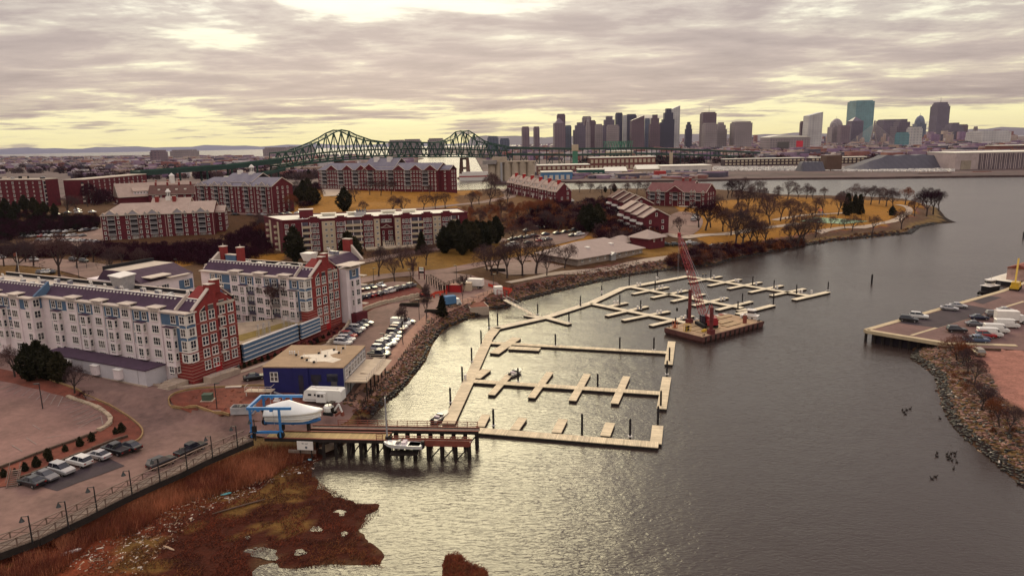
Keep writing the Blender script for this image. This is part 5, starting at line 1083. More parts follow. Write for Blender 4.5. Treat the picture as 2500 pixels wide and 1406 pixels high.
# ---- small boats
BG = MT('boat gelcoat', (1,)*3)
t = boat('white open motor boat hoisted beside the lower pier', (-18.6, 111.0, 2.35), rad(172), 6.6, 2.1, .95, BG, 'open')
MB().loft([[(p[0]*.86-.1, p[1]*.8, .98+.0*p[2]) for p in r] for r in hull(6.6, 2.1, .95)[:8]]).build('cockpit', MT('boat interior', (.20, .17, .16), .7, .2, 2), t)
MB().hexa([(.6, -.75, 1.0), (1.3, -.6, 1.0), (1.3, .6, 1.0), (.6, .75, 1.0), (.4, -.7, 1.55), (.9, -.5, 1.5), (.9, .5, 1.5), (.4, .7, 1.55)]).build('windscreen', GL, t); MB().box(-.6, .1, -.7, .7, .95, 1.4).build('seat', SIDING, t); MB().box(-3.6, -3.1, -.3, .3, .3, 1.5).build('outboard_engine', PILEM, t)
t = thing('boat_cradle', 'dark timber cradle hanging under the hoisted white motor boat', 'cradle', (-18.6, 111.0, 0)); MB().box(-2.2, 2.4, -.9, .9, 1.5, 1.75).build('bed', TIMB, t)
for x in (-2, 2.2): MB().bar((x, .8, 1.6), (x, 1.0, 3.0), .15).build('arm', TIMB, t)
for lab, px, rz, L in (('small pale runabout moored beside the main walkway dock', (1075, 1022), 63, 5.2), ('grey dinghy moored at the root of the middle cross dock', (1258, 914), 58, 4.4)):
    t = boat(lab, G(*px)+Vector((0, 0, -.15)), rad(rz), L, 1.9, .85, MT('grey gelcoat', (.42, .37, .34), .4, .1, 1), 'open')
    MB().box(-L*.36, L*.2, -.62, .62, .86, .93).build('cockpit', DARKW if L > 5 else SOFF, t); MB().box(-.3, .1, -.7, .7, .9, 1.25).build('windscreen', GL, t); MB().box(-L/2-.4, -L/2+.05, -.25, .25, .2, 1.2).build('outboard_engine', PILEM, t); MB().box(-1.4, -.9, -.5, .5, .9, 1.2).build('seat', SIDING, t)
t = thing('upturned_dinghy', 'grey upturned dinghy lying at the marsh edge below the sign', 'boat', GT(803, 1103)+Vector((0, 0, .35)), rad(58)); R = [[(x, y, 1.2-z) for x, y, z in r] for r in hull(3.4, 1.7, .9)]; MB().loft([r[::-1] for r in R]).build('hull', MT('faded dinghy', (.27, .19, .14), .6, .15, 1), t); MB().box(-1.9, -1.6, -.5, .5, 0, .9).build('transom_motor', TIMB, t)
# ---- sign with the marina's lettering
t = thing('notice_board', 'white notice board on posts facing the water beside the pier', 'sign', (-35.2, 111.9, 1.1), rad(-8))
MB().box(-1.4, 1.4, -.05, .05, 1.0, 2.5).build('board', WHITE, t)
INK = MT('sign ink', (.10, .10, .12), .8, .1, 1)
mb = MB()
for k, (x, h) in enumerate(((-.5, .2), (-.39, .14), (-.28, .14), (.0, .12), (.1, .13), (.2, .12), (.3, .13), (.41, .19))): mb.box(x, x+.085, -.06, -.05, 2.05, 2.05+h)
mb.build('faded_lettering', INK, t)
MB().lathe([(.0, 0), (.22, 0), (.22, .01), (0, .01)], 14).build('emblem', INK, t).matrix_local = Matrix.Translation((.2, -.055, 1.45)) @ Matrix.Rotation(rad(90), 4, 'X')
for x in (-1, 1): MB().box(x-.08, x+.08, .06, .2, -1, 1.8).build('post', TIMB, t)
MB().box(-3.2, 1.6, .3, .6, .2, .7).build('timber_beam', plank_mat('grey pier planks', (1,)*3), t)
# ---- marina office
OB = MT('dark blue stucco', (.013, .012, .085), .8, .10, .5, .1, 6)
OF = (-50.0, 136.2); an = rad(-5)
t = thing('marina_office', 'dark blue two storey marina office with tan gravel roof', 'office', (*OF, 3.55), an)
MB().prism([(0, 0), (6.3, 0), (6.3, -.35), (9.3, -.35), (9.3, 0), (16.4, 0), (16.4, 15.2), (0, 15.2)], -.5, 5.4).build('wall', OB, t)
MB().box(-.15, 16.55, -.1, 15.35, 5.4, 5.62, 0).build('roof', MT('tan gravel roof', (.30, .20, .125), .95, .14, .5, .3, 8), t)
MB().prism([(7, 4), (9, 3.2), (11.5, 3.6), (13.4, 2.8), (14.5, 5), (12.2, 6.4), (11, 8.2), (12.6, 10.2), (10, 12.4), (8.2, 11), (8.8, 8.8), (5.4, 8.2), (5, 6.6), (8, 6.2)], 5.621, 5.64).build('roof_patch', MT('white roof coating', (.62, .53, .43), .9, .12, .6), t)
for x, y in ((4, 7.5), (6, 5.5), (7.6, 4.0), (8.4, 8.8), (10.5, 6.8), (10.8, 11.4), (12.6, 9.2), (9.6, 2.6), (12.4, 12.6)): MB().box(x-.2, x+.2, y-.2, y+.2, 5.62, 6.0, 1).tube((x+.5, y, 5.6), (x+.5, y, 6.7), .06, n=5, m=0).build('roof_vent', [WHITE, PILEM], t)
for k in range(3): MB().tube((2.2+k*.5, 8.6, 5.6), (2.2+k*.5, 8.6, 6.3), .16, n=6).build('vent_pipe', WHITE, t)
win(t, WB, 2.2, 0, 3.5)
for x, w, z0, z1 in ((7.8, 1.0, 0, 4.0), (10.6, 1.2, 0, 2.6), (10.8, 2.1, 2.6, 4.0), (14.4, 1.2, 0, 2.6), (14.1, 2.2, 2.6, 4.2)): MB().box(x-w/2, x+w/2, -.06-.35*(x < 9), .0-.35*(x < 9), z0, z1).build('glazing', GL, t)
MB().box(16.4, 16.46, .05, 15.15, -.5, 5.3).build('side_cladding', MT('grey blue siding', (.26, .25, .27), .7, .1, .5), t)
for k in range(7): win(t, W2, 16.46, 1.6+2*k, 3.9, rad(90), 'window'); MB().box(16.46, 16.52, 1.0+2*k, 1.14+2*k, .1, 5.2).build('pilaster', SIDING, t)
dk = MB().box(16.5, 21.0, .2, 15.0, 2.35, 2.6).build('balcony_deck', MT('pale deck', (.46, .36, .27), .85, .1, .6), t)
for k in range(6): MB().box(20.6, 20.85, .6+2.8*k, .85+2.8*k, -.6, 2.35).build('deck_post', TIMB, t)
for zz in (3.1, 3.6): MB().bar((20.9, .3, zz), (20.9, 14.9, zz), .07).bar((16.6, .3, zz), (20.9, .3, zz), .07).bar((16.6, 14.9, zz), (20.9, 14.9, zz), .07).build('deck_rail', SOFF, t)
for k in range(13): MB().bar((20.9, .4+1.2*k, 2.6), (20.9, .4+1.2*k, 3.6), .07).build('deck_baluster', SOFF, t)
MB().hexa([(18.2, 5, 2.75), (22.2, 5, 2.3), (22.2, 15.4, 2.3), (18.2, 15.4, 2.75), (18.2, 5, 2.85), (22.2, 5, 2.4), (22.2, 15.4, 2.4), (18.2, 15.4, 2.85)]).build('awning', MT('pale deck', (1,)*3), t)
# landing with rails at the left corner
MB().box(-3.2, 2.4, -2.2, -.4, 1.0, 1.15).build('landing', MT('pale deck', (1,)*3), t)
for x in (-3.1, -1.7, -.3, 1.1, 2.3): MB().bar((x, -2.1, 1.1), (x, -2.1, 2.1), .07).build('landing_baluster', SOFF, t)
MB().bar((-3.1, -2.1, 2.1), (2.3, -2.1, 2.1), .07).bar((-3.1, -2.1, 2.1), (-3.1, -.5, 2.1), .07).bar((2.3, -2.1, 2.1), (2.3, -.5, 2.1), .07).bar((-3.1, -2.1, 1.2), (-1.7, -2.1, 2.0), .05).bar((-3.1, -2.1, 2.0), (-1.7, -2.1, 1.2), .05).build('landing_rail', SOFF, t)
for x in (-2.9, 2.1): MB().box(x-.08, x+.08, -2.1, -1.95, -.6, 1.0).build('landing_post', SOFF, t)
MB().bar((2.6, -1.6, .9), (6.6, -2.2, -.3), .3, .2).build('landing_ramp', METAL, t)
# ---- camper, digger, skip, transformer
CAMP = MT('camper white', (.70, .66, .62), .35, .05, 1)
t = thing('camper_trailer', 'white camper trailer with slide-out parked before the blue office', 'camper', (-36.6, 130.6, 3.62), rad(-9))
prof = [(-3.9, .55), (-3.5, .42), (3.6, .42), (3.9, .6), (3.9, 2.5), (3.6, 2.72), (-3.0, 2.72), (-3.5, 2.4)]
MB().loft([[(x, y, z) for x, z in prof] for y in (1.2, -1.2)]).build('body', CAMP, t)
MB().box(-.9, 1.0, -1.75, -1.2, .45, 2.3, 0).build('slide_out', CAMP, t)
for x, w, h, y in ((-2.4, .7, .4, -1.22), (-1.25, .5, .4, -1.22), (-.35, .55, .5, -1.77), (.35, .5, .5, -1.77)): MB().box(x-w/2, x+w/2, y-.02, y+.01, 1.55, 1.55+h).build('window', GL, t)
MB().box(-3.4, -1.0, -1.23, -1.2, .7, .85).build('stripe', METAL, t); MB().box(-1.5, 2.8, -.3, .3, 2.72, 2.85).box(-2.4, -1.9, .2, .7, 2.72, 2.9).box(2.9, 3.2, -.6, -.3, 2.72, 2.9).build('roof_vent', WHITE, t)
MB().bar((-3.8, 0, .5), (-5.0, 0, .45), .14).build('tow_bar', TIMB, t)
for x in (.2, 1.1):
    for y in (-1.1, 1.1): MB().tube((x, y-.1, .32), (x, y+.1, .32), .32, n=10).build('wheel', TYRE, t)
t = thing('mini_excavator', 'small white excavator with folded arm between the camper and the boat', 'excavator', (-33.9, 124.0, 3.62), rad(-20))
for y in (-.65, .65): MB().box(-1.0, 1.0, y-.2, y+.2, 0, .5).build('track', TYRE, t)
rings = [[(.95*k*math.cos(a)-.25, .9*k*math.sin(a), z) for a in [math.pi*2*i/12 for i in range(12)]] for k, z in ((.9, .55), (1.0, .8), (1.0, 1.4), (.72, 1.75))]
MB().loft(rings).build('engine_cover', CAMP, t); MB().box(.1, 1.0, -.5, .45, .7, 1.4, 0).bar((.15, -.5, 1.2), (.15, -.5, 2.35), .07, m=0).bar((.9, -.5, 1.2), (.9, -.5, 2.35), .07, m=0).bar((.15, .45, 1.2), (.15, .45, 2.35), .07, m=0).bar((.9, .45, 1.2), (.9, .45, 2.35), .07, m=0).box(0, 1.05, -.6, .55, 2.35, 2.45, 0).build('cab', TIMB, t)
MB().bar((.9, 0, .8), (2.0, 0, 2.2), .25, .3).build('boom', CAMP, t); MB().bar((2.0, 0, 2.2), (2.6, 0, .7), .2, .25).build('dipper_arm', CAMP, t); MB().hexa([(2.4, -.3, .1), (2.9, -.3, 0), (2.9, .3, 0), (2.4, .3, .1), (2.5, -.3, .7), (2.75, -.3, .75), (2.75, .3, .75), (2.5, .3, .7)]).build('bucket', RUST, t); MB().box(1.6, 1.75, -.8, .8, .05, .5).build('blade', RUST, t)
t = thing('rubbish_skip', 'grey open skip heaped with black rubbish beside the earth bank', 'skip', (-50.4, 125.6, 3.62), rad(2))
for a in ((-2.1, 2.1, -.95, -.85), (-2.1, 2.1, .85, .95), (-2.1, -2.0, -.85, .85), (2.0, 2.1, -.85, .85)): MB().box(*a, 0, 1.35).build('side', MT('grey skip', (.34, .32, .33), .6, .15, 1), t)
MB().box(-2, 2, -.85, .85, 0, 1.0).build('rubbish', DARKW, t)
for k in range(7): MB().hexa([(-1.7+.5*k, -.6, .95), (-1.2+.5*k, -.7, .95), (-1.1+.5*k, .6, .95), (-1.6+.5*k, .7, .95), (-1.6+.5*k, -.5, 1.2+.07*(k % 3)), (-1.3+.5*k, -.5, 1.4), (-1.2+.5*k, .5, 1.3), (-1.6+.5*k, .5, 1.5)]).build('rubbish_bag', MT('black bag', (.02, .02, .03), .35, .2, 2), t)
g = GT(508, 978); t = thing('transformer_box', 'green transformer box on a concrete pad on the earth bank', 'transformer', g+Vector((0, 0, .1)), rad(3)); MB().box(-.9, .9, -.7, .7, .15, 1.25, 0).box(-.95, .95, -.75, .75, 1.25, 1.35, 0).build('cabinet', MT('green cabinet', (.06, .085, .06), .6, .1, 1), t); MB().box(-1.2, 1.2, -1, 1, -.2, .15).build('pad', CONC, t)
g = GT(676, 980); MB().box(-.35, .35, -.3, .3, .3, .8).box(-.6, .6, -.5, .5, 0, .3).build('water_tank', WHITE, None, loc=g, label='small white tank on a pallet behind the boat lift', cat='tank')
for px, l in (((520, 950), 'pale timber plank lying on the kerb of the earth bank'),):
    g = GT(*px); MB().box(-1.6, 1.6, -.35, .35, .15, .35).build('plank', SOFF, None, loc=g+Vector((4, .6, 0)), rz=rad(4), label=l, cat='plank')
# ---- boardwalk with double rail and lamps
BW = [Vector(p) for p in ((-78, 64), (-70, 73), (-64.4, 79.8), (-61.2, 83.2), (-58.2, 88.8), (-56.0, 93.6), (-53.8, 97.6), (-51.3, 101.5), (-49.2, 105.7), (-46.6, 109.9), (-44.4, 113.2))]
t = thing('boardwalk', 'grey timber boardwalk with crossed railings along the marsh', 'boardwalk'); RAILM = MT('weathered rail timber', (.18, .118, .095), .85, .15, 1.2)
Lf, Rf = [], []
for i, p in enumerate(BW):
    d = (BW[min(i+1, len(BW)-1)]-BW[max(i-1, 0)]).normalized(); nn = Vector((-d.y, d.x)); Lf.append(p+nn*2.1); Rf.append(p-nn*.15)
for i in range(len(BW)-1):
    MB().prism([Lf[i], Rf[i], Rf[i+1], Lf[i+1]], 3.45, 3.62).build('deck_section', plank_mat('grey pier planks', (1,)*3), t)
    MB().bar((*Rf[i], 3.0), (*Rf[i+1], 3.0), .25, .9).build('edge_beam', TIMB, t)
    for E, fl in ((Lf, 0), (Rf, 1)):
        a, b2 = E[i], E[i+1]; n = max(1, round((b2-a).length/2.3))
        for k in range(n):
            p, q = a.lerp(b2, k/n), a.lerp(b2, (k+1)/n)
            MB().bar((*p, 3.4), (*p, 4.75), .13).build('post', RAILM, t)
            MB().bar((*p, 3.75), (*q, 4.62), .05, .09).build('diagonal', RAILM, t); MB().bar((*p, 4.62), (*q, 3.75), .05, .09).build('diagonal', RAILM, t)
        MB().bar((*a, 4.75), (*b2, 4.75), .22, .09).build('top_rail', RAILM, t); MB().bar((*a, 3.75), (*b2, 3.75), .07, .12).build('bottom_rail', RAILM, t)
BLK = paint('black lamp paint', (.012, .012, .014), .5)
def lamp_post(name, label, loc, h=3.6, rz=0.0, kind='bell', group=None):
    t = thing(name, label, 'lamp', loc, rz, group)
    MB().tube((0, 0, 0), (0, 0, h), .10, .08, 6).build('pole', BLK, t)
    if kind == 'bell':
        MB().bar((0, 0, h-.1), (-.75, 0, h-.02), .07).bar((-.75, 0, h-.02), (-.75, 0, h-.2), .07).build('arm', BLK, t); MB().lathe([(.08, 0), (.14, -.15), (.34, -.55), (.0, -.5)], 8, 0, (-.75, 0, h-.15)).build('shade', BLK, t)
    else: MB().box(-.9, .1, -.16, .16, h-.05, h+.12).build('head', BLK, t)
    return t
LP = [(-61.4, 82.6), (-59.0, 86.2), (-57.5, 90.2), (-55.2, 95), (-53, 98.8), (-50.6, 102.6), (-48.4, 106.8), (-45.9, 110.8), (-43.9, 113.6)]
for i, p in enumerate(LP): lamp_post('boardwalk_lamp', 'black bell shaded lamp on the boardwalk rail, %s from the frame corner' % ORD[i], (p[0]+.0, p[1]-.3, 3.3), 3.9, rad(20), 'bell', 'lamps along the boardwalk')
for i, (px, h, l) in enumerate([((105, 1000), 5.2, 'black lamp post on a stone ringed base in the raised car park'), ((530, 998), 5.0, 'black lamp post on the earth bank beside the transformer'), ((857, 960), 4.6, 'black lamp post at the corner of the blue office'), ((880, 782), 6, 'black lamp post at the bend of the stone wall'), ((1024, 782), 6, 'black lamp post at the end of the promenade car row'), ((983, 828), 6, 'thin lamp post among the cars by the promenade'), ((940, 876), 6, 'lamp post beside the cars nearest the office balcony'), ((933, 730), 5.5, 'lamp post in the small car park by the red slope'), ((1003, 700), 6, 'lamp post at the mouth of the small car park'), ((913, 694), 5.5, 'lamp post on the kerb behind the small car park'), ((1115, 690), 6, 'lamp post behind the white box truck'), ((1205, 714), 6, 'dark post beside the white shed'), ((195, 690), 6, 'lamp post behind the white apartment roof, beside the street'), ((212, 655), 5, 'lamp post on the far kerb of the curving street'), ((434, 668), 5.5, 'lamp post on the gold verge behind the link wing')]):
    lamp_post('street_lamp', l, GT(*px), h, rad(200 if i % 2 else 10), 'box')
# ---- fence of bollard posts along the promenade
pl = smooth(pz([(882, 992), (908, 966), (938, 936), (964, 902), (990, 863), (1016, 832), (1042, 806), (1066, 782), (1092, 762)]), 6)
t = thing('promenade_fence', 'row of short dark posts with rope along the promenade edge', 'fence')
acc = 0
for a, b2 in zip(pl[:-1], pl[1:]):
    n = max(1, round((b2-a).length/1.9))
    for k in range(n): p = a.lerp(b2, k/n); z = gz(p.x, p.y); MB().box(p.x-.09, p.x+.09, p.y-.09, p.y+.09, z-.3, z+1.1).build('post', MT('brown post', (.09, .05, .035), .9, .2, 1), t)
for nm, px, lab in (('shore_fence', [(1085, 758), (1130, 742), (1180, 722), (1215, 715)], 'low timber rail fence beside the blue truck'), ('shore_fence', [(1240, 706), (1300, 690), (1360, 678), (1440, 664), (1520, 648), (1560, 640)], 'post and rail fence along the shore path below the hall')):
    t = thing(nm, lab, 'fence'); pl = smooth(pz(px), 4)
    for a, b2 in zip(pl[:-1], pl[1:]):
        n = max(1, round((b2-a).length/2.6))
        for k in range(n):
            p, q = a.lerp(b2, k/n), a.lerp(b2, (k+1)/n); zp, zq = gz(*p), gz(*q)
            MB().box(p.x-.07, p.x+.07, p.y-.07, p.y+.07, zp-.3, zp+1.1).build('post', RAILM, t)
            for h in (.5, 1.0): MB().bar((*p, zp+h), (*q, zq+h), .06, .1).build('rail', RAILM, t)
# ---- kerbs and stone walls
def kerb(label, px, mat, w=.35, h=.18, off=0.0, k=4, name='kerb', world=False, blk=0):
    pl = smooth(pz(px) if not world else px, k); o = None
    if blk:
        t = thing(name, label, 'wall')
        for a, b2 in zip(pl[:-1], pl[1:]):
            n = max(1, round((b2-a).length/blk))
            for i in range(n):
                p, q = a.lerp(b2, i/n), a.lerp(b2, (i+.94)/n); hh = h*random.uniform(.86, 1.1); z = gz(*p)+off
                MB().bar((*p, z+hh/2-.2), (*q, gz(*q)+off+hh/2-.2), w*random.uniform(.85, 1.1), hh+.4).build('stone', mat, t)
        return t
    mb = MB()
    for a, b2 in zip(pl[:-1], pl[1:]): mb.bar((*a, gz(*a)+off+h/2-.15), (*b2, gz(*b2)+off+h/2-.15), w, h+.3)
    return mb.build(name, mat, label=label, kind='structure')
kerb('yellowed kerb round the mulch island', [(120, 928), (190, 953), (250, 983), (310, 1016), (340, 1040), (349, 1058), (338, 1076), (310, 1088)], KERBY, .24, .22, .2)
kerb('kerb of the earth bank', [(740, 948), (640, 943), (560, 946), (480, 950), (430, 961), (412, 976), (424, 994), (480, 1007), (560, 1014)], KERBY, .24, .22, .2)
kerb('kerb of the pavement', [(300, 913), (372, 940), (432, 948), (502, 941), (562, 921)], CONC, .3, .25, .15)
kerb('low dry stone wall curving round the raised car park', [(165, 970), (205, 985), (245, 1002), (266, 1018), (270, 1030), (262, 1042), (240, 1054)], MT('pale boulder', (.36, .27, .19), .9, .2, 1), .8, .6, 0, 3, 'stone_wall', False, 1.5)
kerb('railway sleeper wall above the row of parked cars', [(235, 1058), (150, 1089), (60, 1122), (0, 1145), (-80, 1178)], MT('old sleeper', (.09, .055, .04), .9, .25, 1), .4, .5, 0, 3, 'sleeper_wall', False, 2.4)
kerb('lower sleeper wall behind the row of parked cars', [(312, 1068), (250, 1090), (170, 1122), (100, 1152), (40, 1176)], MT('old sleeper', (1,)*3), .4, .6, 0, 3, 'sleeper_wall', False, 2.4)
kerb('pale block retaining wall below the red mulch slope', [(800, 845), (838, 815), (856, 786), (880, 764), (925, 746), (985, 732), (1028, 722)], MT('pale split block', (.40, .31, .23), .9, .12, 1), .6, 1.15, 0, 3, 'block_wall', False, 1.2)
t = thing('wooden_stairs', 'narrow timber stairs climbing to the raised car park at the left edge', 'stairs', GT(30, 1190), rad(110))
for k in range(9): MB().box(-.1+.32*k, .22+.32*k, -.7, .7, .2*k, .2*k+.08).build('tread', RAILM, t)
for y in (-.7, .7): MB().bar((-.1, y, .1), (2.9, y, 1.9), .08, .25).bar((-.1, y, 1.0), (2.9, y, 2.8), .07).build('stringer', RAILM, t)
# ---- barge with crane
BARGE = MT('rusty barge steel', (.105, .040, .034), .8, .3, .6, .2, 4); DECKB = MT('barge deck', (.34, .22, .135), .9, .3, .5, .2, 3)
bg = thing('crane_barge', 'rusty flat work barge moored among the docks', 'barge', (48.9, 177.2, 0), rad(36))
MB().hexa([(.8, .8, -1), (25.5, .8, -1), (25.5, 12.2, -1), (.8, 12.2, -1), (0, 0, .6), (26, 0, .6), (26, 13, .6), (0, 13, .6)]).box(0, 26, 0, 13, .6, 1.75).build('hull', BARGE, bg)
MB().box(.25, 25.8, .3, 12.8, 1.75, 1.80).build('deck', DECKB, bg)
for k, (x, y, l, w) in enumerate(((3, 3, 8, 2.4), (3, 5.6, 9, 2.4), (6, 8.4, 7, 2.5), (13, 2.4, 6, 2.2), (12, 8.8, 6, 2.6), (19, 9, 5, 2.4), (14.5, 5.2, 5, 2.4))): MB().box(x, x+l, y, y+w, 1.801, 1.93+.02*k).build('timber_mat', plank_mat('deck mats', (.36, .235, .13), .4, .4, axis=1), bg)
for k in range(12): MB().box(1+2*k, 1.5+2*k, -.12, 0, .2, 1.6).build('fender', TIMB, bg)
for x, y in ((1, .7), (1.6, .7), (1, 12.2), (25, .7), (24.4, .7), (25, 12.2)): MB().tube((x, y, 1.75), (x, y, 2.3), .13, n=6).build('bollard', TIMB, bg)
for k in range(5): MB().box(17+1.6*k, 18.4+1.6*k, 11.2, 12.4, 1.81, 2.1+.1*(k % 2)).build('steel_pipe_stack', MT('red steel', (.26, .05, .035), .6, .2, 1) if k % 2 else SOFF, bg)
for x, y, h in ((4.4, .9, 7.2), (9, 12.0, 9.5)):
    g = Vector((x, y)); o = MB().tube((x, y, -3), (x, y, 1.75+h), .48, .48, 10).box(x-.75, x+.75, y-.75, y+.75, 1.75, 3.0).build('spud', MT('dark red steel', (.12, .022, .022), .7, .2, 1), bg)
t = thing('steel_drum', 'red steel tank standing on the barge near the tug', 'tank', bg.matrix_basis @ Vector((20.5, 2.2, 1.8)), 0); t.location = Matrix.Translation((48.9, 177.2, 0)) @ Matrix.Rotation(rad(36), 4, 'Z') @ Vector((20.5, 2.2, 1.8)); MB().tube((0, 0, 0), (0, 0, 2.2), .55, n=10).build('drum', RUST, t); MB().lathe([(.4, 2.2), (.35, 2.6), (.05, 2.8)], 8).build('cap', SOFF, t)
BM = Matrix.Translation((48.9, 177.2, 0)) @ Matrix.Rotation(rad(36), 4, 'Z')
def onb(x, y, z=1.82): return BM @ Vector((x, y, z))
CY = paint('crane red', (.27, .010, .016), .5); SAFY = paint('safety yellow', (.55, .33, .02), .5)
for lab, x, y, m in (('orange man basket on the near corner of the barge', .9+1, 11.0, MT('orange steel', (.40, .10, .04), .6, .1, 1)), ('yellow rack of gas bottles on the barge', 1.8, 6.6, SAFY)):
    t = thing('cage_rack', lab, 'rack', onb(x, y), rad(36)); w = 1.0 if 'man' in lab else 1.7
    for dx in (-w/2, w/2):
        for dy in (-.5, .5): MB().bar((dx, dy, 0), (dx, dy, 1.9), .08).build('post', m, t)
    for zz in (.1, .9, 1.9): MB().bar((-w/2, -.5, zz), (w/2, -.5, zz), .07).bar((-w/2, .5, zz), (w/2, .5, zz), .07).bar((-w/2, -.5, zz), (-w/2, .5, zz), .07).bar((w/2, -.5, zz), (w/2, .5, zz), .07).build('rail', m, t)
    for k in range(3): MB().tube((-w/3+w/3*k, 0, .1), (-w/3+w/3*k, 0, 1.4 if w > 1 else .8), .18, n=7).build('bottle', TIMB if w > 1 else m, t)
t = thing('yellow_hose_pile', 'low yellow tool chest lying on the barge deck', 'tool chest', onb(4.8, 3.4, 1.95), rad(50)); MB().box(-.9, .9, -.45, .45, 0, .35).build('chest', SAFY, t); MB().box(-.5, .7, -.3, .3, .35, .5).build('lid', SAFY, t)
# crawler crane
ct = thing('crawler_crane', 'red crawler crane with lattice boom working from the barge', 'crane', onb(9.5, 6.5, 1.95), rad(100))
for y in (-1.7, 1.7): MB().loft([[(x, y+s, z) for x, z in ((-2.9, .2), (-2.5, 0), (2.5, 0), (2.9, .2), (2.9, .7), (2.5, .95), (-2.5, .95), (-2.9, .7))] for s in (.4, -.4)]).build('track', TYRE, ct)
MB().box(-1.2, 1.2, -1.3, 1.3, .4, 1.0).build('undercarriage', TIMB, ct)
hs = link('superstructure', None, ct, (0, 0, 1.0), rad(14))
hs.empty_display_size = .1
MB().box(-3.6, .9, -1.4, .25, .05, 2.0, 0).build('machinery_house', CY, ct).matrix_local = Matrix.Translation((0, 0, 1)); MB().box(-.1, 1.5, .35, 1.4, .05, 1.9).build('cab', GL, ct).matrix_local = Matrix.Translation((0, 0, 1)); MB().box(-3.9, -3.6, -1.5, 1.5, .1, 1.7).build('counterweight', CY, ct).matrix_local = Matrix.Translation((0, 0, 1))
bpy.data.objects.remove(hs)
CM = Matrix.Translation(onb(9.5, 6.5, 1.95)) @ Matrix.Rotation(rad(100), 4, 'Z'); CI = CM.inverted()
foot = Vector((1.2, 0, 1.6)); tip = CI @ T(1658, 574, 205)
d = (tip-foot).normalized(); sx = d.cross(Vector((0, 0, 1))).normalized(); sy = sx.cross(d); Lb = (tip-foot).length
def bsec(f): w = .75*min(1, f/.12+.25)*min(1, (1-f)/.18+.25); return w
prev = None; n = 22
for i in range(n+1):
    f = i/n; w = bsec(f); c = foot+d*(Lb*f); cur = [c+sx*w+sy*w, c-sx*w+sy*w, c-sx*w-sy*w, c+sx*w-sy*w]
    if prev:
        mb = MB()
        for k in range(4): mb.bar(prev[k], cur[k], .11); mb.bar(prev[k] if i % 2 else prev[(k+1) % 4], cur[(k+1) % 4] if i % 2 else cur[k], .07)
        for k in range(4): mb.bar(cur[k], cur[(k+1) % 4], .06)
        mb.build('boom_section', CY, ct)
    prev = cur
MB().box(-.35, .35, -.35, .35, -.7, .7).build('boom_head', CY, ct, loc=tip)
gt = Vector((-2.2, 0, 6.4))
MB().bar((-.6, -.6, 2.6), gt+Vector((0, -.3, 0)), .16).bar((-.6, .6, 2.6), gt+Vector((0, .3, 0)), .16).bar((-3.3, -.6, 2.6), gt+Vector((0, -.3, 0)), .12).bar((-3.3, .6, 2.6), gt+Vector((0, .3, 0)), .12).build('gantry', CY, ct)
for s in (-.3, .3): MB().tube(gt+Vector((0, s, 0)), tip+Vector((0, s, 0)), .03, n=4).build('pendant_cable', METAL, ct)
hook = CI @ Vector((*(T(1658, 574, 205)).xy, 2.6)); 
for s in (-.12, .12): MB().tube(tip+Vector((0, s, 0)), hook+Vector((0, s, 0)), .025, n=4).build('hoist_cable', METAL, ct)
MB().box(-.3, .3, -.2, .2, -.4, .5).build('hook_block', TIMB, ct, loc=hook)
# tug beside the barge
def tug(label, loc, rz, k=1.0, hm=None, dark=False):
    t = thing('tugboat', label, 'tug', loc, rz, None, k); hm = hm or PILEM
    MB().loft(hull(9.5, 3.9, 1.5, .6, .3)).build('hull', hm, t); MB().box(-3.4, 2.4, -1.4, 1.4, 1.6, 3.6).build('deckhouse', WHITE if not dark else PILEM, t)
    MB().box(-3.0, 2.8, -1.7, 1.7, 3.6, 3.75).build('upper_deck', WHITE, t)
    MB().prism([(-1.0, -1.1), (1.2, -1.1), (1.9, 0), (1.2, 1.1), (-1.0, 1.1)], 3.75, 5.6).build('wheelhouse', WHITE, t); MB().prism([(-.9, -1.13), (1.22, -1.13), (1.94, 0), (1.22, 1.13), (-.9, 1.13)], 4.6, 5.3).build('wheelhouse_window', GL, t); MB().prism([(-1.2, -1.3), (1.3, -1.3), (2.1, 0), (1.3, 1.3), (-1.2, 1.3)], 5.6, 5.75).build('wheelhouse_roof', WHITE, t)
    for x in (-2.4, -.8, .8): MB().box(x-.35, x+.35, -1.43, -1.39, 2.3, 3.1).build('window', GL, t)
    MB().tube((-.3, 0, 5.7), (-.3, 0, 7.6), .07, n=5).build('mast', METAL, t)
    for i in range(5): MB().tube((3.0-.5*i, -1.9+.1*i, .9), (3.0-.5*i, -1.75+.1*i, .9), .5, n=9).build('tyre_fender', TYRE, t)
    for y in (-1.6, 1.6): MB().bar((-2.9, y, 4.5), (-1.2, y, 4.5), .05).bar((-2.9, y, 3.75), (-2.9, y, 4.5), .05).build('railing', METAL, t)
    return t
tug('white pushing tug with two level wheelhouse alongside the barge', (67.6, 196.5, -.3), rad(-30), .8)
t = thing('pontoon_walk', 'short dark pontoon beside the white tug', 'pontoon', G(1812, 760, .3), rad(30)); MB().box(-2, 2, -.7, .7, -.3, .4).build('float', TIMB, t); MB().box(-2, 2, -.7, .7, .4, .5).build('deck', DECKG, t)
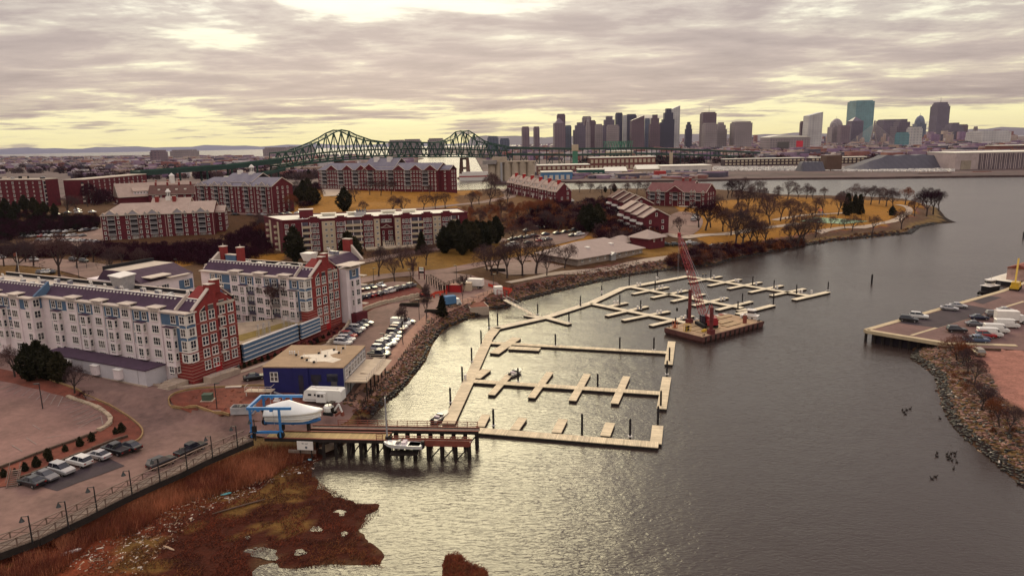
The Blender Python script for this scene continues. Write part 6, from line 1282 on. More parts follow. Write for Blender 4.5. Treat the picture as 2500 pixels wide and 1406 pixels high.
# workers on the far cross dock
SKINM = MT('skin', (.30, .17, .12), .6, .05, 4); 
def person(label, loc, rz=0.0, top=(.03, .03, .05), legs=(.03, .03, .04)):
    t = thing('person', label, 'person', loc, rz)
    me = bpy.data.meshes.new('body'); V = [(0, 0, .95), (0, 0, 1.2), (0, 0, 1.42), (0, 0, 1.52), (0, .02, 1.66), (.11, 0, .92), (.13, .02, .5), (.13, 0, .06), (.13, .13, .03), (-.11, 0, .92), (-.15, -.02, .5), (-.15, -.06, .06), (-.15, .08, .03), (.2, 0, 1.4), (.25, .03, 1.1), (.22, .16, .9), (-.2, 0, 1.4), (-.26, .03, 1.1), (-.22, .15, .9)]
    Ed = [(0, 1), (1, 2), (2, 3), (3, 4), (0, 5), (5, 6), (6, 7), (7, 8), (0, 9), (9, 10), (10, 11), (11, 12), (2, 13), (13, 14), (14, 15), (2, 16), (16, 17), (17, 18)]
    Rr = [.15, .16, .15, .06, .105, .09, .07, .05, .045, .09, .07, .05, .045, .065, .05, .04, .065, .05, .04]
    me.from_pydata(V, Ed, []); me.materials.append(paint('work clothes %s' % str(top), top, .9)); o = link('body', me, t)
    sk = o.modifiers.new('skin', 'SKIN'); me.skin_vertices[0].data[0].use_root = True
    for v, r in zip(me.skin_vertices[0].data, Rr): v.radius = (r, r*.85)
    o.modifiers.new('sub', 'SUBSURF').levels = 1; o.modifiers['sub'].render_levels = 1
    MB().lathe([(.0, 1.80), (.08, 1.79), (.12, 1.72), (.12, 1.66), (.15, 1.655)], 10).build('hard_hat', SAFY, t); MB().box(-.05, .05, .07, .12, 1.58, 1.68).build('face', SKINM, t)
person('worker in dark clothes standing on the far pale dock, the left of two', G(1716, 680, .58), .3); person('worker in dark clothes standing on the far pale dock, the right of two', G(1723, 679, .58), 2.6)
# ---- ducks on the river
DUCK = MB(); DUCK.loft([[(x, w*math.cos(a), .1+h*math.sin(a)) for a in [math.pi*2*i/8 for i in range(8)]] for x, w, h in ((-.32, .02, .02), (-.2, .12, .09), (0, .17, .13), (.16, .12, .1), (.24, .04, .04))]); DUCK.tube((.16, 0, .16), (.22, 0, .34), .06, .05, 6); DUCK.tube((.2, 0, .36), (.36, 0, .35), .075, .03, 6); DUCK = DUCK.mesh('duck', MT('duck plumage', (.03, .022, .02), .8, .3, 6, obj=True))
for i, (x, y) in enumerate([(2203, 1001), (2207, 1006), (2214, 1001), (2210, 1011), (2222, 998), (2295, 1022), (2288, 1106), (2287, 1114), (2312, 1108), (2314, 1115), (2322, 1107), (2331, 1106), (2331, 1113), (2320, 1118), (2315, 1121), (2324, 1124), (2336, 1128), (2328, 1144), (2275, 1169), (2284, 1164)]):
    link('duck', DUCK, None, G(x, y)+Vector((0, 0, .02)), random.uniform(0, 6), ('dark duck of the upper flock of five near the right bank' if i < 5 else 'single dark duck close to the right bank' if i == 5 else 'dark duck of the large flock in the river bend' if i < 18 else 'dark duck of the lowest pair on the river'), 'duck', 'ducks swimming near the right bank', None, 1.05)
# ================================================================== WHARF AT THE RIGHT
t = thing('wharf', 'concrete edged asphalt wharf jutting into the river at the right', 'wharf')
WP = [(90.8, 176.8), (103.6, 163.6), (118, 160.5), (140, 176), (210, 250), (230, 275), (210, 262), (169.5, 230.8), (154.1, 219)]
MB().prism(WP, 2.35, 3.05).build('deck', MT('yard asphalt', (1,)*3), t)
PALE = MT('pale concrete edge', (.44, .34, .22), .9, .12, .5)
for a, b2 in ((WP[0], WP[1]), (WP[1], WP[2]), (WP[8], WP[0]), (WP[6], WP[8])): MB().bar((*a, 2.75), (*b2, 2.75), 1.5, .85).build('edge_beam', PALE, t)
for i in range(14): p = Vector(WP[0]).lerp(Vector(WP[1]), i/9) if i < 10 else Vector(WP[0]).lerp(Vector(WP[8]), (i-9)/9); MB().tube((*p, -2), (*p, 2.4), .35, n=6).build('pile', TIMB, t)
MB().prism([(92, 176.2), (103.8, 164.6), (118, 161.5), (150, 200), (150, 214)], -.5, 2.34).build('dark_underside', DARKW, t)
for px in ([(2195, 788), (2290, 800), (2432, 757), (2352, 742)], [(2374, 735), (2400, 742), (2445, 726), (2415, 722)]): sheet('asphalt_patch', [G(x, y, 3.1)[:2] for x, y in px], ASPH2, flat=3.075)
sheet('drain_channel', strip([G(2225, 818, 3.1)[:2], G(2500, 735, 3.1)[:2]], .8), PALE, flat=3.07)
t = thing('timber_baulk', 'long brown timber baulk at the edge of the sandy yard', 'timber', G(2365, 852, 3.1), rad(-14)); MB().box(-6.5, 6.5, -.3, .3, 0, .45).build('baulk', MT('brown post', (1,)*3), t)
t = tug('black hulled tug with tyre fenders moored at the wharf', (156, 227.5, -.2), rad(205), .95, PILEM, True)
t = boat('white cabin boat standing on the wharf beside the yellow crane', (171.5, 225.2, 3.4), rad(15), 8.5, 2.9, 1.6, BG, 'cabin'); MB().box(-2.8, 1.4, -1.1, 1.1, 1.7, 3.6).build('cabin', WHITE, t); MB().box(-1.9, 1.43, -1.13, 1.13, 2.6, 3.2).build('window', GL, t); MB().box(-3, 2.2, -.9, .9, -.35, .3).build('cradle', TIMB, t)
t = thing('crane_truck', 'yellow mobile crane with raised boom on the wharf', 'crane', (160.2, 221.6, 3.08), rad(48))
MB().box(-3, 2.6, -1.2, 1.2, .6, 1.4).build('chassis', SAFY, t); MB().hexa([(2.0, -1.1, .6), (3.6, -1.0, .6), (3.6, 1.0, .6), (2.0, 1.1, .6), (2.0, -1.1, 2.2), (3.0, -.9, 2.2), (3.0, .9, 2.2), (2.0, 1.1, 2.2)]).build('cab', SAFY, t); MB().box(-2.6, .4, -1, 1, 1.4, 2.6).build('slewing_house', SAFY, t); MB().bar((-2, 0, 2.4), (4.6, .6, 9.2), .5, .55).build('boom', SAFY, t); MB().box(3.62, 3.66, -.8, .8, 1.3, 2.0).build('windscreen', GL, t)
for x in (-2.2, -1, 1.2, 2.8):
    for y in (-1.15, 1.15): MB().tube((x, y-.18, .5), (x, y+.18, .5), .5, n=10).build('wheel', TYRE, t)
t = thing('pontoon', 'broad white topped pontoon moored beyond the tug', 'pontoon', (168, 247, 0), rad(36)); MB().box(0, 46, -9, 0, -.5, 1.3).build('float', PILEM, t)
for k in range(6): MB().box(7.7*k+.05, 7.7*(k+1)-.05, -9, 0, 1.3, 1.45).build('deck_panel', MT('white deck panel', (.66, .60, .52), .8, .1, .5), t)
t = thing('wharf_shed', 'red and rust stained shed at the right edge behind the yellow crane', 'shed', (178, 240, 1.5), rad(36)); MB().box(0, 14, 0, 7, 0, 4.2).build('wall', MT('pale pink panel', (.42, .26, .22), .7, .2, .5), t); MB().gable(-.4, 14.4, -.4, 7.4, 4.2, 5.6).build('roof', RUST, t)
# ================================================================== THE GREEN BRIDGE
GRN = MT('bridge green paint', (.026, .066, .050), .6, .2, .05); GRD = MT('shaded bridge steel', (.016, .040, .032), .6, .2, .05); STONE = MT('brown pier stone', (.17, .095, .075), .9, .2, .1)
S0, DIRB = Vector((-264., 811.)), Vector((.6406, .7679)); Lb = 402; NP = 36
nrm = Vector((-DIRB.y, DIRB.x))
def interp(x, pts):
    for (a, fa), (b2, fb) in zip(pts[:-1], pts[1:]):
        if x <= b2: u = (x-a)/(b2-a); return fa+(fb-fa)*u
    return pts[-1][1]
ZB = [(0, 27.8), (45, 32), (89, 34.6), (200, 35.2), (310, 32.2), (402, 28.6)]
HT = [(0, 17), (22, 16.5), (50, 22), (72, 29.5), (84, 35.5), (96, 35.5), (112, 29), (135, 22.5), (160, 19.5), (250, 19), (275, 22), (292, 29), (304, 37), (316, 37), (330, 30), (350, 22), (402, 16.5)]
br = thing('truss_bridge', 'long green double deck cantilever truss bridge with two humps', 'bridge')
def bp(s, z, side): p = S0+DIRB*s+nrm*(side*7.5); return Vector((p.x, p.y, z))
for i in range(NP):
    s0, s1 = Lb*i/NP, Lb*(i+1)/NP; z0, z1 = interp(s0, ZB), interp(s1, ZB); h0, h1 = interp(s0, HT), interp(s1, HT)
    for sd in (-1, 1):
        mb = MB(); mb.bar(bp(s0, z0, sd), bp(s1, z1, sd), 1.2, 1.5); mb.bar(bp(s0, z0+h0, sd), bp(s1, z1+h1, sd), 1.1, 1.3)
        mb.bar(bp(s0, z0, sd), bp(s0, z0+h0, sd), .8); 
        if i % 2: mb.bar(bp(s0, z0+h0, sd), bp(s1, z1, sd), 1.1)
        else: mb.bar(bp(s0, z0, sd), bp(s1, z1+h1, sd), 1.1)
        mb.build('truss_panel', GRN, br)
    mb = MB(); mb.bar(bp(s0, z0+h0, -1), bp(s0, z0+h0, 1), .5); mb.bar(bp(s0, z0+h0, -1), bp(s1, z1+h1, 1), .35); mb.bar(bp(s0, z0+h0, 1), bp(s1, z1+h1, -1), .35); mb.build('top_bracing', GRN, br)
    for zz, th in ((3.0, 1.5), (10.5, 1.5)):
        a, b2 = bp(s0, z0+zz, 0), bp(s1, z1+zz, 0); MB().bar(a, b2, 14, th).build('road_deck', GRD, br)
for s, zb in ((0, 0), (89, 0), (310, 0), (402, 0)):
    zt = interp(s, ZB)
    if s in (0, 402):
        for sd in (-1, 1): MB().bar(bp(s, 0, sd), bp(s, zt, sd), 1.6).build('portal_leg', GRD, br)
        continue
    for sd in (-1, 1):
        p = bp(s, 0, sd); q = bp(s, zt, sd*.8); MB().loft([[(p.x+dx*3.4, p.y+dy*3.4, 0) for dx, dy in ((-1, -1), (1, -1), (1, 1), (-1, 1))], [(q.x+dx*2, q.y+dy*2, zt-1) for dx, dy in ((-1, -1), (1, -1), (1, 1), (-1, 1))]]).build('pier_leg', STONE, br)
    for zz in (zt*.5, zt-2.6): MB().bar(bp(s, zz, -.9), bp(s, zz, .9), 2.6, 3).build('pier_tie', STONE, br)
    MB().bar(bp(s, 1.6, -1.4), bp(s, 1.6, 1.4), 11, 3.4).build('pier_footing', STONE, br)
def viaduct(label, pts, w, depth, levels, hn, bents=True, rail=True, bm=None):
    t = thing('viaduct', label, 'viaduct')
    for a, b2 in zip(pts[:-1], pts[1:]):
        n = max(1, round((b2-a).length/32))
        for i in range(n):
            p, q = a.lerp(b2, i/n), a.lerp(b2, (i+1)/n); d = (q-p).normalized(); nr = Vector((-d.y, d.x, 0)).normalized()
            for lv in levels:
                P_, Q_ = p-Vector((0, 0, lv)), q-Vector((0, 0, lv)); MB().bar(P_-Vector((0, 0, depth/2)), Q_-Vector((0, 0, depth/2)), w, depth).build('girder', GRD, t)
                MB().bar(P_+nr*w*.5+Vector((0, 0, .3)), Q_+nr*w*.5+Vector((0, 0, .3)), .3, 1.1).build('parapet', GRN, t); MB().bar(P_-nr*w*.5+Vector((0, 0, .3)), Q_-nr*w*.5+Vector((0, 0, .3)), .3, 1.1).build('parapet', GRN, t)
            if bents:
                for sd in (-.42, .42): MB().bar(p+nr*w*sd-Vector((0, 0, depth)), Vector((p.x+nr.x*w*sd, p.y+nr.y*w*sd, 0)), hn).build('column', bm or GRD, t)
                if len(levels) > 1: MB().bar(p+nr*w*.42-Vector((0, 0, levels[-1]+depth)), p-nr*w*.42-Vector((0, 0, levels[-1]+18)), .7).bar(p-nr*w*.42-Vector((0, 0, levels[-1]+depth)), p+nr*w*.42-Vector((0, 0, levels[-1]+18)), .7).build('bent_brace', GRD, t)
    return t
viaduct('green approach viaduct descending to the left behind the brick blocks', [T(330, 419, 690), T(430, 412, 730), T(560, 403, 775), T(680, 389, 811)], 15, 4.2, (0,), 1.6, bm=GRD)
viaduct('lower green ramp beneath the left end of the truss bridge', [T(560, 432, 745), T(640, 423, 785), T(690, 412, 815)], 8, 2.5, (0,), 1.2)
viaduct('double deck green viaduct running right behind the silos', [T(1244, 360, 1125), T(1400, 363, 1240), T(1560, 361, 1370), T(1700, 366, 1500), T(1850, 372, 1660)], 14, 2.6, (0, 10), 1.3)
t = thing('toll_gantry_truss', 'small bright green truss span over the viaduct', 'truss', T(1482, 366, 1300), rad(52))
for i in range(9):
    for y in (-8, 8): MB().bar((i*9, y, -2), (i*9+9, y, 14), .8).bar((i*9+9, y, -2), (i*9, y, 14), .6).bar((i*9, y, 14), (i*9+9, y, 14), .9).build('truss_panel', MT('fresh green paint', (.06, .19, .12), .6, .2, .05), t)
t = thing('bridge_pylon', 'pale green pylon with cream head beside the viaduct', 'pylon', T(1404, 400, 1180).xy.to_3d(), 0); MB().box(-4, 4, -4, 4, 0, 36, 0).box(-5, 5, -5, 5, 36, 46, 1).build('pylon', [MT('fresh green paint', (1,)*3), CREAM], t)
for i, x in enumerate((1546, 1638)): MB().box(-2.5, 2.5, -2.5, 2.5, 0, 28).build('viaduct_pier', STONE if i == 0 else CREAM, loc=T(x, 400, 1290).xy.to_3d(), label=('brown stone pier under the bright green truss', 'slim pale pier under the viaduct right of the truss')[i], cat='pier')
# ================================================================== FAR WATERFRONT
def solid(name, label, cat, x0, x1, yt, yb, Y, D, mat, roof=None, rot=0.0, rm=None):
    """plain far building standing on the ground at distance Y, fitted between pixel columns"""
    a, b2 = T(x0, yb, Y), T(x1, yb, Y); L = b2.x-a.x; H = ZT((x0+x1)/2, yt, (0, Y))-2.2
    t = thing(name, label, cat, (a.x, Y, 2.2), rot); MB().box(0, L, 0, D, -2, H).build('wall', mat, t)
    if roof == 'gable': MB().gable(-1, L+1, -1, D+1, H, H+D*.18).build('roof', rm or ROOFW, t)
    elif roof == 'slab': MB().box(-.5, L+.5, -.5, D+.5, H, H+1).build('roof', rm or ROOFW, t)
    return t, L, H
SILO = MT('stained concrete silo', (.40, .31, .235), .9, .14, .08)
t = thing('silo_bank', 'bank of pale grey cement silos at the river edge', 'silo', (-28, 945, 2.2), rad(-8))
for k in range(6): MB().tube((5+10.2*k, 0, -2), (5+10.2*k, 0, 24), 5.1, n=20).build('silo', SILO, t)
MB().box(-1, 62, -5, 5.4, 24, 25.6).build('silo_roof', SILO, t); MB().box(6, 24, -3, 4, 25.6, 31).build('head_house', SILO, t); MB().box(-6, 12, -8, 4, 22, 27).build('side_house', MT('grey cladding', (.27, .23, .22), .8, .15, .1), t); MB().box(17, 19.5, -6.2, -5, -2, 24).build('loading_chute', METAL, t)
BG2 = lambda n, c: MT(n, c, .85, .15, .06)
for a in [('shed', 'blue waterfront shed with white doors right of the silos', 'shed', 1322, 1398, 421, 440, 955, 30, BG2('blue metal', (.07, .16, .30)), 'slab'), ('shed', 'dark green waterfront shed', 'shed', 1412, 1476, 415, 434, 990, 30, BG2('green metal', (.02, .07, .055)), 'slab'), ('warehouse', 'low tan warehouse between green shed and tent', 'warehouse', 1478, 1530, 418, 430, 1010, 30, BG2('tan metal', (.28, .22, .17)), 'gable'), ('shed', 'pale fabric shed before the red container', 'shed', 1556, 1612, 413, 430, 1000, 30, BG2('pale fabric', (.40, .31, .24)), 'gable'), ('container', 'red container stack beside the long white warehouse', 'container', 1600, 1626, 418, 428, 960, 12, BG2('red metal', (.33, .03, .03)), None), ('warehouse', 'long white warehouse with grey doors on the far shore', 'warehouse', 1616, 1736, 406, 429, 985, 45, BG2('white metal', (.50, .44, .40)), 'slab'),
  ('brick_warehouse', 'brick warehouse under the viaduct behind the silos', 'warehouse', 1312, 1440, 404, 425, 1080, 40, BG2('far brick', (.16, .055, .045)), 'slab'), ('brick_warehouse', 'brick office with rows of pale windows behind the viaduct', 'warehouse', 1440, 1600, 385, 412, 1200, 40, BG2('far brick', (.16, .055, .045)), 'slab'), ('parking_deck', 'pale open car deck behind the small green truss', 'car park', 1486, 1546, 370, 390, 1460, 50, BG2('pale frame', (.45, .36, .26)), 'slab'), ('long_shed', 'first long dark wharf building with white roof on the far shore', 'building', 1768, 1964, 388, 405, 1300, 22, BG2('dark brown cladding', (.055, .03, .035)), 'slab'), ('long_shed', 'second long dark wharf building with white roof on the far shore', 'building', 1980, 2120, 385, 404, 1310, 22, BG2('dark brown cladding', (.055, .03, .035)), 'slab'),
  ('boiler_house', 'dark brick block between the two grey heaps', 'building', 2016, 2054, 380, 415, 1060, 20, BG2('soot brick', (.10, .055, .04)), None), ('cladding_shed', 'large striped pale shed at the right of the far shore', 'shed', 2330, 2620, 372, 418, 1010, 70, BG2('pale rib', (.40, .31, .30)), 'slab'), ('brick_block', 'long brick block with white roof behind the striped shed', 'building', 2434, 2600, 355, 378, 1500, 40, BG2('far brick', (.16, .055, .045)), 'slab')]:
    t, L, H = solid(*a)
    if 'striped' in a[1]:
        for k in range(int(L/2.2)): MB().box(8+k*2.2+(k % 3)*.3, 9+k*2.2+(k % 3)*.3, -.4, 0, 0, H-1).build('cladding_strip', BG2('dark rib', (.10, .07, .085)), t) if 8+k*2.2 > 30 else None
        MB().box(8, 22, -.4, 0, 0, H*.55).build('door', BG2('tan metal', (.28, .22, .17)), t)
    elif a[0] in ('warehouse', 'shed'):
        for k in range(5): MB().box(L*(.08+.18*k), L*(.08+.18*k)+L*.11, -.3, 0, -1, H*.62).build('door', BG2('grey door', (.18, .17, .19)) if 'white' in a[1] and 'door' in a[1] and a[0] == 'warehouse' else BG2('white metal', (.5, .44, .4)), t)
    elif a[0] in ('brick_warehouse', 'long_shed', 'parking_deck', 'brick_block'):
        nx = max(5, int(L/7))
        for k in range(nx):
            for j in range(2): MB().box(L*(k+.2)/nx, L*(k+.8)/nx, -.3, 0, H*(.15+.45*j), H*(.42+.45*j)).build('window', DARKW if a[0] == 'parking_deck' else BG2('pale frame', (.45, .36, .26)), t)
def heap(label, x0, x1, yt, Y, D, lean):
    a, b2 = T(x0, 410, Y), T(x1, 410, Y); L = b2.x-a.x; H = ZT((x0+x1)/2, yt, (0, Y))-2.2; t = thing('covered_heap', label, 'heap', (a.x, Y, 2.2))
    n = 24; rings = []
    for i in range(n+1):
        f = i/n; h = H*min(1, f/lean+.06)*min(1, (1-f)/.05+.1)*(1+.05*math.sin(i*1.7)); rings.append([(L*f, -D/2, -1), (L*f, -D*.18, h), (L*f, D*.2, h*.98), (L*f, D/2, -1)])
    m, nt, b = new_mat('tarpaulin '+label[:6]); P = ocoord(nt); s = nd(nt, 'ShaderNodeSeparateXYZ'); nt.links.new(P, s.inputs[0]); fr = mth(nt, 'FRACT', mth(nt, 'DIVIDE', mth(nt, 'ADD', s.outputs[0], mth(nt, 'MULTIPLY', s.outputs[2], .8)), 9)); nt.links.new(mix(nt, noise(nt, P, .15, 4), ramp(nt, fr, [(0, (.20, .17, .20)), (.06, (.075, .066, .085)), (1, (.085, .075, .095))]), (.05, .045, .06)), b.inputs['Base Color']); b.inputs['Roughness'].default_value = .8
    MB().loft(rings).build('tarpaulin', m, t)
heap('small grey tarpaulined heap on the far shore', 1948, 2006, 395, 1060, 34, .12); heap('great grey tarpaulined heap beside the striped shed', 2062, 2335, 379, 1075, 70, .35)
# vehicle storage on the far quay: hundreds of tiny pale roofs, one mass
V, Fq = [], []
def far_boxes(rows, V, Fq):
    for x, y, z, w, d, h, a in rows:
        c, s = math.cos(a), math.sin(a); o = len(V)
        for zz in (z, z+h):
            for dx, dy in ((-w/2, -d/2), (w/2, -d/2), (w/2, d/2), (-w/2, d/2)): V.append((x+dx*c-dy*s, y+dx*s+dy*c, zz))
        Fq += [(o+4, o+5, o+6, o+7), (o, o+1, o+5, o+4), (o+1, o+2, o+6, o+5), (o+2, o+3, o+7, o+6), (o+3, o, o+4, o+7)]
rows = []
for px0, px1, ya, yb, st in ((1742, 1960, 408, 418, 3), (2060, 2330, 410, 420, 3), (1880, 2090, 413, 417, 2)):
    for y in np.arange(ya, yb, 1.25):
        for x in np.arange(px0, px1, st*.9):
            if random.random() < .62: g = G(x+random.uniform(-.6, .6), y, 2.4); rows.append((g.x, g.y, 2.2, 2.0, 4.3, 1.6, random.uniform(-.1, .1)))
far_boxes(rows, V, Fq); link('stored_vehicles', np_mesh('stored_vehicles', V, Fq, MT('pale car roofs', (.52, .47, .44), .4, .5, .25)), label='rows of pale stored cars on the far quay', kind='stuff')
for px, w, l in (((2285, 428), 40, 'long dark barge moored on the far shore'), ((1600, 440), 34, 'low dark barge along the far quay'), ((2400, 424), 22, 'orange workboat hull at the striped shed')):
    g = G(*px); t = thing('moored_barge', l, 'barge', (g.x, g.y+3, 0)); MB().box(-w/2, w/2, -4, 4, -1, 2.6).build('hull', RUST if 'orange' in l else PILEM, t); MB().box(-w/2+1, w/2-1, -3, 3, 2.6, 3.0).build('deck', BARGE, t)
t = thing('quay_wall', 'dark stone quay edge along the far shore', 'quay'); pts = [G(x, y, 0) for x, y in ((1330, 442), (1500, 442), (1700, 439), (1860, 435), (2110, 433), (2300, 430), (2560, 427))]
for a, b2 in zip(pts[:-1], pts[1:]): MB().bar(Vector((a.x, a.y-1, .6)), Vector((b2.x, b2.y-1, .6)), 4, 2.6).build('quay_section', TIMB, t)
t = thing('ferry', 'white ferry with red stripe moored left of the silos', 'ferry', T(1120, 404, 1010).xy.to_3d()); MB().box(0, 48, 0, 10, -1, 9).build('hull', WHITE, t); MB().box(0, 48, -.2, 0, 5, 6.6).build('stripe', BG2('red metal', (1,)*3), t); MB().box(4, 40, 1, 9, 9, 12).build('superstructure', WHITE, t)
for i, (x, y) in enumerate(((2060, 470), (1872, 463))): MB().lathe([(.9, -.2), (.9, .8), (.25, 1.2), (.2, 2.6), (.0, 2.7)], 8).build('channel_buoy', PILEM, loc=G(x, y), label=('dark channel buoy in the open river', 'dark channel buoy behind the park trees')[i], cat='buoy')
# ================================================================== SKYLINE
def facade(name, col, dark, fl=4.0, bay=3.0, vert=.5, horiz=.5, rough=.5):
    """far curtain wall: storeys and bays too small to tell apart"""
    if name in _M: return _M[name]
    m, nt, b = new_mat(name); P = ocoord(nt); s = nd(nt, 'ShaderNodeSeparateXYZ'); nt.links.new(P, s.inputs[0])
    u = mth(nt, 'FRACT', mth(nt, 'DIVIDE', mth(nt, 'ADD', s.outputs[0], s.outputs[1]), bay*3)); v = mth(nt, 'FRACT', mth(nt, 'DIVIDE', s.outputs[2], fl*2))
    f = mth(nt, 'MULTIPLY', mth(nt, 'GREATER_THAN', u, vert), mth(nt, 'GREATER_THAN', v, horiz)); n = noise(nt, P, .02, 3)
    c = mix(nt, f, col, dark); nt.links.new(mix(nt, 1, c, ramp(nt, n, [(.3, (.8,)*3), (.7, (1.15,)*3)]), 'MULTIPLY'), b.inputs['Base Color']); b.inputs['Roughness'].default_value = rough; _M[name] = m; return m
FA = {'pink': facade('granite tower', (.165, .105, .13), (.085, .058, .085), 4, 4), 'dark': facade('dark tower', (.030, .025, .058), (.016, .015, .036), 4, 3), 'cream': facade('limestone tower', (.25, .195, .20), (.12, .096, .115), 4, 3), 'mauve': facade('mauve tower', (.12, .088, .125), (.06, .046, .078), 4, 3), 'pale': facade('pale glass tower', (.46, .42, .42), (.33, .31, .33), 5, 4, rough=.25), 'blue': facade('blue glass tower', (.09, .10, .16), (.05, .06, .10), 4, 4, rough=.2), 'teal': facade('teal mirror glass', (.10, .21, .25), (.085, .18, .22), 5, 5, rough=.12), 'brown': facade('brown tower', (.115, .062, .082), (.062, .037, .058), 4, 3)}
def tower(label, x0, x1, yt, Y, mat, top='flat', rot=0.0, D=None, cat='tower'):
    a, b2 = T(x0, 350, Y), T(x1, 350, Y); L = (b2.x-a.x); D = D or L*.9; H = ZT((x0+x1)/2, yt, (0, Y))-2.2; c, s = abs(math.cos(rot)), abs(math.sin(rot)); k = L/(L*c+D*s); L *= k; D *= k
    t = thing('skyscraper', label, cat, ((a.x+b2.x)/2, Y+30, 2.2), rot); m = FA[mat]; x, y = L/2, D/2
    B = lambda n, *q, mm=m: MB().box(*q).build(n, mm, t)
    if top == 'flat': B('shaft', -x, x, -y, y, 0, H-6); B('crown', -x*.86, x*.86, -y*.86, y*.86, H-6, H)
    elif top == 'step': B('shaft', -x, x, -y, y, 0, H*.74); B('setback', -x*.72, x*.8, -y*.8, y*.8, H*.74, H*.9); B('crown', -x*.42, x*.5, -y*.6, y*.6, H*.9, H)
    elif top == 'slant': MB().hexa([(-x, -y, 0), (x, -y, 0), (x, y, 0), (-x, y, 0), (-x, -y, H*.86), (x*.9, -y, H), (x*.9, y, H), (-x, y, H*.86)]).build('shaft', m, t)
    elif top == 'slantl': MB().hexa([(-x, -y, 0), (x, -y, 0), (x, y, 0), (-x, y, 0), (-x*.9, -y, H*.9), (x, -y, H), (x, y, H), (-x*.9, y, H*.9)]).build('shaft', m, t); B('glass_fin', -x*.2, x*.1, -y-1, -y, H*.3, H*.93, mm=FA['pale'])
    elif top == 'pyr': B('shaft', -x, x, -y, y, 0, H*.84); MB().lathe([(x*1.2, H*.84), (x*.2, H*.97), (.5, H)], 4).build('spire', m, t).rotation_euler = (0, 0, rad(45))
    elif top == 'dome': B('shaft', -x, x, -y, y, 0, H*.62); MB().lathe([(x*1.0, H*.62)]+[(x*math.cos(k*.26), H*.62+H*.3*math.sin(k*.26)) for k in range(1, 6)]+[(1, H*.92), (.6, H)], 16).build('dome', m, t)
    elif top == 'round': MB().lathe([(x, 0), (x, H*.9), (x*.3, H), (0, H)], 20).build('shaft', m, t)
    elif top == 'custom': B('shaft', -x, x, -y, y, 0, H*.72); B('belfry', -x*.8, x*.8, -y*.8, y*.8, H*.72, H*.84); MB().lathe([(x*1.0, H*.84), (x*.25, H*.97), (.3, H)], 4).build('spire', m, t).rotation_euler = (0, 0, rad(45))
    elif top == 'pru': B('shaft', -x, x, -y, y, 0, H*.9); B('neck', -x*.85, x*.85, -y*.85, y*.85, H*.9, H*.95); B('crown', -x*.72, x*.72, -y*.72, y*.72, H*.95, H); MB().tube((0, 0, H), (0, 0, H+34), 1.6, .6, 5).build('mast', FA['dark'], t)
    return t
ST = 3600
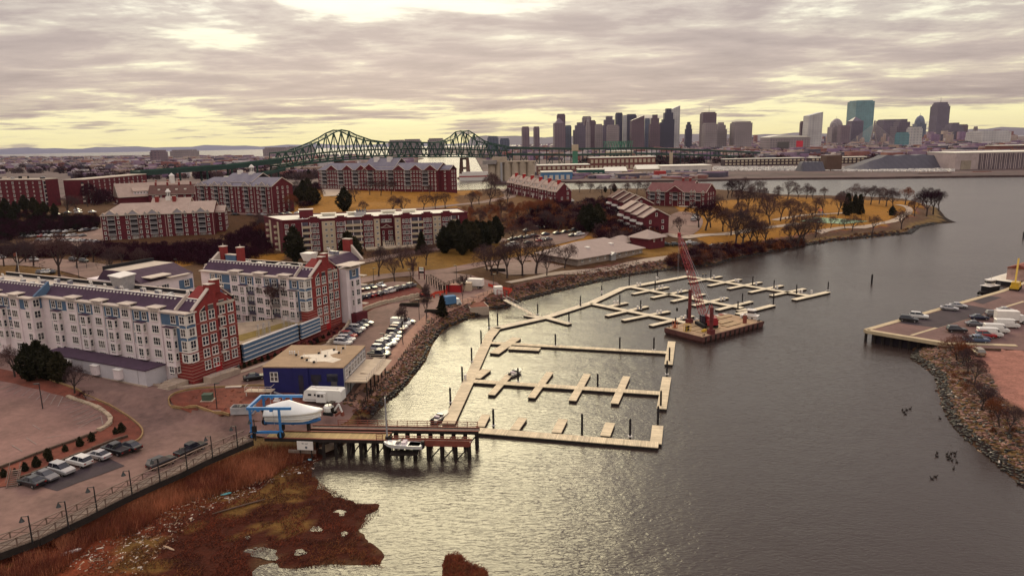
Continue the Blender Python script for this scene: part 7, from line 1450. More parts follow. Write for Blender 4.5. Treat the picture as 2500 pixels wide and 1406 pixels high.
for a in [('left of the twin slab towers standing apart from downtown', 1274, 1293, 309, 3150, 'pink', 'flat', .2), ('right of the twin slab towers standing apart from downtown', 1303, 1318, 309, 3200, 'pink', 'flat', .2), ('rounded pink tower with pyramid top', 1352, 1380, 287, 3300, 'pink', 'pyr', .1), ('taller brown tower behind the pink pyramid topped one', 1361, 1381, 278, 3450, 'brown', 'flat'), ('low blue and white block right of the pink tower', 1381, 1396, 306, 3500, 'blue', 'flat'), ('broad mauve block left of the clock tower', 1401, 1433, 299, 3500, 'mauve', 'step'), ('pale square topped tower behind the mauve block', 1423, 1444, 284, 3700, 'cream', 'flat'), ('brown slab behind the clock tower', 1427, 1455, 294, 3650, 'brown', 'flat'), ('slender cream clock tower with pointed spire', 1432, 1443, 284, 3150, 'cream', 'custom'), ('cream block right of the clock tower', 1455, 1472, 303, 3400, 'cream', 'flat'), ('stepped mauve tower left of the dark slab', 1472, 1504, 284, 3500, 'mauve', 'step'), ('cream block with pale piers before the dark slab', 1484, 1512, 305, 3250, 'cream', 'flat'), ('dark slab tower beside the stepped mauve tower', 1504, 1521, 275, 3550, 'dark', 'flat', .25), ('narrow striped pale tower', 1522, 1531, 281, 3600, 'pale', 'flat'), ('dark blue tower with flat top', 1531, 1554, 279, 3650, 'dark', 'flat'), ('brown slanted tower with rounded shoulder', 1542, 1574, 282, 3300, 'brown', 'slant'), ('blue grey tower between the two brown ones', 1575, 1588, 289, 3600, 'blue', 'flat'), ('stepped brown tower left of the navy tower', 1588, 1612, 280, 3400, 'brown', 'step'), ('low navy block beside the stepped brown tower', 1612, 1622, 299, 3450, 'dark', 'flat'), ('tall stepped navy tower', 1619, 1646, 265, 3500, 'dark', 'step', 0.0), ('tallest pale glass tower with slanted top downtown', 1633, 1659, 258, 3750, 'pale', 'slantl'), ('narrow dark tower standing alone right of downtown', 1676, 1691, 298, 3600, 'dark', 'step'), ('wide dark slab with roof mast', 1714, 1747, 274, 3650, 'brown', 'flat'), ('striped cream slab before the wide dark one', 1720, 1751, 300, 3300, 'cream', 'flat'), ('cream courthouse block beside the striped slab', 1749, 1775, 299, 3350, 'cream', 'step'), ('broad cream office block with set back top', 1791, 1834, 297, 3300, 'cream', 'flat'),
  ('dark low tower left of the white slanted one', 1958, 1970, 296, 3300, 'brown', 'flat'), ('white and glass tower with slanted top', 1969, 2005, 274, 3250, 'pale', 'slantl'), ('domed stone tower with lantern', 2029, 2059, 284, 4300, 'cream', 'dome'), ('low pink block right of the domed tower', 2052, 2074, 306, 4200, 'pink', 'flat'), ('tall teal mirror glass slab', 2076, 2124, 246, 4700, 'teal', 'slant0', .06), ('stepped stone tower with dark pyramid before the teal slab', 2075, 2104, 285, 4500, 'mauve', 'pyr'), ('broad mauve slab right of the obelisk bridge tower', 2150, 2190, 292, 4300, 'mauve', 'flat'), ('pale concrete slab right of the mauve one', 2188, 2224, 291, 3000, 'mauve', 'step'), ('small glass block before the concrete slab', 2200, 2224, 323, 2600, 'teal', 'flat'), ('white framed glass block', 2227, 2254, 310, 2700, 'pale', 'flat'), ('tower with rounded glass crown', 2235, 2258, 276, 5000, 'blue', 'dome'), ('tall square tower with mast at the right of the skyline', 2276, 2310, 250, 5200, 'mauve', 'pru', .1), ('low brown blocks right of the masted tower', 2312, 2347, 300, 4900, 'mauve', 'step'), ('small brick tower further right', 2347, 2362, 304, 4900, 'brown', 'flat'), ('wide white banded block at the far right', 2386, 2456, 319, 3200, 'pale', 'flat'), ('slim pale tower before the right hand hills', 2384, 2391, 309, 3600, 'cream', 'flat')]:
    if a[6] == 'slant0': a = a[:6]+('flat',)+a[7:]
    tower(*a)
t = thing('radio_mast', 'thin mast on the roof of the wide dark slab', 'mast', T(1731, 274, 3680)); MB().tube((0, 0, -5), (0, 0, 34), 1.2, .4, 4).build('mast', FA['dark'], t)
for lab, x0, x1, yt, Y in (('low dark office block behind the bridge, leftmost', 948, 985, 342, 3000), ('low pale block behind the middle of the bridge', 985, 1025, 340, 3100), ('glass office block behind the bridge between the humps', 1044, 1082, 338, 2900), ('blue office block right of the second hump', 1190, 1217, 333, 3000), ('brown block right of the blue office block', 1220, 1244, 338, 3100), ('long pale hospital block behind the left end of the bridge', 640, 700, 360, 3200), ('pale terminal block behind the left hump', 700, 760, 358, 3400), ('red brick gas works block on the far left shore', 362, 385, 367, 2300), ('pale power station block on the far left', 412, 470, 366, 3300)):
    tower(lab, x0, x1, yt, Y, 'cream' if 'pale' in lab or 'behind the bridge' in lab else 'pink' if 'red' in lab else 'blue', 'flat', 0, 60, 'building')  # blocks behind the bridge get the paler facade: haze put into their colour
t = thing('cable_stayed_bridge', 'white cable stayed bridge with obelisk tower before the teal slab', 'bridge', (T(2132, 345, 2900).x, 2900, 2.2)); ob = FA['cream']; Hb = ZT(2132, 293, (0, 2900))-2.2
for sd in (-1, 1): MB().loft([[(sd*16+dx, dy, 0) for dx, dy in ((-3, -3), (3, -3), (3, 3), (-3, 3))], [(sd*3+dx, dy, Hb*.62) for dx, dy in ((-2.5, -2.5), (2.5, -2.5), (2.5, 2.5), (-2.5, 2.5))]]).build('tower_leg', ob, t)
MB().loft([[(dx*5, dy*4, Hb*.6) for dx, dy in ((-1, -1), (1, -1), (1, 1), (-1, 1))], [(dx*2.4, dy*2.4, Hb*.94) for dx, dy in ((-1, -1), (1, -1), (1, 1), (-1, 1))], [(dx*.3, dy*.3, Hb) for dx, dy in ((-1, -1), (1, -1), (1, 1), (-1, 1))]]).build('obelisk', ob, t)
for sd in (-1, 1):
    for k in range(10): MB().tube((0, 0, Hb*(.62+.03*k)), (sd*(22+9*k), 0, 14), .35, n=3).build('stay_cable', WHITE, t)
MB().box(-120, 120, -9, 9, 11, 14).build('deck', ob, t)
t, L, H = solid('arena', 'low arena with white curved roof and red sign left of the white slanted tower', 'arena', 1878, 1978, 336, 350, 2500, 90, FA['cream']); MB().loft([[(L*f, y, H+9*math.sin(math.pi*min(1, f*.9+.1))) for y in (0, 90)]+[(L*f, y, H-1) for y in (90, 0)] for f in [i/10 for i in range(11)]]).build('roof', ROOFW, t); MB().box(L*.66, L*.82, -1, 0, H*.3, H*.75).build('sign_panel', BG2('sign red panel', (.55, .03, .05)), t); MB().box(L*.2, L*.48, -1, 0, H*.1, H*.7).build('glazing', GL, t)
# ---- low city: nearest houses singly, the rest as one mass
HM = [BG2('house white', (.34, .29, .29)), BG2('house cream', (.27, .195, .165)), BG2('far brick', (1,)*3), BG2('house mauve', (.15, .085, .14)), BG2('house grey', (.17, .105, .145)), BG2('dark slate', (.055, .042, .06)), BG2('house tan', (.24, .155, .12))]
def house_mesh(i, w, d, h, rf):
    mb = MB(); mb.box(-w/2, w/2, -d/2, d/2, -2, h, 0)
    if rf == 'g': mb.gable(-w/2-.4, w/2+.4, -d/2-.4, d/2+.4, h, h+d*.38, 1)
    else: mb.box(-w/2-.2, w/2+.2, -d/2-.2, d/2+.2, h, h+.6, 1); mb.box(-1.5, 1.5, -1.5, 1.5, h+.6, h+2.2, 0)
    for k in range(3): mb.box(-w/2+w*(k+.25)/3, -w/2+w*(k+.7)/3, -d/2-.1, -d/2, h*.55, h*.82, 2); mb.box(-w/2+w*(k+.25)/3, -w/2+w*(k+.7)/3, -d/2-.1, -d/2, h*.12, h*.38, 2)
    return mb.mesh('far_house', [HM[i % 7], HM[(5, 4, 3, 0, 5)[i % 5]], DARKW])
HMESH = [house_mesh(i, 9+2.5*(i % 4), 9+(i % 3)*2, 7+2*(i % 3), 'gf'[i % 3 == 2]) for i in range(14)]
rh = random.Random(5)
def far_houses(n, box, lab, grp, zf=2.2):
    for i in range(n):
        x, y = rh.uniform(box[0], box[1]), rh.uniform(box[2], box[3]); g = G(x, y, zf)
        link('far_house', HMESH[rh.randrange(14)], None, g, rh.choice((.3, 1.87))+rh.uniform(-.1, .1), lab, 'house', grp, None, rh.uniform(.9, 1.35))
far_houses(110, (-20, 620, 398, 425), 'small house among the rooftops on the far left shore', 'houses on the far left shore')
far_houses(110, (1640, 2480, 372, 392), 'small house among the rooftops across the river', 'houses across the river')
def mass(name, label, n, box, zf, hs):
    V, Fq, mi = [], [], []
    for i in range(n):
        x, y = rh.uniform(box[0], box[1]), box[2]+(box[3]-box[2])*rh.random()**1.5; g = G(x, y, zf); k = rh.choice((1, 1, 1, 1.6, 2.4)); w, d, h = rh.uniform(8, 16)*k, rh.uniform(8, 14)*k, rh.uniform(*hs)*(1 if k < 2 else 1.3)
        o = len(Fq); far_boxes([(g.x, g.y, zf-1, w, d, h, rh.choice((.3, .9, 1.87))+rh.uniform(-.2, .2))], V, Fq); a, r = rh.randrange(7), rh.choice((0, 4, 5, 6, 3, 1)); mi += [r]+[a]*4
    link(name, np_mesh(name, V, Fq, HM, mi), label=label, kind='stuff')
mass('rooftop_mass', 'endless low rooftops on the far left shore', 2600, (-120, 1010, 385.5, 410), 2.2, (6, 13))
mass('rooftop_mass', 'endless low rooftops below the skyline', 4200, (1180, 2620, 346, 392), 2.2, (7, 15))
mass('rooftop_mass', 'mid rise blocks at the feet of the towers', 420, (1340, 2480, 344, 352), 2.2, (22, 60))
mass('rooftop_mass', 'low sheds and flats behind the brick blocks', 330, (180, 790, 404, 436), 2.2, (5, 11))
mass('rooftop_mass', 'low industrial clutter on the far quay', 260, (1320, 1760, 424, 437), 2.2, (2, 6))
# far hills
def ridge(label, x0, x1, Y, f, col):
    n = 60; V = []; Fq = []
    for i in range(n+1):
        x = x0+(x1-x0)*i/n; p = T(x, 350, Y); zt = ZT(x, f(x), (0, Y))
        V += [(p.x, Y-1500, -20), (p.x, Y, zt+18*math.sin(i*.9)+12*math.sin(i*2.3)), (p.x, Y+2500, -20)]
    for i in range(n):
        for j in range(2): a = i*3+j; Fq.append((a, a+3, a+4, a+1))
    link('hills', np_mesh('hills', V, Fq, MT('far hills '+label[:8], col, .95, .1, .0004), smooth=True), label=label, kind='structure')
ridge('low blue hills beyond the bay', -700, 1300, 16000, lambda x: 364-.0135*x, (.085, .085, .15))
ridge('higher hills behind the right of the skyline', 1150, 3300, 14000, lambda x: 338-.010*(x-1200)-(12 if 2350 < x < 2560 else 4), (.10, .085, .11))
MB().loft([[(x, y, z) for x, y in ((-900, -100), (900, -100), (900, 100), (-900, 100))] for x_, z in ((0, -1), (0, 9))]).build('low_island', FARL, loc=(T(60, 380, 5200).x, 5200, 0), label='flat low island across the bay at the left', kind='structure')
# ================================================================== VEGETATION
BARK = MT('bark', (.055, .036, .033), .95, .3, 1.5, obj=True)
def twig_mat(name, col):
    if name in _M: return _M[name]
    m, nt, b = new_mat(name); oi = nd(nt, 'ShaderNodeObjectInfo'); n = noise(nt, ocoord(nt), .6, 3)
    c = mix(nt, 1, mix(nt, 1, col, ramp(nt, n, [(.3, (.6,)*3), (.7, (1.4,)*3)]), 'MULTIPLY'), ramp(nt, oi.outputs['Random'], [(0, (.75, .8, .85)), (1, (1.3, 1.15, 1.05))]), 'MULTIPLY')
    nt.links.new(c, b.inputs['Base Color']); b.inputs['Roughness'].default_value = .95; b.inputs['Specular IOR Level'].default_value = .05; _M[name] = m; return m
TW = {'b': twig_mat('grey brown twigs', (.080, .048, .050)), 'o': twig_mat('rusty twigs', (.15, .052, .026)), 'd': twig_mat('dark twigs', (.026, .006, .014)), 'e': twig_mat('dark needles', (.030, .027, .016)), 'h': twig_mat('dark hedge', (.010, .010, .007))}
def rot_about(v, ax, a): return v*math.cos(a)+ax.cross(v)*math.sin(a)+ax*ax.dot(v)*(1-math.cos(a))
def bare_tree(seed, spread=.62, levels=6, slim=False):
    """unit-height bare tree: trunk and limbs as tapered tubes, crown of many fine twigs"""
    r = random.Random(seed); trunk = MB(); tw = []
    def grow(p, d, L, rad0, lv):
        segs = 2 if lv < 3 else 1; q = p
        for s in range(segs):
            d2 = (d+Vector((r.uniform(-1, 1), r.uniform(-1, 1), r.uniform(-.2, .6)))*.16).normalized(); e = q+d2*L/segs; r1 = rad0*(1-.28*(s+1)/segs)
            if lv < 3: trunk.tube(q, e, rad0*(1-.28*s/segs), r1, 5 if lv == 0 else 4, 0, False)
            else: tw.append((q, e, rad0))
            q, d = e, d2
        if lv >= levels: return
        n = (3 if lv == 0 else r.choice((3, 3, 4))) + (2 if lv >= levels-1 else 0)
        base = r.uniform(0, 6.28)
        for k in range(n):
            ax = d.cross(Vector((0, 0, 1)) if abs(d.z) < .95 else Vector((1, 0, 0))).normalized(); ax = rot_about(ax, d, base+6.28*k/n+r.uniform(-.5, .5)); nd_ = rot_about(d, ax, r.uniform(.45, 1.25)*spread)
            if slim: nd_ = (nd_+Vector((0, 0, .7))).normalized()
            grow(q, nd_, L*r.uniform(.58, .82), rad0*.55, lv+1)
        if lv < 2:
            nd_ = (d+Vector((r.uniform(-.3, .3), r.uniform(-.3, .3), .2))).normalized(); grow(q, nd_, L*.8, rad0*.6, lv+1)
    grow(Vector((0, 0, -.02)), Vector((0, 0, 1)), .17 if not slim else .3, .019 if not slim else .012, 0)
    V, Fq = [], []
    for a, b2, rr in tw:
        d = (b2-a); w = d.cross(Vector((r.uniform(-1, 1), r.uniform(-1, 1), r.uniform(-1, 1)))); w = w.normalized()*max(rr*.8, .0014); o = len(V)
        V += [tuple(a-w), tuple(a+w), tuple(b2+w*.5), tuple(b2-w*.5)]; Fq.append((o, o+1, o+2, o+3))
    zs = max(v[2] for v in V); V = np.array(V)/zs
    for i, v in enumerate(trunk.v): trunk.v[i] = tuple(c/zs for c in v)
    return trunk, V, np.array(Fq)
BT = []
for sd, sp, sl in ((1, .62, 0), (2, .7, 0), (3, .55, 0), (4, .8, 0), (5, .66, 0), (6, .45, 1)):
    tk, V, Fq = bare_tree(sd, sp, 6, bool(sl)); BT.append((tk.mesh('trunk', BARK), {k: np_mesh('crown', V, Fq, TW[k]) for k in 'bod'}))
def pine_mesh(seed, n, prof, tuft=.09, quads=9):
    """evergreen crown: needle tufts gathered on whorled boughs"""
    r = random.Random(seed); V, Fq = [], []
    for i in range(n):
        z = r.random()**.8; R = prof(z)*r.uniform(.35, 1.0)**.6; a = r.uniform(0, 6.28); lump = 1+.25*math.sin(a*3+seed+z*9); c = Vector((R*lump*math.cos(a), R*lump*math.sin(a), z))
        for k in range(quads):
            d = Vector((r.gauss(0, 1), r.gauss(0, 1), r.gauss(0, .7))).normalized(); s = tuft*r.uniform(.5, 1.2); w = d.cross(Vector((r.gauss(0, 1), r.gauss(0, 1), r.gauss(0, 1)))).normalized()*s*.28; o = len(V)
            p = c+d*s*.2; q = c+d*s; V += [p-w, p+w, q+w*.4, q-w*.4]; Fq.append((o, o+1, o+2, o+3))
    return np_mesh('crown', [tuple(v) for v in V], Fq, TW['e'])
TRK = MB().tube((0, 0, -.05), (0, 0, .55), .028, .014, 6).mesh('trunk', BARK)
PINE = [pine_mesh(s, 400, lambda z: .36*math.sin(math.pi*min(1, max(0, (z-.10)/.9))**.75)+.02 if z > .1 else .0, .11) for s in (1, 2, 3)]
CONE = [pine_mesh(s+5, 420, lambda z: .30*(1.02-z) if z > .08 else .05, .09) for s in (1, 2)]
SHRUBM = [pine_mesh(s+9, 160, lambda z: .42*math.sin(math.pi*min(.98, z*.8+.2)), .2, 8) for s in (1, 2)]
def plant(kind, p, h, label, i, group, cat='tree', wid=1.0):
    r = random.Random(int(p.x*31+p.y*17)); nm = {'b': 'bare_tree', 'o': 'bare_tree', 'd': 'bare_tree', 's': 'young_tree', 'e': 'pine_tree', 'c': 'conifer', 'h': 'shrub'}[kind]
    t = thing(nm, label, cat, p-Vector((0, 0, .1)), r.uniform(0, 6.28), group, (h*wid*r.uniform(.9, 1.1), h*wid*r.uniform(.9, 1.1), h))
    if kind in 'bods':
        tk, cr = BT[5] if kind == 's' else BT[i % 5]; link('trunk', tk, t); link('crown', cr['b' if kind == 's' else kind], t)
    elif kind == 'h': link('foliage', SHRUBM[i % 2], t)
    else: link('trunk', TRK, t); link('crown', (PINE if kind == 'e' else CONE)[i % 2], t)
NAMES = {'b': 'bare grey tree', 'o': 'bare rusty tree', 'd': 'dark bare tree', 'e': 'dark pine', 'c': 'dark conifer', 's': 'slender young tree', 'h': 'dark clipped shrub'}
cnt = 0
for place, items in [
 ('on the gold lawn below the longest brick block', 'b957,523,9 b985,527,9.5 b1034,512,8.5 b1063,511,8.5 b1087,509,8.5 b895,524,7 b1152,510,9.5 o1170,500,8'), ('before the longest brick block', 'b868,492,8 b903,476,10 b930,478,10 b955,476,9 b1050,480,7'),
 ('on the shore path left of the hall', 'b1200,672,10 b1214,668,9 b1238,679,12 b1275,672,12.5 b1308,668,12 b1335,672,8 b1378,655,8.5 b1190,660,9'), ('beside the drive of the cream block', 'b925,674,10 b964,688,8 b1008,662,9 b1040,648,8 b985,655,8'),
 ('along the back of the park point', 'b1786,481,13 b1812,481,14 b1853,480,12 b1833,484,10 b1898,486,9 b1923,487,13 b1948,486,9 b1968,486,11 b1985,488,9 b2014,486,8 d1776,484,12'), ('on the end of the park point', 'b2052,508,10 b2060,500,9 b2088,497,13 b2108,496,11 b2126,500,12 b2146,498,11 b2163,504,11 b2180,507,12 o2210,500,11 d2262,528,16 d2278,524,15 d2292,516,13 b2252,502,10 b2232,528,10 b2200,560,10'), ('in the park above the shore bank', 'b1795,602,15 b1812,605,13 b1832,604,13 o1850,601,11 b1870,603,11 b1932,600,10 b1945,603,15 b1962,600,12 b1990,580,10 b2028,558,6 b2080,566,8 b2130,568,8 b1985,545,9 b2063,558,5'),
 ('round the small drive and tennis court', 'd1722,563,14 d1735,556,13 d1706,556,12 b1660,576,8 b1765,565,11 b1785,575,12 b1800,560,10 b1880,548,12 b1905,540,12 b1925,536,11 b1952,530,9 b1870,525,11 b1850,520,11 b1825,515,12 b1800,512,11 b1890,512,11 b1860,500,11 b1840,495,11 b1990,522,9 b2010,520,9 b2045,526,11 b1760,520,10 d1800,500,11 b1815,540,10 b1845,555,11 b1935,555,10'),
 ('behind the white apartment roof at the left', 'b40,668,12 b62,640,10 b146,678,15 b82,650,11 b188,655,10 b228,640,9 b276,676,10 b354,668,9 b300,650,8 b10,650,10'), ('on the wooded slope below the slab blocks', 'd230,500,14 d250,490,13 d265,480,14 d285,468,14 d305,465,13 d240,470,13 d320,470,12 d215,505,12 b190,520,10 b165,525,11 d215,475,13 d270,455,14 d300,450,14 d245,455,14'),
 ('between the brick blocks', 'o705,520,10 o712,512,9 b700,515,8 b735,470,10 b760,455,12 b780,452,11 b745,448,11 b668,560,9 b650,575,9 b630,560,8 o640,590,8'),
 ('on the brown slope below the townhouses', 'o1225,520,8 o1262,540,8 o1290,535,9 o1310,530,9 b1330,560,9 b1280,585,8 b1362,570,8 b1250,590,7 b1305,590,7 o1345,520,8 b1195,500,11 b1210,470,13 b1198,478,14 b1240,498,9 b1170,560,9'),
 ('in the courtyard of the white apartments', 's640,772,8.5 s665,785,9 s692,780,9 s716,770,8'), ('along the promenade', 's1043,775,9 s1008,704,9 s1131,742,8 s985,842,9 s1040,785,8'), ('beside the raised car park', 'b36,922,6 b182,962,5.5 b500,1150,.6'),
 ('on the right bank of the river', 'o2335,880,5 o2350,890,5 b2362,915,5 b2380,940,5 b2395,1000,5 b2415,1010,4.5 o2440,1040,4.5 b2460,1060,4.5 b2340,865,5'), ('between the terrace houses and the water', 'b1470,480,9 b1490,478,9 b1530,476,9 b1555,474,10 b1578,474,9 b1415,470,9 b1440,470,8')]:
    items = items.split(); cc = {}
    for it in sorted(items, key=lambda s: int(s[1:].split(',')[0])):
        x, y, h = it[1:].split(','); k = it[0]
        if float(h) < 1: continue
        cc[k] = cc.get(k, 0)+1; p = GT(int(x), int(y))
        if 'courtyard' in place: p = G(int(x), int(y), 7.95)
        nth = (ORD+['twenty-first', 'twenty-second', 'twenty-third', 'twenty-fourth'])[cc[k]-1]
        plant(k, p, float(h)*1.18, '%s %s, %s from the left' % (NAMES[k], place, nth), cnt, 'bare trees '+place, 'tree', .95 if k in 'bod' else 1.0); cnt += 1
for place, items in [('of the clump beside the raised car park', 'e75,930,7.8 e118,928,7.2 e150,935,6.6 e100,922,8'), ('on the gold lawn', 'e842,516,13'), ('of the grove right of the cream block', 'e1086,618,11 e1106,606,12 e1130,622,12 e1154,614,12.5 e1180,610,12 e1195,602,11 e1212,594,12 e1120,598,11 e1165,600,11 e1140,604,12'), ('before the cream and red block', 'e722,640,14 e852,648,13 c1030,618,9 e868,640,10'), ('between the two slate roofed blocks', 'e742,490,13 e760,502,12 e730,500,11 e772,498,10 e752,470,12 e700,480,9 c755,440,13'), ('on the dark hillside', 'e1440,566,13 e1460,560,12 e1425,560,11 e1500,470,7 e1516,476,5 e1478,470,5'), ('behind the cupola block', 'e430,484,10 e450,478,11 e410,488,9 e395,480,9 e440,470,11'), ('in the park', 'c2068,526,13 c2098,524,12 c2086,520,11 h2178,526,5'), ('below the slab blocks at the left', 'e40,528,9 e85,522,10 e110,524,8 e15,524,10 e62,516,10 e135,530,8 e0,540,9 e30,545,8 e95,535,8'), ('at the water end of the promenade', 'c1080,773,6.2')]:
    for i, it in enumerate(sorted(items.split(), key=lambda s: int(s[1:].split(',')[0]))):
        x, y, h = it[1:].split(','); plant(it[0], GT(int(x), int(y)), float(h), '%s %s%s' % (NAMES[it[0]], place, ', %s from the left' % ORD[i] if len(items.split()) > 1 else ''), i, 'evergreens '+place, 'tree', .8 if it[0] == 'e' else 1)
for place, items in [('on the slope above the parked cars', [(38, 1160), (62, 1150), (90, 1140), (118, 1118), (122, 1126), (160, 1103), (196, 1090), (225, 1078), (283, 1060), (298, 1055), (10, 1165)]), ('of the row at the brick gable', [(584, 902), (597, 897), (610, 892), (624, 887), (640, 882), (655, 877), (672, 872), (688, 868)]), ('before the white annex', [(205, 893), (222, 896), (240, 900), (180, 886)]), ('above the block wall', [(760, 842), (775, 836), (790, 828), (803, 820)])]:
    for i, (x, y) in enumerate(sorted(items)): plant('h', GT(x, y), random.uniform(1.1, 1.9) if 'slope' in place else 1.2, 'dark clipped shrub %s, %s from the left' % (place, ORD[i]), i, 'shrubs '+place, 'shrub', .75)
plant('d', GT(210, 975), 2.2, 'round bare shrub beside the mulch island kerb', 2, None, 'shrub', 1.6)
# ---- thickets: bushes nobody could count
def bush_arr(seed, n, flat=.75):
    r = np.random.default_rng(seed); a = r.uniform(0, 6.28, n); u = r.random(n)**.5; z = r.random(n); R = .55*np.sqrt(np.clip(1-(z*.9)**2, 0, 1))*u; c = np.stack([R*np.cos(a), R*np.sin(a), z*flat], 1)
    d = r.normal(size=(n, 3)); d[:, 2] = abs(d[:, 2])+.4; d /= np.linalg.norm(d, axis=1)[:, None]; L = r.uniform(.10, .26, n)[:, None]; w = np.cross(d, r.normal(size=(n, 3))); w /= np.linalg.norm(w, axis=1)[:, None]; w *= .016
    return np.stack([c-w, c+w, c+d*L+w*.4, c+d*L-w*.4], 1).reshape(-1, 3)
BUSH = [bush_arr(s, 210) for s in range(4)]
def scatter_in(poly, n, rng):
    P = np.array(poly); lo, hi = P.min(0), P.max(0); out = []
    while len(out) < n:
        q = rng.uniform(lo, hi, (n*2, 2)); q = q[in_poly(q[:, 0], q[:, 1], poly)]; out += list(q)
    return np.array(out[:n])
def thicket(label, px, n, hs, mats, seed=0, name='thicket'):
    rng = np.random.default_rng(seed); pts = scatter_in(pz(px), n, rng); VV, mi = [], []
    for i, (x, y) in enumerate(pts):
        B = BUSH[i % 4]; h = rng.uniform(*hs); a = rng.uniform(0, 6.28); c, s = math.cos(a), math.sin(a); w = h*rng.uniform(.8, 1.25)
        VV.append(np.stack([(B[:, 0]*c-B[:, 1]*s)*w+x, (B[:, 0]*s+B[:, 1]*c)*w+y, B[:, 2]*h+gz(x, y)-.1], 1)); mi += [rng.integers(len(mats))]*(len(B)//4)
    V = np.concatenate(VV); link(name, np_mesh(name, V, np.arange(len(V)).reshape(-1, 4), [TW[k] for k in mats], mi), label=label, kind='stuff')
thicket('dark tangled thicket below the cupola block', [(-20, 622), (40, 612), (100, 612), (250, 606), (400, 606), (530, 600), (600, 560), (640, 545), (668, 590), (660, 625), (560, 648), (430, 645), (330, 640), (230, 628), (60, 632)], 820, (2.2, 5.2), 'dddd', 1)
thicket('dark bushes below the slab blocks', [(-20, 560), (0, 520), (120, 530), (240, 535), (250, 560), (150, 568), (40, 585), (-20, 600)], 520, (2.2, 5), 'dddh', 2)
thicket('dark bare thicket on the hillside above the hall', [(1230, 560), (1340, 505), (1420, 500), (1530, 495), (1580, 555), (1610, 580), (1560, 592), (1470, 590), (1440, 566), (1360, 562)], 620, (2.5, 6), 'dddbo', 3)
thicket('rust brown scrub below the townhouses', [(1130, 515), (1230, 500), (1360, 498), (1350, 540), (1260, 565), (1180, 575), (1130, 560)], 300, (1.6, 4), 'oobo', 4)
thicket('dark thicket on the shore behind the crane boom', [(1620, 640), (1700, 612), (1780, 606), (1900, 596), (1970, 590), (1965, 600), (1860, 617), (1780, 633), (1700, 650), (1640, 655)], 360, (1.8, 4.6), 'ddbo', 5)
thicket('low brown scrub along the park shore', [(1960, 592), (2100, 572), (2200, 562), (2245, 552), (2200, 572), (2100, 580), (1980, 597)], 130, (.6, 1.7), 'bbo', 6)
thicket('scrub on top of the rock bank', [(1240, 700), (1340, 690), (1480, 665), (1600, 640), (1620, 650), (1500, 672), (1380, 700), (1260, 722)], 150, (.5, 1.6), 'bo', 7)
thicket('brown weeds on the right bank', [(2290, 858), (2350, 862), (2420, 960), (2500, 1090), (2560, 1180), (2440, 1080), (2340, 960), (2300, 900)], 80, (.4, 1.4), 'oob', 8)
thicket('bare woods behind the slate roofed block', [(690, 470), (780, 455), (790, 480), (740, 515), (690, 520)], 120, (3, 7), 'ddb', 9)
thicket('tall dark woods beside the slab blocks', [(205, 508), (215, 478), (300, 466), (345, 470), (300, 490), (245, 508)], 110, (8, 14), 'ddb', 13)
thicket('vine tangle on the red slope', [(700, 850), (800, 815), (840, 795), (830, 815), (760, 845)], 60, (.5, 1.2), 'od', 10)
thicket('rubbish strewn weeds on the rubble at the pier root', [(860, 1008), (905, 975), (930, 985), (900, 1020), (880, 1040)], 50, (.4, 1.1), 'bod', 11)
thicket('low dry weeds on the earth bank', [(425, 975), (480, 957), (640, 948), (740, 955), (700, 985), (560, 1005), (480, 1000)], 90, (.25, .6), 'oob', 12)
# ---- far tree masses across the water
def far_woods(label, boxes, seed, zf=2.2):
    rng = np.random.default_rng(seed); VV, mi = [], []
    for x0, x1, y0, y1, n, h0, h1 in boxes:
        for k in range(n):
            g = G(rng.uniform(x0, x1), rng.uniform(y0, y1), zf); B = BUSH[k % 4].reshape(-1, 4, 3)[:90]; c = B.mean(1, keepdims=True); B = (c+(B-c)*3.2).reshape(-1, 3); h = rng.uniform(h0, h1); VV.append(B*[h*1.3, h*1.3, h]+[g.x, g.y, zf]); mi += [rng.integers(2)]*90
    V = np.concatenate(VV); link('far_woods', np_mesh('far_woods', V, np.arange(len(V)).reshape(-1, 4), [TW['d'], TW['b']], mi), label=label, kind='stuff')
far_woods('bare trees among the rooftops across the river', [(1560, 2500, 355, 400, 420, 9, 15), (1400, 1700, 395, 415, 60, 8, 13)], 1)
far_woods('bare trees among the rooftops on the left shore', [(-20, 700, 392, 425, 260, 8, 14), (180, 780, 412, 440, 240, 8, 13)], 2)
# ---- reeds, marsh grass, wrack
def blades(label, name, pts, hs, ws, mats, seed, lean=.35, zoff=0.0):
    rng = np.random.default_rng(seed); n = len(pts); z = np.array([gz(x, y) for x, y in pts])+zoff; h = rng.uniform(*hs, n); a = rng.uniform(0, 6.28, n); w = rng.uniform(*ws, n); dx, dy = rng.normal(lean*.5, lean, n)*h, rng.normal(lean*.2, lean, n)*h; c, s = np.cos(a)*w, np.sin(a)*w; X, Y = pts[:, 0], pts[:, 1]
    V = np.stack([np.stack([X-c, Y-s, z], 1), np.stack([X+c, Y+s, z], 1), np.stack([X+c*.25+dx, Y+s*.25+dy, z+h], 1), np.stack([X-c*.25+dx, Y-s*.25+dy, z+h], 1)], 1).reshape(-1, 3)
    patch = (vnoise(X, Y, 6, seed+40)*len(mats)*1.2+rng.normal(0, .5, n)).astype(int) % len(mats)
    link(name, np_mesh(name, V, np.arange(4*n).reshape(-1, 4), mats, patch), label=label, kind='stuff')
RD = [MT('reed straw', (.42, .15, .075), .9, .35, .5), MT('reed rust', (.20, .056, .024), .9, .3, .4), MT('reed brown', (.17, .040, .024), .9, .3, .4)]
MG = [MT('marsh rust', (.135, .026, .010), .95, .4, .6), MT('marsh dark', (.05, .010, .006), .95, .4, .6), MT('marsh ochre', (.16, .054, .015), .95, .4, .6)]
rng = np.random.default_rng(11)
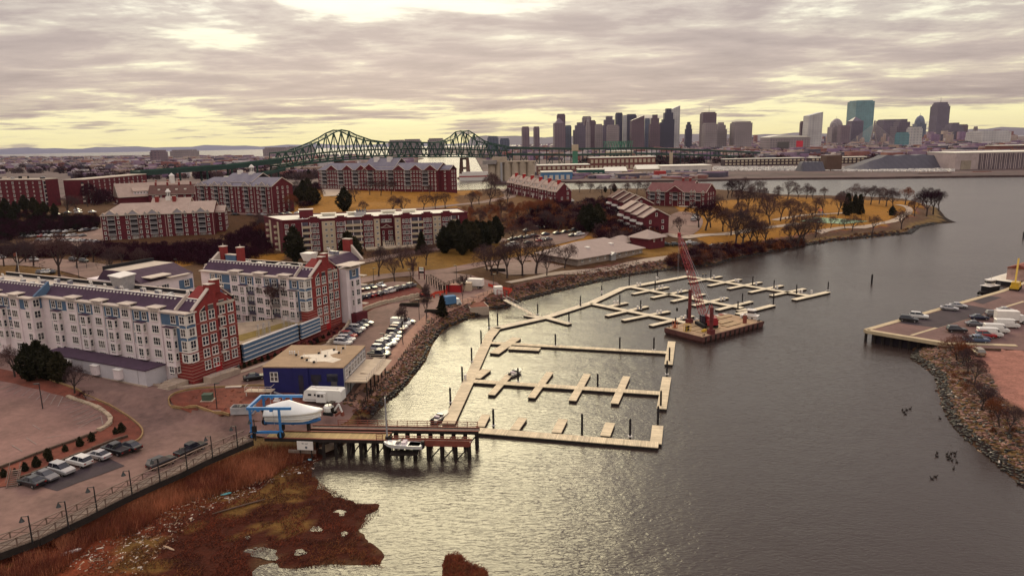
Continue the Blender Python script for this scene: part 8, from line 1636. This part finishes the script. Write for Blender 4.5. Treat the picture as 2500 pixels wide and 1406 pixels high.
reed_px = [(-120, 1410), (0, 1362), (100, 1322), (240, 1258), (400, 1184), (520, 1128), (640, 1082), (740, 1082), (790, 1100), (700, 1120), (660, 1150), (560, 1190), (420, 1225), (330, 1290), (230, 1310), (180, 1360), (120, 1406), (60, 1470), (-120, 1560)]
pts = scatter_in([G(x, y, 1.6)[:2] for x, y in reed_px], 42000, rng); k = vnoise(pts[:, 0], pts[:, 1], 3.2, 70)+vnoise(pts[:, 0], pts[:, 1], 1.1, 71)*.5 > .42; blades('tall dry reeds along the boardwalk', 'reeds', pts[k], (.7, 1.7), (.012, .032), RD, 3, .22)
mp_ = [(-60, 1560), (150, 1390), (260, 1330), (420, 1230), (600, 1170), (760, 1110), (770, 1165), (860, 1216), (925, 1235), (920, 1256), (865, 1292), (915, 1338), (935, 1380), (860, 1372), (700, 1385), (630, 1340), (600, 1360), (630, 1420), (600, 1560)]
pts = scatter_in([G(x, y, .5)[:2] for x, y in mp_], 60000, rng); k = vnoise(pts[:, 0], pts[:, 1], 1.6, 72) > .36; blades('matted rust brown marsh grass', 'marsh_grass', pts[k], (.05, .26), (.02, .06), MG, 4, .9)
pts = scatter_in(ISLE, 5000, rng); blades('rust brown grass on the mud islet', 'marsh_grass', pts, (.1, .32), (.02, .06), MG[:1]+MG[2:], 5, .8)
def flotsam(label, px, n, sz, mats, seed, z=.5, name='debris'):
    rng = np.random.default_rng(seed); pts = scatter_in([G(x, y, z)[:2] for x, y in px], n, rng); V, Fq, mi = [], [], []
    for x, y in pts:
        w = rng.uniform(*sz); l = w*rng.choice([1, 1.6, 3, 6]) ; far_boxes([(x, y, gz(x, y)-.02, l, w, w*rng.uniform(.3, .8), rng.uniform(0, 3.1))], V, Fq); mi += [rng.integers(len(mats))]*5
    link(name, np_mesh(name, V, Fq, mats, mi), label=label, kind='stuff')
DB = [MT('driftwood', (.33, .22, .15), .9, .3, 1), MT('pale litter', (.52, .44, .38), .8, .2, 1), MT('rust litter', (.20, .085, .045), .9, .3, 1), MT('brown post', (1,)*3)]
flotsam('wrack line of driftwood and litter in the marsh', [(150, 1400), (240, 1330), (350, 1280), (460, 1225), (600, 1180), (690, 1130), (780, 1105), (770, 1140), (690, 1160), (600, 1215), (480, 1260), (420, 1330), (330, 1406)], 900, (.05, .16), DB, 6)
flotsam('litter scattered on the rock bank at the right', [(2240, 880), (2330, 860), (2420, 990), (2500, 1110), (2500, 1170), (2400, 1090), (2310, 990)], 260, (.08, .25), DB, 7, 1.5)
for nm, l, px, sz, m, rz in (('foam_block', 'long white foam block lying in the reeds', (174, 1350), (2.3, .6, .4), WHITE, 35), ('tarpaulin', 'crumpled teal tarpaulin at the edge of the reeds', (552, 1206), (1.5, .5, .18), MT('teal plastic', (.05, .22, .24), .5, .2, 2), 30), ('plastic_bag', 'white plastic bag in the marsh, nearest the reeds', (684, 1127), (.6, .5, .35), WHITE, 10), ('plastic_bag', 'white plastic bag beside the other one in the marsh', (693, 1123), (.7, .45, .3), WHITE, 70), ('plastic_drum', 'blue plastic drum washed into the marsh', (757, 1124), (.7, .4, .35), MT('faded blue plastic', (.16, .27, .33), .5, .2, 2), 5), ('drift_log', 'long dark drift log lying across the marsh', (585, 1237), (7, .3, .25), DB[3], 33), ('drift_plank', 'brown plank lying in the wrack', (412, 1338), (2.2, .3, .15), DB[0], -30), ('plastic_bottle', 'small white float lying on the mud', (731, 1156), (.5, .3, .25), WHITE, 0)):
    n = 8; x, y, z = (s/2 for s in sz); rr = random.Random(nm+l); MB().loft([[(x*f*rr.uniform(.9, 1.1), y*math.cos(a)*k*rr.uniform(.8, 1.1), z+z*math.sin(a)*k) for a in [6.283*i/n for i in range(n)]] for f, k in ((-1, .5), (-.8, 1), (0, 1.1), (.8, 1), (1, .5))]).build(nm, m, loc=GT(*px), rz=rad(rz), label=l, cat=nm.split('_')[-1])
for i, (cx_, cy_, w, h) in enumerate(((772, 1291, 14, 8), (732, 1348, 14, 9), (840, 1303, 9, 5), (605, 1312, 6, 4), (830, 1252, 16, 6), (650, 1352, 34, 16), (610, 1345, 14, 6))):
    q = [GT(cx_+w*math.cos(a)*(1+.3*math.sin(3*a+i)), cy_+h*math.sin(a)*(1+.25*math.cos(2*a+i))) for a in [6.283*k/18 for k in range(18)]]; zz = sum(p.z for p in q)/len(q)+.04
    sheet('puddle', [p[:2] for p in q], WATER, flat=zz)
# ---- rocks of the banks
def rocks(label, name, segs, n, sz, mats, seed, dmax, dmin=.3):
    rng = np.random.default_rng(seed); P = np.array(segs); L = np.hypot(*(P[1:]-P[:-1]).T); cum = np.concatenate([[0], L.cumsum()]); V, Fq, mi = [], [], []
    base = np.array([(x, y, z) for z in (-1, 1) for y in (-1, 1) for x in (-1, 1)])
    for i in range(n):
        s = rng.uniform(0, cum[-1]); k = min(np.searchsorted(cum, s)-1, len(L)-1); k = max(k, 0); f = (s-cum[k])/L[k]; d = (P[k+1]-P[k])/L[k]; p = P[k]+(P[k+1]-P[k])*f+np.array([-d[1], d[0]])*rng.uniform(dmin, dmax)*ROCKSIDE
        z = gz(*p)
        if z < -.25 or z > 2.9: continue
        b2 = base*rng.uniform(.6, 1.25, (8, 1))*rng.uniform(*sz)*[1.2, .9, .6]; a = rng.uniform(0, 6.28); c, s_ = math.cos(a), math.sin(a); o = len(V)
        V += [(p[0]+x*c-y*s_, p[1]+x*s_+y*c, z+zz*.8) for x, y, zz in b2]; Fq += [(o, o+2, o+3, o+1), (o+4, o+5, o+7, o+6), (o, o+1, o+5, o+4), (o+2, o+6, o+7, o+3), (o, o+4, o+6, o+2), (o+1, o+3, o+7, o+5)]; mi += [min(int(rng.random()*len(mats)), len(mats)-1) if z > .7 else len(mats)-1]*6
    link(name, np_mesh(name, V, Fq, mats, mi), label=label, kind='stuff')
RK = [MT('bank stone', (.15, .070, .055), .9, .3, .7), MT('pale bank stone', (.24, .130, .105), .9, .25, .7), MT('mossy bank stone', (.115, .062, .022), .9, .3, .7), MT('wet black stone', (.018, .012, .010), .5, .3, .7)]
ROCKSIDE = 1
rocks('rock armour of the bank by the promenade', 'riprap', shore_w[28:44], 3600, (.15, .42), RK, 1, 7.5)
rocks('rock armour of the bank below the hall', 'riprap', shore_w[43:52], 4200, (.15, .45), RK, 2, 10)
rocks('stones along the park shore', 'riprap', shore_w[51:62], 1500, (.15, .5), RK, 3, 3.0)
rocks('rubble bank at the right of the river', 'riprap', rshore_w, 5200, (.10, .34), RK, 4, 9.5)
# ================================================================== VEHICLES
def ring(x, w, zb, zs, zt, wt): return [(x, -w*.92, zb), (x, -w, zb+.12), (x, -w, zs), (x, -wt, zt), (x, wt, zt), (x, w, zs), (x, w, zb+.12), (x, w*.92, zb)]
SPEC = {  # body stations (x, half width, bottom, shoulder, top, top half width); cabin stations (x, z0, half width0, z1, half width1)
 'sedan': ([(-2.3, .80, .40, .72, .84, .68), (-2.1, .88, .26, .80, .93, .76), (-1.2, .91, .24, .84, .97, .80), (1.0, .91, .24, .82, .95, .80), (1.9, .88, .26, .70, .82, .76), (2.3, .76, .40, .60, .68, .62)], [(-1.75, .95, .76, .96, .70), (-.95, .95, .79, 1.40, .60), (.15, .95, .79, 1.42, .60), (1.05, .94, .77, .95, .72)]),
 'suv': ([(-2.25, .84, .45, .85, .98, .74), (-2.1, .93, .32, .92, 1.05, .82), (0, .95, .30, .94, 1.08, .84), (1.1, .95, .30, .92, 1.06, .84), (2.0, .92, .32, .84, .98, .80), (2.3, .82, .45, .74, .84, .70)], [(-2.18, 1.05, .82, 1.10, .76), (-1.85, 1.06, .83, 1.68, .66), (.2, 1.06, .83, 1.72, .67), (1.1, 1.05, .82, 1.08, .76)]),
 'pickup': ([(-2.75, .92, .50, .95, 1.02, .86), (-2.65, .95, .42, 1.0, 1.08, .88), (-.6, .97, .38, 1.0, 1.09, .88), (1.5, .97, .38, .98, 1.08, .86), (2.5, .95, .42, .92, 1.02, .82), (2.8, .86, .55, .80, .90, .74)], [(-.75, 1.08, .86, 1.12, .80), (-.6, 1.08, .86, 1.78, .70), (.7, 1.08, .86, 1.80, .70), (1.45, 1.07, .84, 1.10, .78)]),
 'van': ([(-2.8, .92, .45, 1.3, 2.15, .80), (-2.7, .98, .34, 1.35, 2.25, .84), (1.0, .98, .32, 1.35, 2.25, .84), (1.75, .97, .32, 1.1, 1.45, .86), (2.5, .92, .36, .9, 1.1, .80), (2.75, .80, .5, .75, .85, .68)], [(.95, 1.5, .93, 2.1, .87), (1.1, 1.4, .94, 2.12, .86), (1.5, 1.35, .93, 1.9, .84), (2.1, 1.2, .86, 1.24, .82)])}
CARM = {}
LAMP = MT('lamp lens', (.55, .5, .45), .2, .05, 3); TAIL = MT('tail lamp', (.25, .01, .01), .3, .05, 3); RIM = MT('alloy rim', (.35, .33, .33), .3, .1, 3, metal=.6)
WHEEL = MB(); WHEEL.tube((0, -.11, 0), (0, .11, 0), .33, n=12, m=0); WHEEL.tube((0, -.125, 0), (0, .125, 0), .19, n=8, m=1); WHEEL = WHEEL.mesh('wheel', [TYRE, RIM])
for k, (bs, cs) in SPEC.items():
    body = MB().loft([ring(*s) for s in bs]).mesh('body', paint('car white', (.62, .58, .55), .3)); cab = MB()
    cab.loft([[(x, -w0, z0), (x, -w1, z1), (x, w1, z1), (x, w0, z0)] for x, z0, w0, z1, w1 in cs]); x0, x1 = cs[1][0], cs[2][0]; w = cs[1][4]; z = cs[1][3]
    roof = MB().hexa([(x0-.08, -w-.02, z-.02), (x1+.1, -w-.02, z), (x1+.1, w+.02, z), (x0-.08, w+.02, z-.02), (x0+.05, -w*.9, z+.06), (x1-.05, -w*.9, z+.09), (x1-.05, w*.9, z+.09), (x0+.05, w*.9, z+.06)])
    for xx in ((x0+x1)/2-.1,): roof.bar((xx, -cs[1][2]-.01, cs[1][1]), (xx, -w-.01, z), .07, .1); roof.bar((xx, cs[1][2]+.01, cs[1][1]), (xx, w+.01, z), .07, .1)
    fx_, rx = bs[-1][0], bs[0][0]; lz = bs[-1][3]
    hl = MB().box(fx_-.12, fx_-.02, -.72, -.42, lz-.04, lz+.1).mesh('headlight', LAMP); hr = MB().box(fx_-.12, fx_-.02, .42, .72, lz-.04, lz+.1).mesh('headlight', LAMP)
    tl = MB().box(rx-.02, rx+.1, -.78, -.5, .62, .80).mesh('tail_light', TAIL); tr = MB().box(rx-.02, rx+.1, .5, .78, .62, .80).mesh('tail_light', TAIL)
    CARM[k] = (body, cab.mesh('cabin_glass', GL), roof.mesh('roof', paint('car white', (1,)*3)), (hl, hr), (tl, tr), abs(bs[-1][0])*.63)
    if k == 'pickup': CARM[k] += (MB().box(-2.55, -.85, -.72, .72, 1.0, 1.105).mesh('load_bed', DARKW),)
CC = {'white': (.66, .62, .57), 'silver': (.40, .37, .37), 'grey': (.13, .12, .13), 'black': (.012, .011, .014), 'navy': (.018, .02, .05), 'red': (.30, .012, .014), 'maroon': (.09, .012, .016), 'blue': (.06, .09, .16), 'tan': (.30, .23, .16)}
SH = dict(s='sedan', u='suv', p='pickup', v='van'); KN = dict(sedan='saloon car', suv='SUV', pickup='pickup truck', van='van'); CN = dict(w='white', i='silver', g='grey', k='black', n='navy', r='red', m='maroon', b='blue', t='tan')
def car(kind, col, loc, rz, label, group=None, k=1.0, parts=True):
    t = thing('parked_'+kind if kind != 'sedan' else 'parked_car', label, 'van' if kind == 'van' else 'pickup' if kind == 'pickup' else 'car', loc, rz, group, k); m = CARM[kind]
    b = link('body', m[0], t); r = link('roof', m[2], t); link('cabin_glass', m[1], t); pm = paint('car '+col, CC[col], .3, .0 if col in ('white', 'red', 'black') else .25)
    for o in (b, r): o.material_slots[0].link = 'OBJECT'; o.material_slots[0].material = pm
    if len(m) > 6: link('load_bed', m[6], t)
    for x in (-m[5], m[5]):
        for y in (-.82, .82): link('wheel', WHEEL, t, (x, y, .33))
    if parts:
        for q in m[3]: link('headlight', q, t)
        for q in m[4]: link('tail_light', q, t)
    return t
def head(a, b2): p, q = GT(*a), GT(*b2); return math.atan2(q.y-p.y, q.x-p.x)
def row(place, spec, ang, group, k=1.0, parts=True, off=.1, z=None):
    for i, s in enumerate(spec.split()):
        kd, cl = SH[s[0]], CN[s[1]]; rest = s[2:].split(','); p = GT(float(rest[0]), float(rest[1])) if z is None else G(float(rest[0]), float(rest[1]), z); a = ang+(math.pi if s.endswith('R') or (len(rest) > 2 and rest[2] == 'R') else 0)
        car(kd, cl, p+Vector((0, 0, off)), a+random.uniform(-.05, .05), '%s %s %s, %s from the left' % (cl, KN[kd], place, ORD[i] if i < 20 else 'one further'), group, k, parts)
A1 = head((130, 1148), (176, 1163))
row('in the row below the shrub slope', 'sk78,1184,R sg113,1170 ui152,1155 uw195,1135,R si241,1119,R pk283,1106,R sk318,1097,R', A1, 'cars parked below the shrub slope')
row('parked along the boardwalk', 'uk395,1138 pk467,1106', head((365, 1148), (425, 1124)), 'vehicles along the boardwalk'); row('beside the blue office', 'sk622,927', head((605, 927), (640, 922)), None)
row('in the promenade car row', 'pk926,872 sg930,866 ui929,858 ug936,849 uw947,844 sk945,838 si954,834 sg960,827 uk964,819 um970,810 uw975,804 vw979,796 sg995,790', head((922, 838), (966, 842)), 'cars along the promenade')
row('in the row below the block wall', 'uw838,842 uw846,834 ur851,825 un863,817 uw872,808 sn881,800 sg893,793', head((872, 790), (908, 795)), 'cars below the block wall')
row('in the near row of the small car park', 'sk886,731 sn903,727 sr916,724 sk931,721 si946,717 uw958,714 uk973,710 sk988,706 ug1004,702', head((936, 722), (958, 715)), 'cars in the small car park'); row('in the far row of the small car park', 'um878,711 sk893,708 sk910,705 sw931,701', head((885, 706), (905, 712)), 'cars in the small car park')
AL = head((70, 582), (100, 577))
row('in the back row beside the cupola block', 'sg70,572 sw82,571 si95,570 sg108,570 sk120,569 si133,568 sg146,568 sw163,568 ut178,567 sw202,565 ug214,564 sg232,562', AL, 'cars beside the cupola block', 1, False, .15); row('in the middle row beside the cupola block', 'sg58,581 si70,580 sw83,579 sr102,579 si114,578 sw128,578 sg141,578 sk158,578 sw171,578 ui184,578 sg203,578', AL, 'cars beside the cupola block', 1, False, .15); row('in the front row beside the cupola block', 'sg97,589 sw108,589 si120,588 sw148,590 si159,590 uw170,590 sw182,590 sw198,590 sg209,591 si222,592 si236,593', AL, 'cars beside the cupola block', 1, False, .15)
AR = head((1240, 590), (1270, 584))
row('in the upper rows below the thicket', 'sk1250,588 sk1261,586 sn1274,583 sg1286,566 sg1289,582 pk1310,561 um1306,580 sn1332,575 sg1334,558 sk1360,573 sk1380,570 pk1400,567', AR, 'cars below the hillside thicket', 1, False, .15); row('in the lower rows below the thicket', 'sw1244,603 uw1256,600 sk1290,596 sr1318,590 sw1328,588 sg1338,587 sk1398,578 si1409,577 uw1417,575', AR, 'cars below the hillside thicket', 1, False, .15)
row('on the drive below the park apartments', 'ui1694,540 uw1697,534 um1700,529', head((1690, 536), (1708, 532)), 'cars on the drive', 1, False, .15); row('behind the crane tip', 'uk1625,600 uk1650,601 sk1668,600 sw1686,595 ug1700,600 si1742,604 pk1762,604', 0.0, 'cars behind the crane tip', 1, False); row('on the hill road', 'sk575,526 sg610,527 si642,527 sk690,526 sg704,524 sw728,523', head((600, 526), (650, 527)), 'cars on the hill road', 1, False, .15); row('on the pale court below the longest block', 'sw797,472 sk815,471 sk822,470 sw848,470', 0.0, 'cars on the pale court', 1, False, .15)
row('on the street behind the white apartments', 'sw4,632 ui84,638 uk180,638 uk205,641 si302,656 sk322,659', head((100, 641), (180, 650)), 'cars on the curving street', 1, False, .15); row('behind the white apartment roof', 'sg95,668 sw107,667 sw118,667 sk130,668', head((90, 672), (100, 664)), 'cars behind the white roof', 1, False, .15); row('below the gabled hall', 'sk142,527 sg166,522 uw190,516 sw192,521 sw226,520', 0.0, 'cars below the gabled hall', 1, False, .15); row('beside the last townhouse', 'sw1397,493', 1.2, None, 1, False)
AW = head((2200, 785), (2236, 790))
row('on the edge of the wharf', 'uk2218,785 uw2243,777 si2317,757 si2339,751', -.55, 'cars on the wharf', 1, True, .06, 3.05); row('in the wharf yard', 'uk2335,811 sg2380,796 sn2390,780 pb2382,836 sn2392,830 ur2405,824 vw2416,822 vw2432,812 ug2428,773 sr2436,769 vw2458,800 si2455,762', -.25, 'cars in the wharf yard', 1, True, .06, 3.05); row('alone on the sandy yard', 'ut2386,866', 1.4, None, 1, True, .08)
def box_truck(label, loc, rz, bm=WHITE, L=5.2):
    t = thing('box_truck', label, 'truck', loc, rz); MB().box(-L/2-.6, L/2-.6, -1.15, 1.15, .95, 3.3).build('cargo_box', bm, t); MB().hexa([(L/2-.5, -1.05, .5), (L/2+1.3, -1, .5), (L/2+1.3, 1, .5), (L/2-.5, 1.05, .5), (L/2-.5, -1.0, 2.3), (L/2+.6, -.9, 2.25), (L/2+.6, .9, 2.25), (L/2-.5, 1.0, 2.3)]).build('cab', paint('car white', (1,)*3), t); MB().hexa([(L/2+.86, -.9, 1.4), (L/2+1.0, -.92, 1.35), (L/2+1.0, .92, 1.35), (L/2+.86, .9, 1.4), (L/2+.55, -.8, 2.15), (L/2+.7, -.82, 2.1), (L/2+.7, .82, 2.1), (L/2+.55, .8, 2.15)]).build('windscreen', GL, t); MB().box(-L/2-.5, L/2+1, -.5, .5, .5, .94).build('chassis', TIMB, t)
    for x in (-L/2+.6, L/2+.5):
        for y in (-.95, .95): link('wheel', WHEEL, t, (x, y, .45), 0, sc=1.35)
box_truck('white box truck standing beside the pergola', GT(1158, 704)+Vector((0, 0, .1)), rad(160)); box_truck('white box truck at the back of the wharf yard', G(2462, 788, 3.08), rad(-15)); box_truck('blue sided truck with white roof parked by the shore fence', GT(1103, 748)+Vector((0, 0, .1)), rad(28), BG2('blue metal', (1,)*3), 3.4)
for nm, l, px, w, d, h, m, rz in (('container', 'red container beside the tan trailer', (1110, 712), 5, 2.4, 2.4, REDM, -8), ('container', 'tan trailer box between red container and white truck', (1136, 709), 4.4, 2.4, 2.6, CREAM, -8), ('site_shed', 'small white shed by the red gate', (1216, 718), 2.6, 2.2, 2.5, WHITE, 15), ('delivery_box', 'white delivery box standing on the street behind the link wing', (333, 662), 2.6, 2.4, 2.6, WHITE, 0), ('pump_cabinet', 'dark cabinet below the slate roofed block', (570, 519), 2, 1, 1.5, BLACK, 0)):
    t = thing(nm, l, nm.split('_')[-1], GT(*px), rad(rz)); MB().box(-w/2, w/2, -d/2, d/2, 0, h).build('body', m, t); MB().box(-w/2-.08, w/2+.08, -d/2-.08, d/2+.08, h, h+.12).build('roof', m if m is not REDM else RUST, t); MB().box(-.5, .5, -d/2-.04, -d/2, .1, h*.8).build('door', m, t)
t = thing('pergola', 'long dark timber pergola beside the access road', 'pergola')
pts = pz([(1042, 690), (1085, 716), (1095, 703)])+pz([(1150, 690)])
for a, b2, n in ((pts[0], pts[1], 7), (pts[1], pts[3], 6)):
    a, b2 = Vector(a), Vector(b2); d = (b2-a).normalized(); s = Vector((-d.y, d.x))*1.6
    for i in range(n+1):
        p = a.lerp(b2, i/n); z = gz(*p)
        for sd in (0, 1): q = p+s*sd; MB().box(q.x-.13, q.x+.13, q.y-.13, q.y+.13, z-.2, z+2.7).build('post', TIMB, t)
        MB().bar((*(p-s*.3), z+2.8), (*(p+s*1.3), z+2.8), .12, .2).build('rafter', RAILM, t)
    for sd in (0, 1): MB().bar((*(a+s*sd), gz(*a)+2.68), (*(b2+s*sd), gz(*b2)+2.68), .16, .22).build('beam', RAILM, t)
t = thing('estate_sign', 'tall sign with green emblem on white panel at the access road', 'sign', GT(1030, 682), rad(-12))
for x in (-1, 1): MB().box(x-.15, x+.15, -.15, .15, 0, 4.4).build('post', BRICKD, t)
MB().box(-.95, .95, -.12, .12, 3.0, 4.3).build('white_panel', WHITE, t); MB().prism([(-.75, -.13), (-.75, -.12), (.75, -.12), (.75, -.13)], 3.75, 4.05).build('green_emblem', MT('fresh green paint', (1,)*3), t); MB().box(-.95, .95, -.1, .1, 2.2, 2.9).build('dark_panel', BLACK, t)
t = thing('flagpole', 'white flagpole behind the white apartment roof', 'flagpole', GT(48, 672)); MB().tube((0, 0, 0), (0, 0, 9), .09, .05, 6).build('pole', WHITE, t); MB().add([(0, 0, 8.9), (-1.3, .1, 8.5), (-1.2, .15, 7.2), (0, 0, 7.7), (0, .03, 8.9), (-1.3, .13, 8.5), (-1.2, .18, 7.2), (0, .03, 7.7)], [(0, 1, 2, 3), (7, 6, 5, 4), (0, 4, 5, 1), (1, 5, 6, 2), (2, 6, 7, 3)]).build('flag', RUST, t)
OR = MT('orange barrier mesh', (.50, .055, .03), .8, .2, 2); t = thing('barrier_fence', 'sagging orange barrier fence across the access road', 'fence'); pts = pz([(1020, 722), (1050, 728), (1062, 720), (1085, 716), (1098, 710)])
for a, b2 in zip(pts[:-1], pts[1:]): a, b2 = Vector(a), Vector(b2); MB().bar((*a, gz(*a)+.65), (*b2, gz(*b2)+.6), .06, .9).build('mesh_panel', OR, t); MB().tube((*a, gz(*a)), (*a, gz(*a)+1.3), .05, n=5).build('stake', TIMB, t)
t = thing('barrier_fence', 'orange barrier fence behind the white shed', 'fence'); pts = pz([(1192, 700), (1225, 708), (1250, 712), (1240, 720)])
for a, b2 in zip(pts[:-1], pts[1:]): a, b2 = Vector(a), Vector(b2); MB().bar((*a, gz(*a)+.65), (*b2, gz(*b2)+.6), .06, 1.0).build('mesh_panel', OR, t)
for i, px in enumerate(((1060, 727), (1075, 722), (1090, 718))): MB().tube((0, 0, 0), (0, 0, .9), .28, .24, 8).build('traffic_drum', OR, loc=GT(*px), label='orange traffic drum at the sagging barrier, %s from the left' % ORD[i], cat='traffic drum')
t = thing('timber_pile', 'heap of weathered timbers behind the block wall', 'timber heap', GT(1030, 738), rad(25))
for k in range(12): MB().bar((random.uniform(-4, -2), random.uniform(-1, 1), .2+.12*k), (random.uniform(2, 4), random.uniform(-1, 1), .15+.12*k), .28).build('timber', RAILM if k % 2 else DB[0], t)
for i, px in enumerate(((1000, 748), (1062, 764), (1215, 662), (1445, 622))): t = thing('planter', ('dark timber planter at the end of the block wall', 'dark timber planter beside the conifer', 'dark hedge box on the terrace under the bare trees', 'dark hedge box behind the low hall')[i], 'planter', GT(*px), rad(-8)); MB().box(-3, 3, -.7, .7, 0, .8).build('box', TIMB, t); MB().box(-2.8, 2.8, -.5, .5, .8, 1.0).build('planting', TW['h'], t)
# tennis court
q = pz([(1952, 541), (1990, 531), (2122, 541), (2060, 548)]); sheet('tennis_court', q, MT('green court', (.24, .32, .20), .9, .1, .2), .2, 4, label='pale green tennis court in the park'); t = thing('court_fence', 'tall dark mesh fence round the tennis court', 'fence')
for i in range(4):
    a, b2 = Vector(q[i]), Vector(q[(i+1) % 4]); n = int((b2-a).length/4)
    for k in range(n): p = a.lerp(b2, k/n); MB().tube((*p, gz(*p)), (*p, gz(*p)+3), .07, n=4).build('post', BLACK, t)
    for h in (.2, 1.2, 2.1, 3): MB().bar((*a, gz(*a)+h), (*b2, gz(*b2)+h), .05).build('wire', BLACK, t)
t = thing('play_frame', 'small blue and orange play frame beside the tennis court', 'play frame', GT(2002, 527)); MB().gable(-1, 1, -1, 1, 3, 4.2).build('roof', MT('orange steel', (1,)*3), t); MB().bar((1, 0, 2), (4, 0, 0), .8, .15).build('slide', HB, t)
for x in (-.9, .9):
    for y in (-.9, .9): MB().bar((x, y, 0), (x, y, 3), .14).build('post', HB, t)
# bay lines and markings
def line(px0, px1, w=.14, off=.3, lab=None): sheet('parking_line', strip(pz([px0, px1]), w), LINE, off, 2)
for a, b2 in [((183+9*k, 977+6*k), (150+6*k, 985+9*k)) for k in range(8)]+[((247, 1018), (252, 1040)), ((242, 1012), (190, 1028)), ((248, 1022), (192, 1038)), ((80, 1040), (100, 1052)), ((115, 1072), (150, 1066)), ((55, 1105), (30, 1090)), ((90, 1088), (65, 1072))]+[((10+16*k, 940+3.4*k), (-20+18*k, 950+5*k)) for k in range(10)]: line(a, b2)
for k in range(9): line((905+9*k, 790-5*k), (925+9*k, 794-5*k), .13, .14)
line((700, 925), (760, 927), .13, .14); line((405, 957), (520, 920), .13, .14)
# ---- air
mb = MB(); mb.box(-13500, 13500, -300, 18800, -25, 420); m = bpy.data.materials.new('haze'); m.use_nodes = True; nt = m.node_tree; nt.nodes.clear(); vo = nd(nt, 'ShaderNodeVolumePrincipled'); vo.inputs['Color'].default_value = (.66, .62, .82, 1); vo.inputs['Density'].default_value = HAZE; vo.inputs['Anisotropy'].default_value = .2; ot = nd(nt, 'ShaderNodeOutputMaterial'); nt.links.new(vo.outputs[0], ot.inputs['Volume'])
if HAZE > 0: mb.build('haze', m, label='thin mauve winter haze over the harbour', kind='stuff')
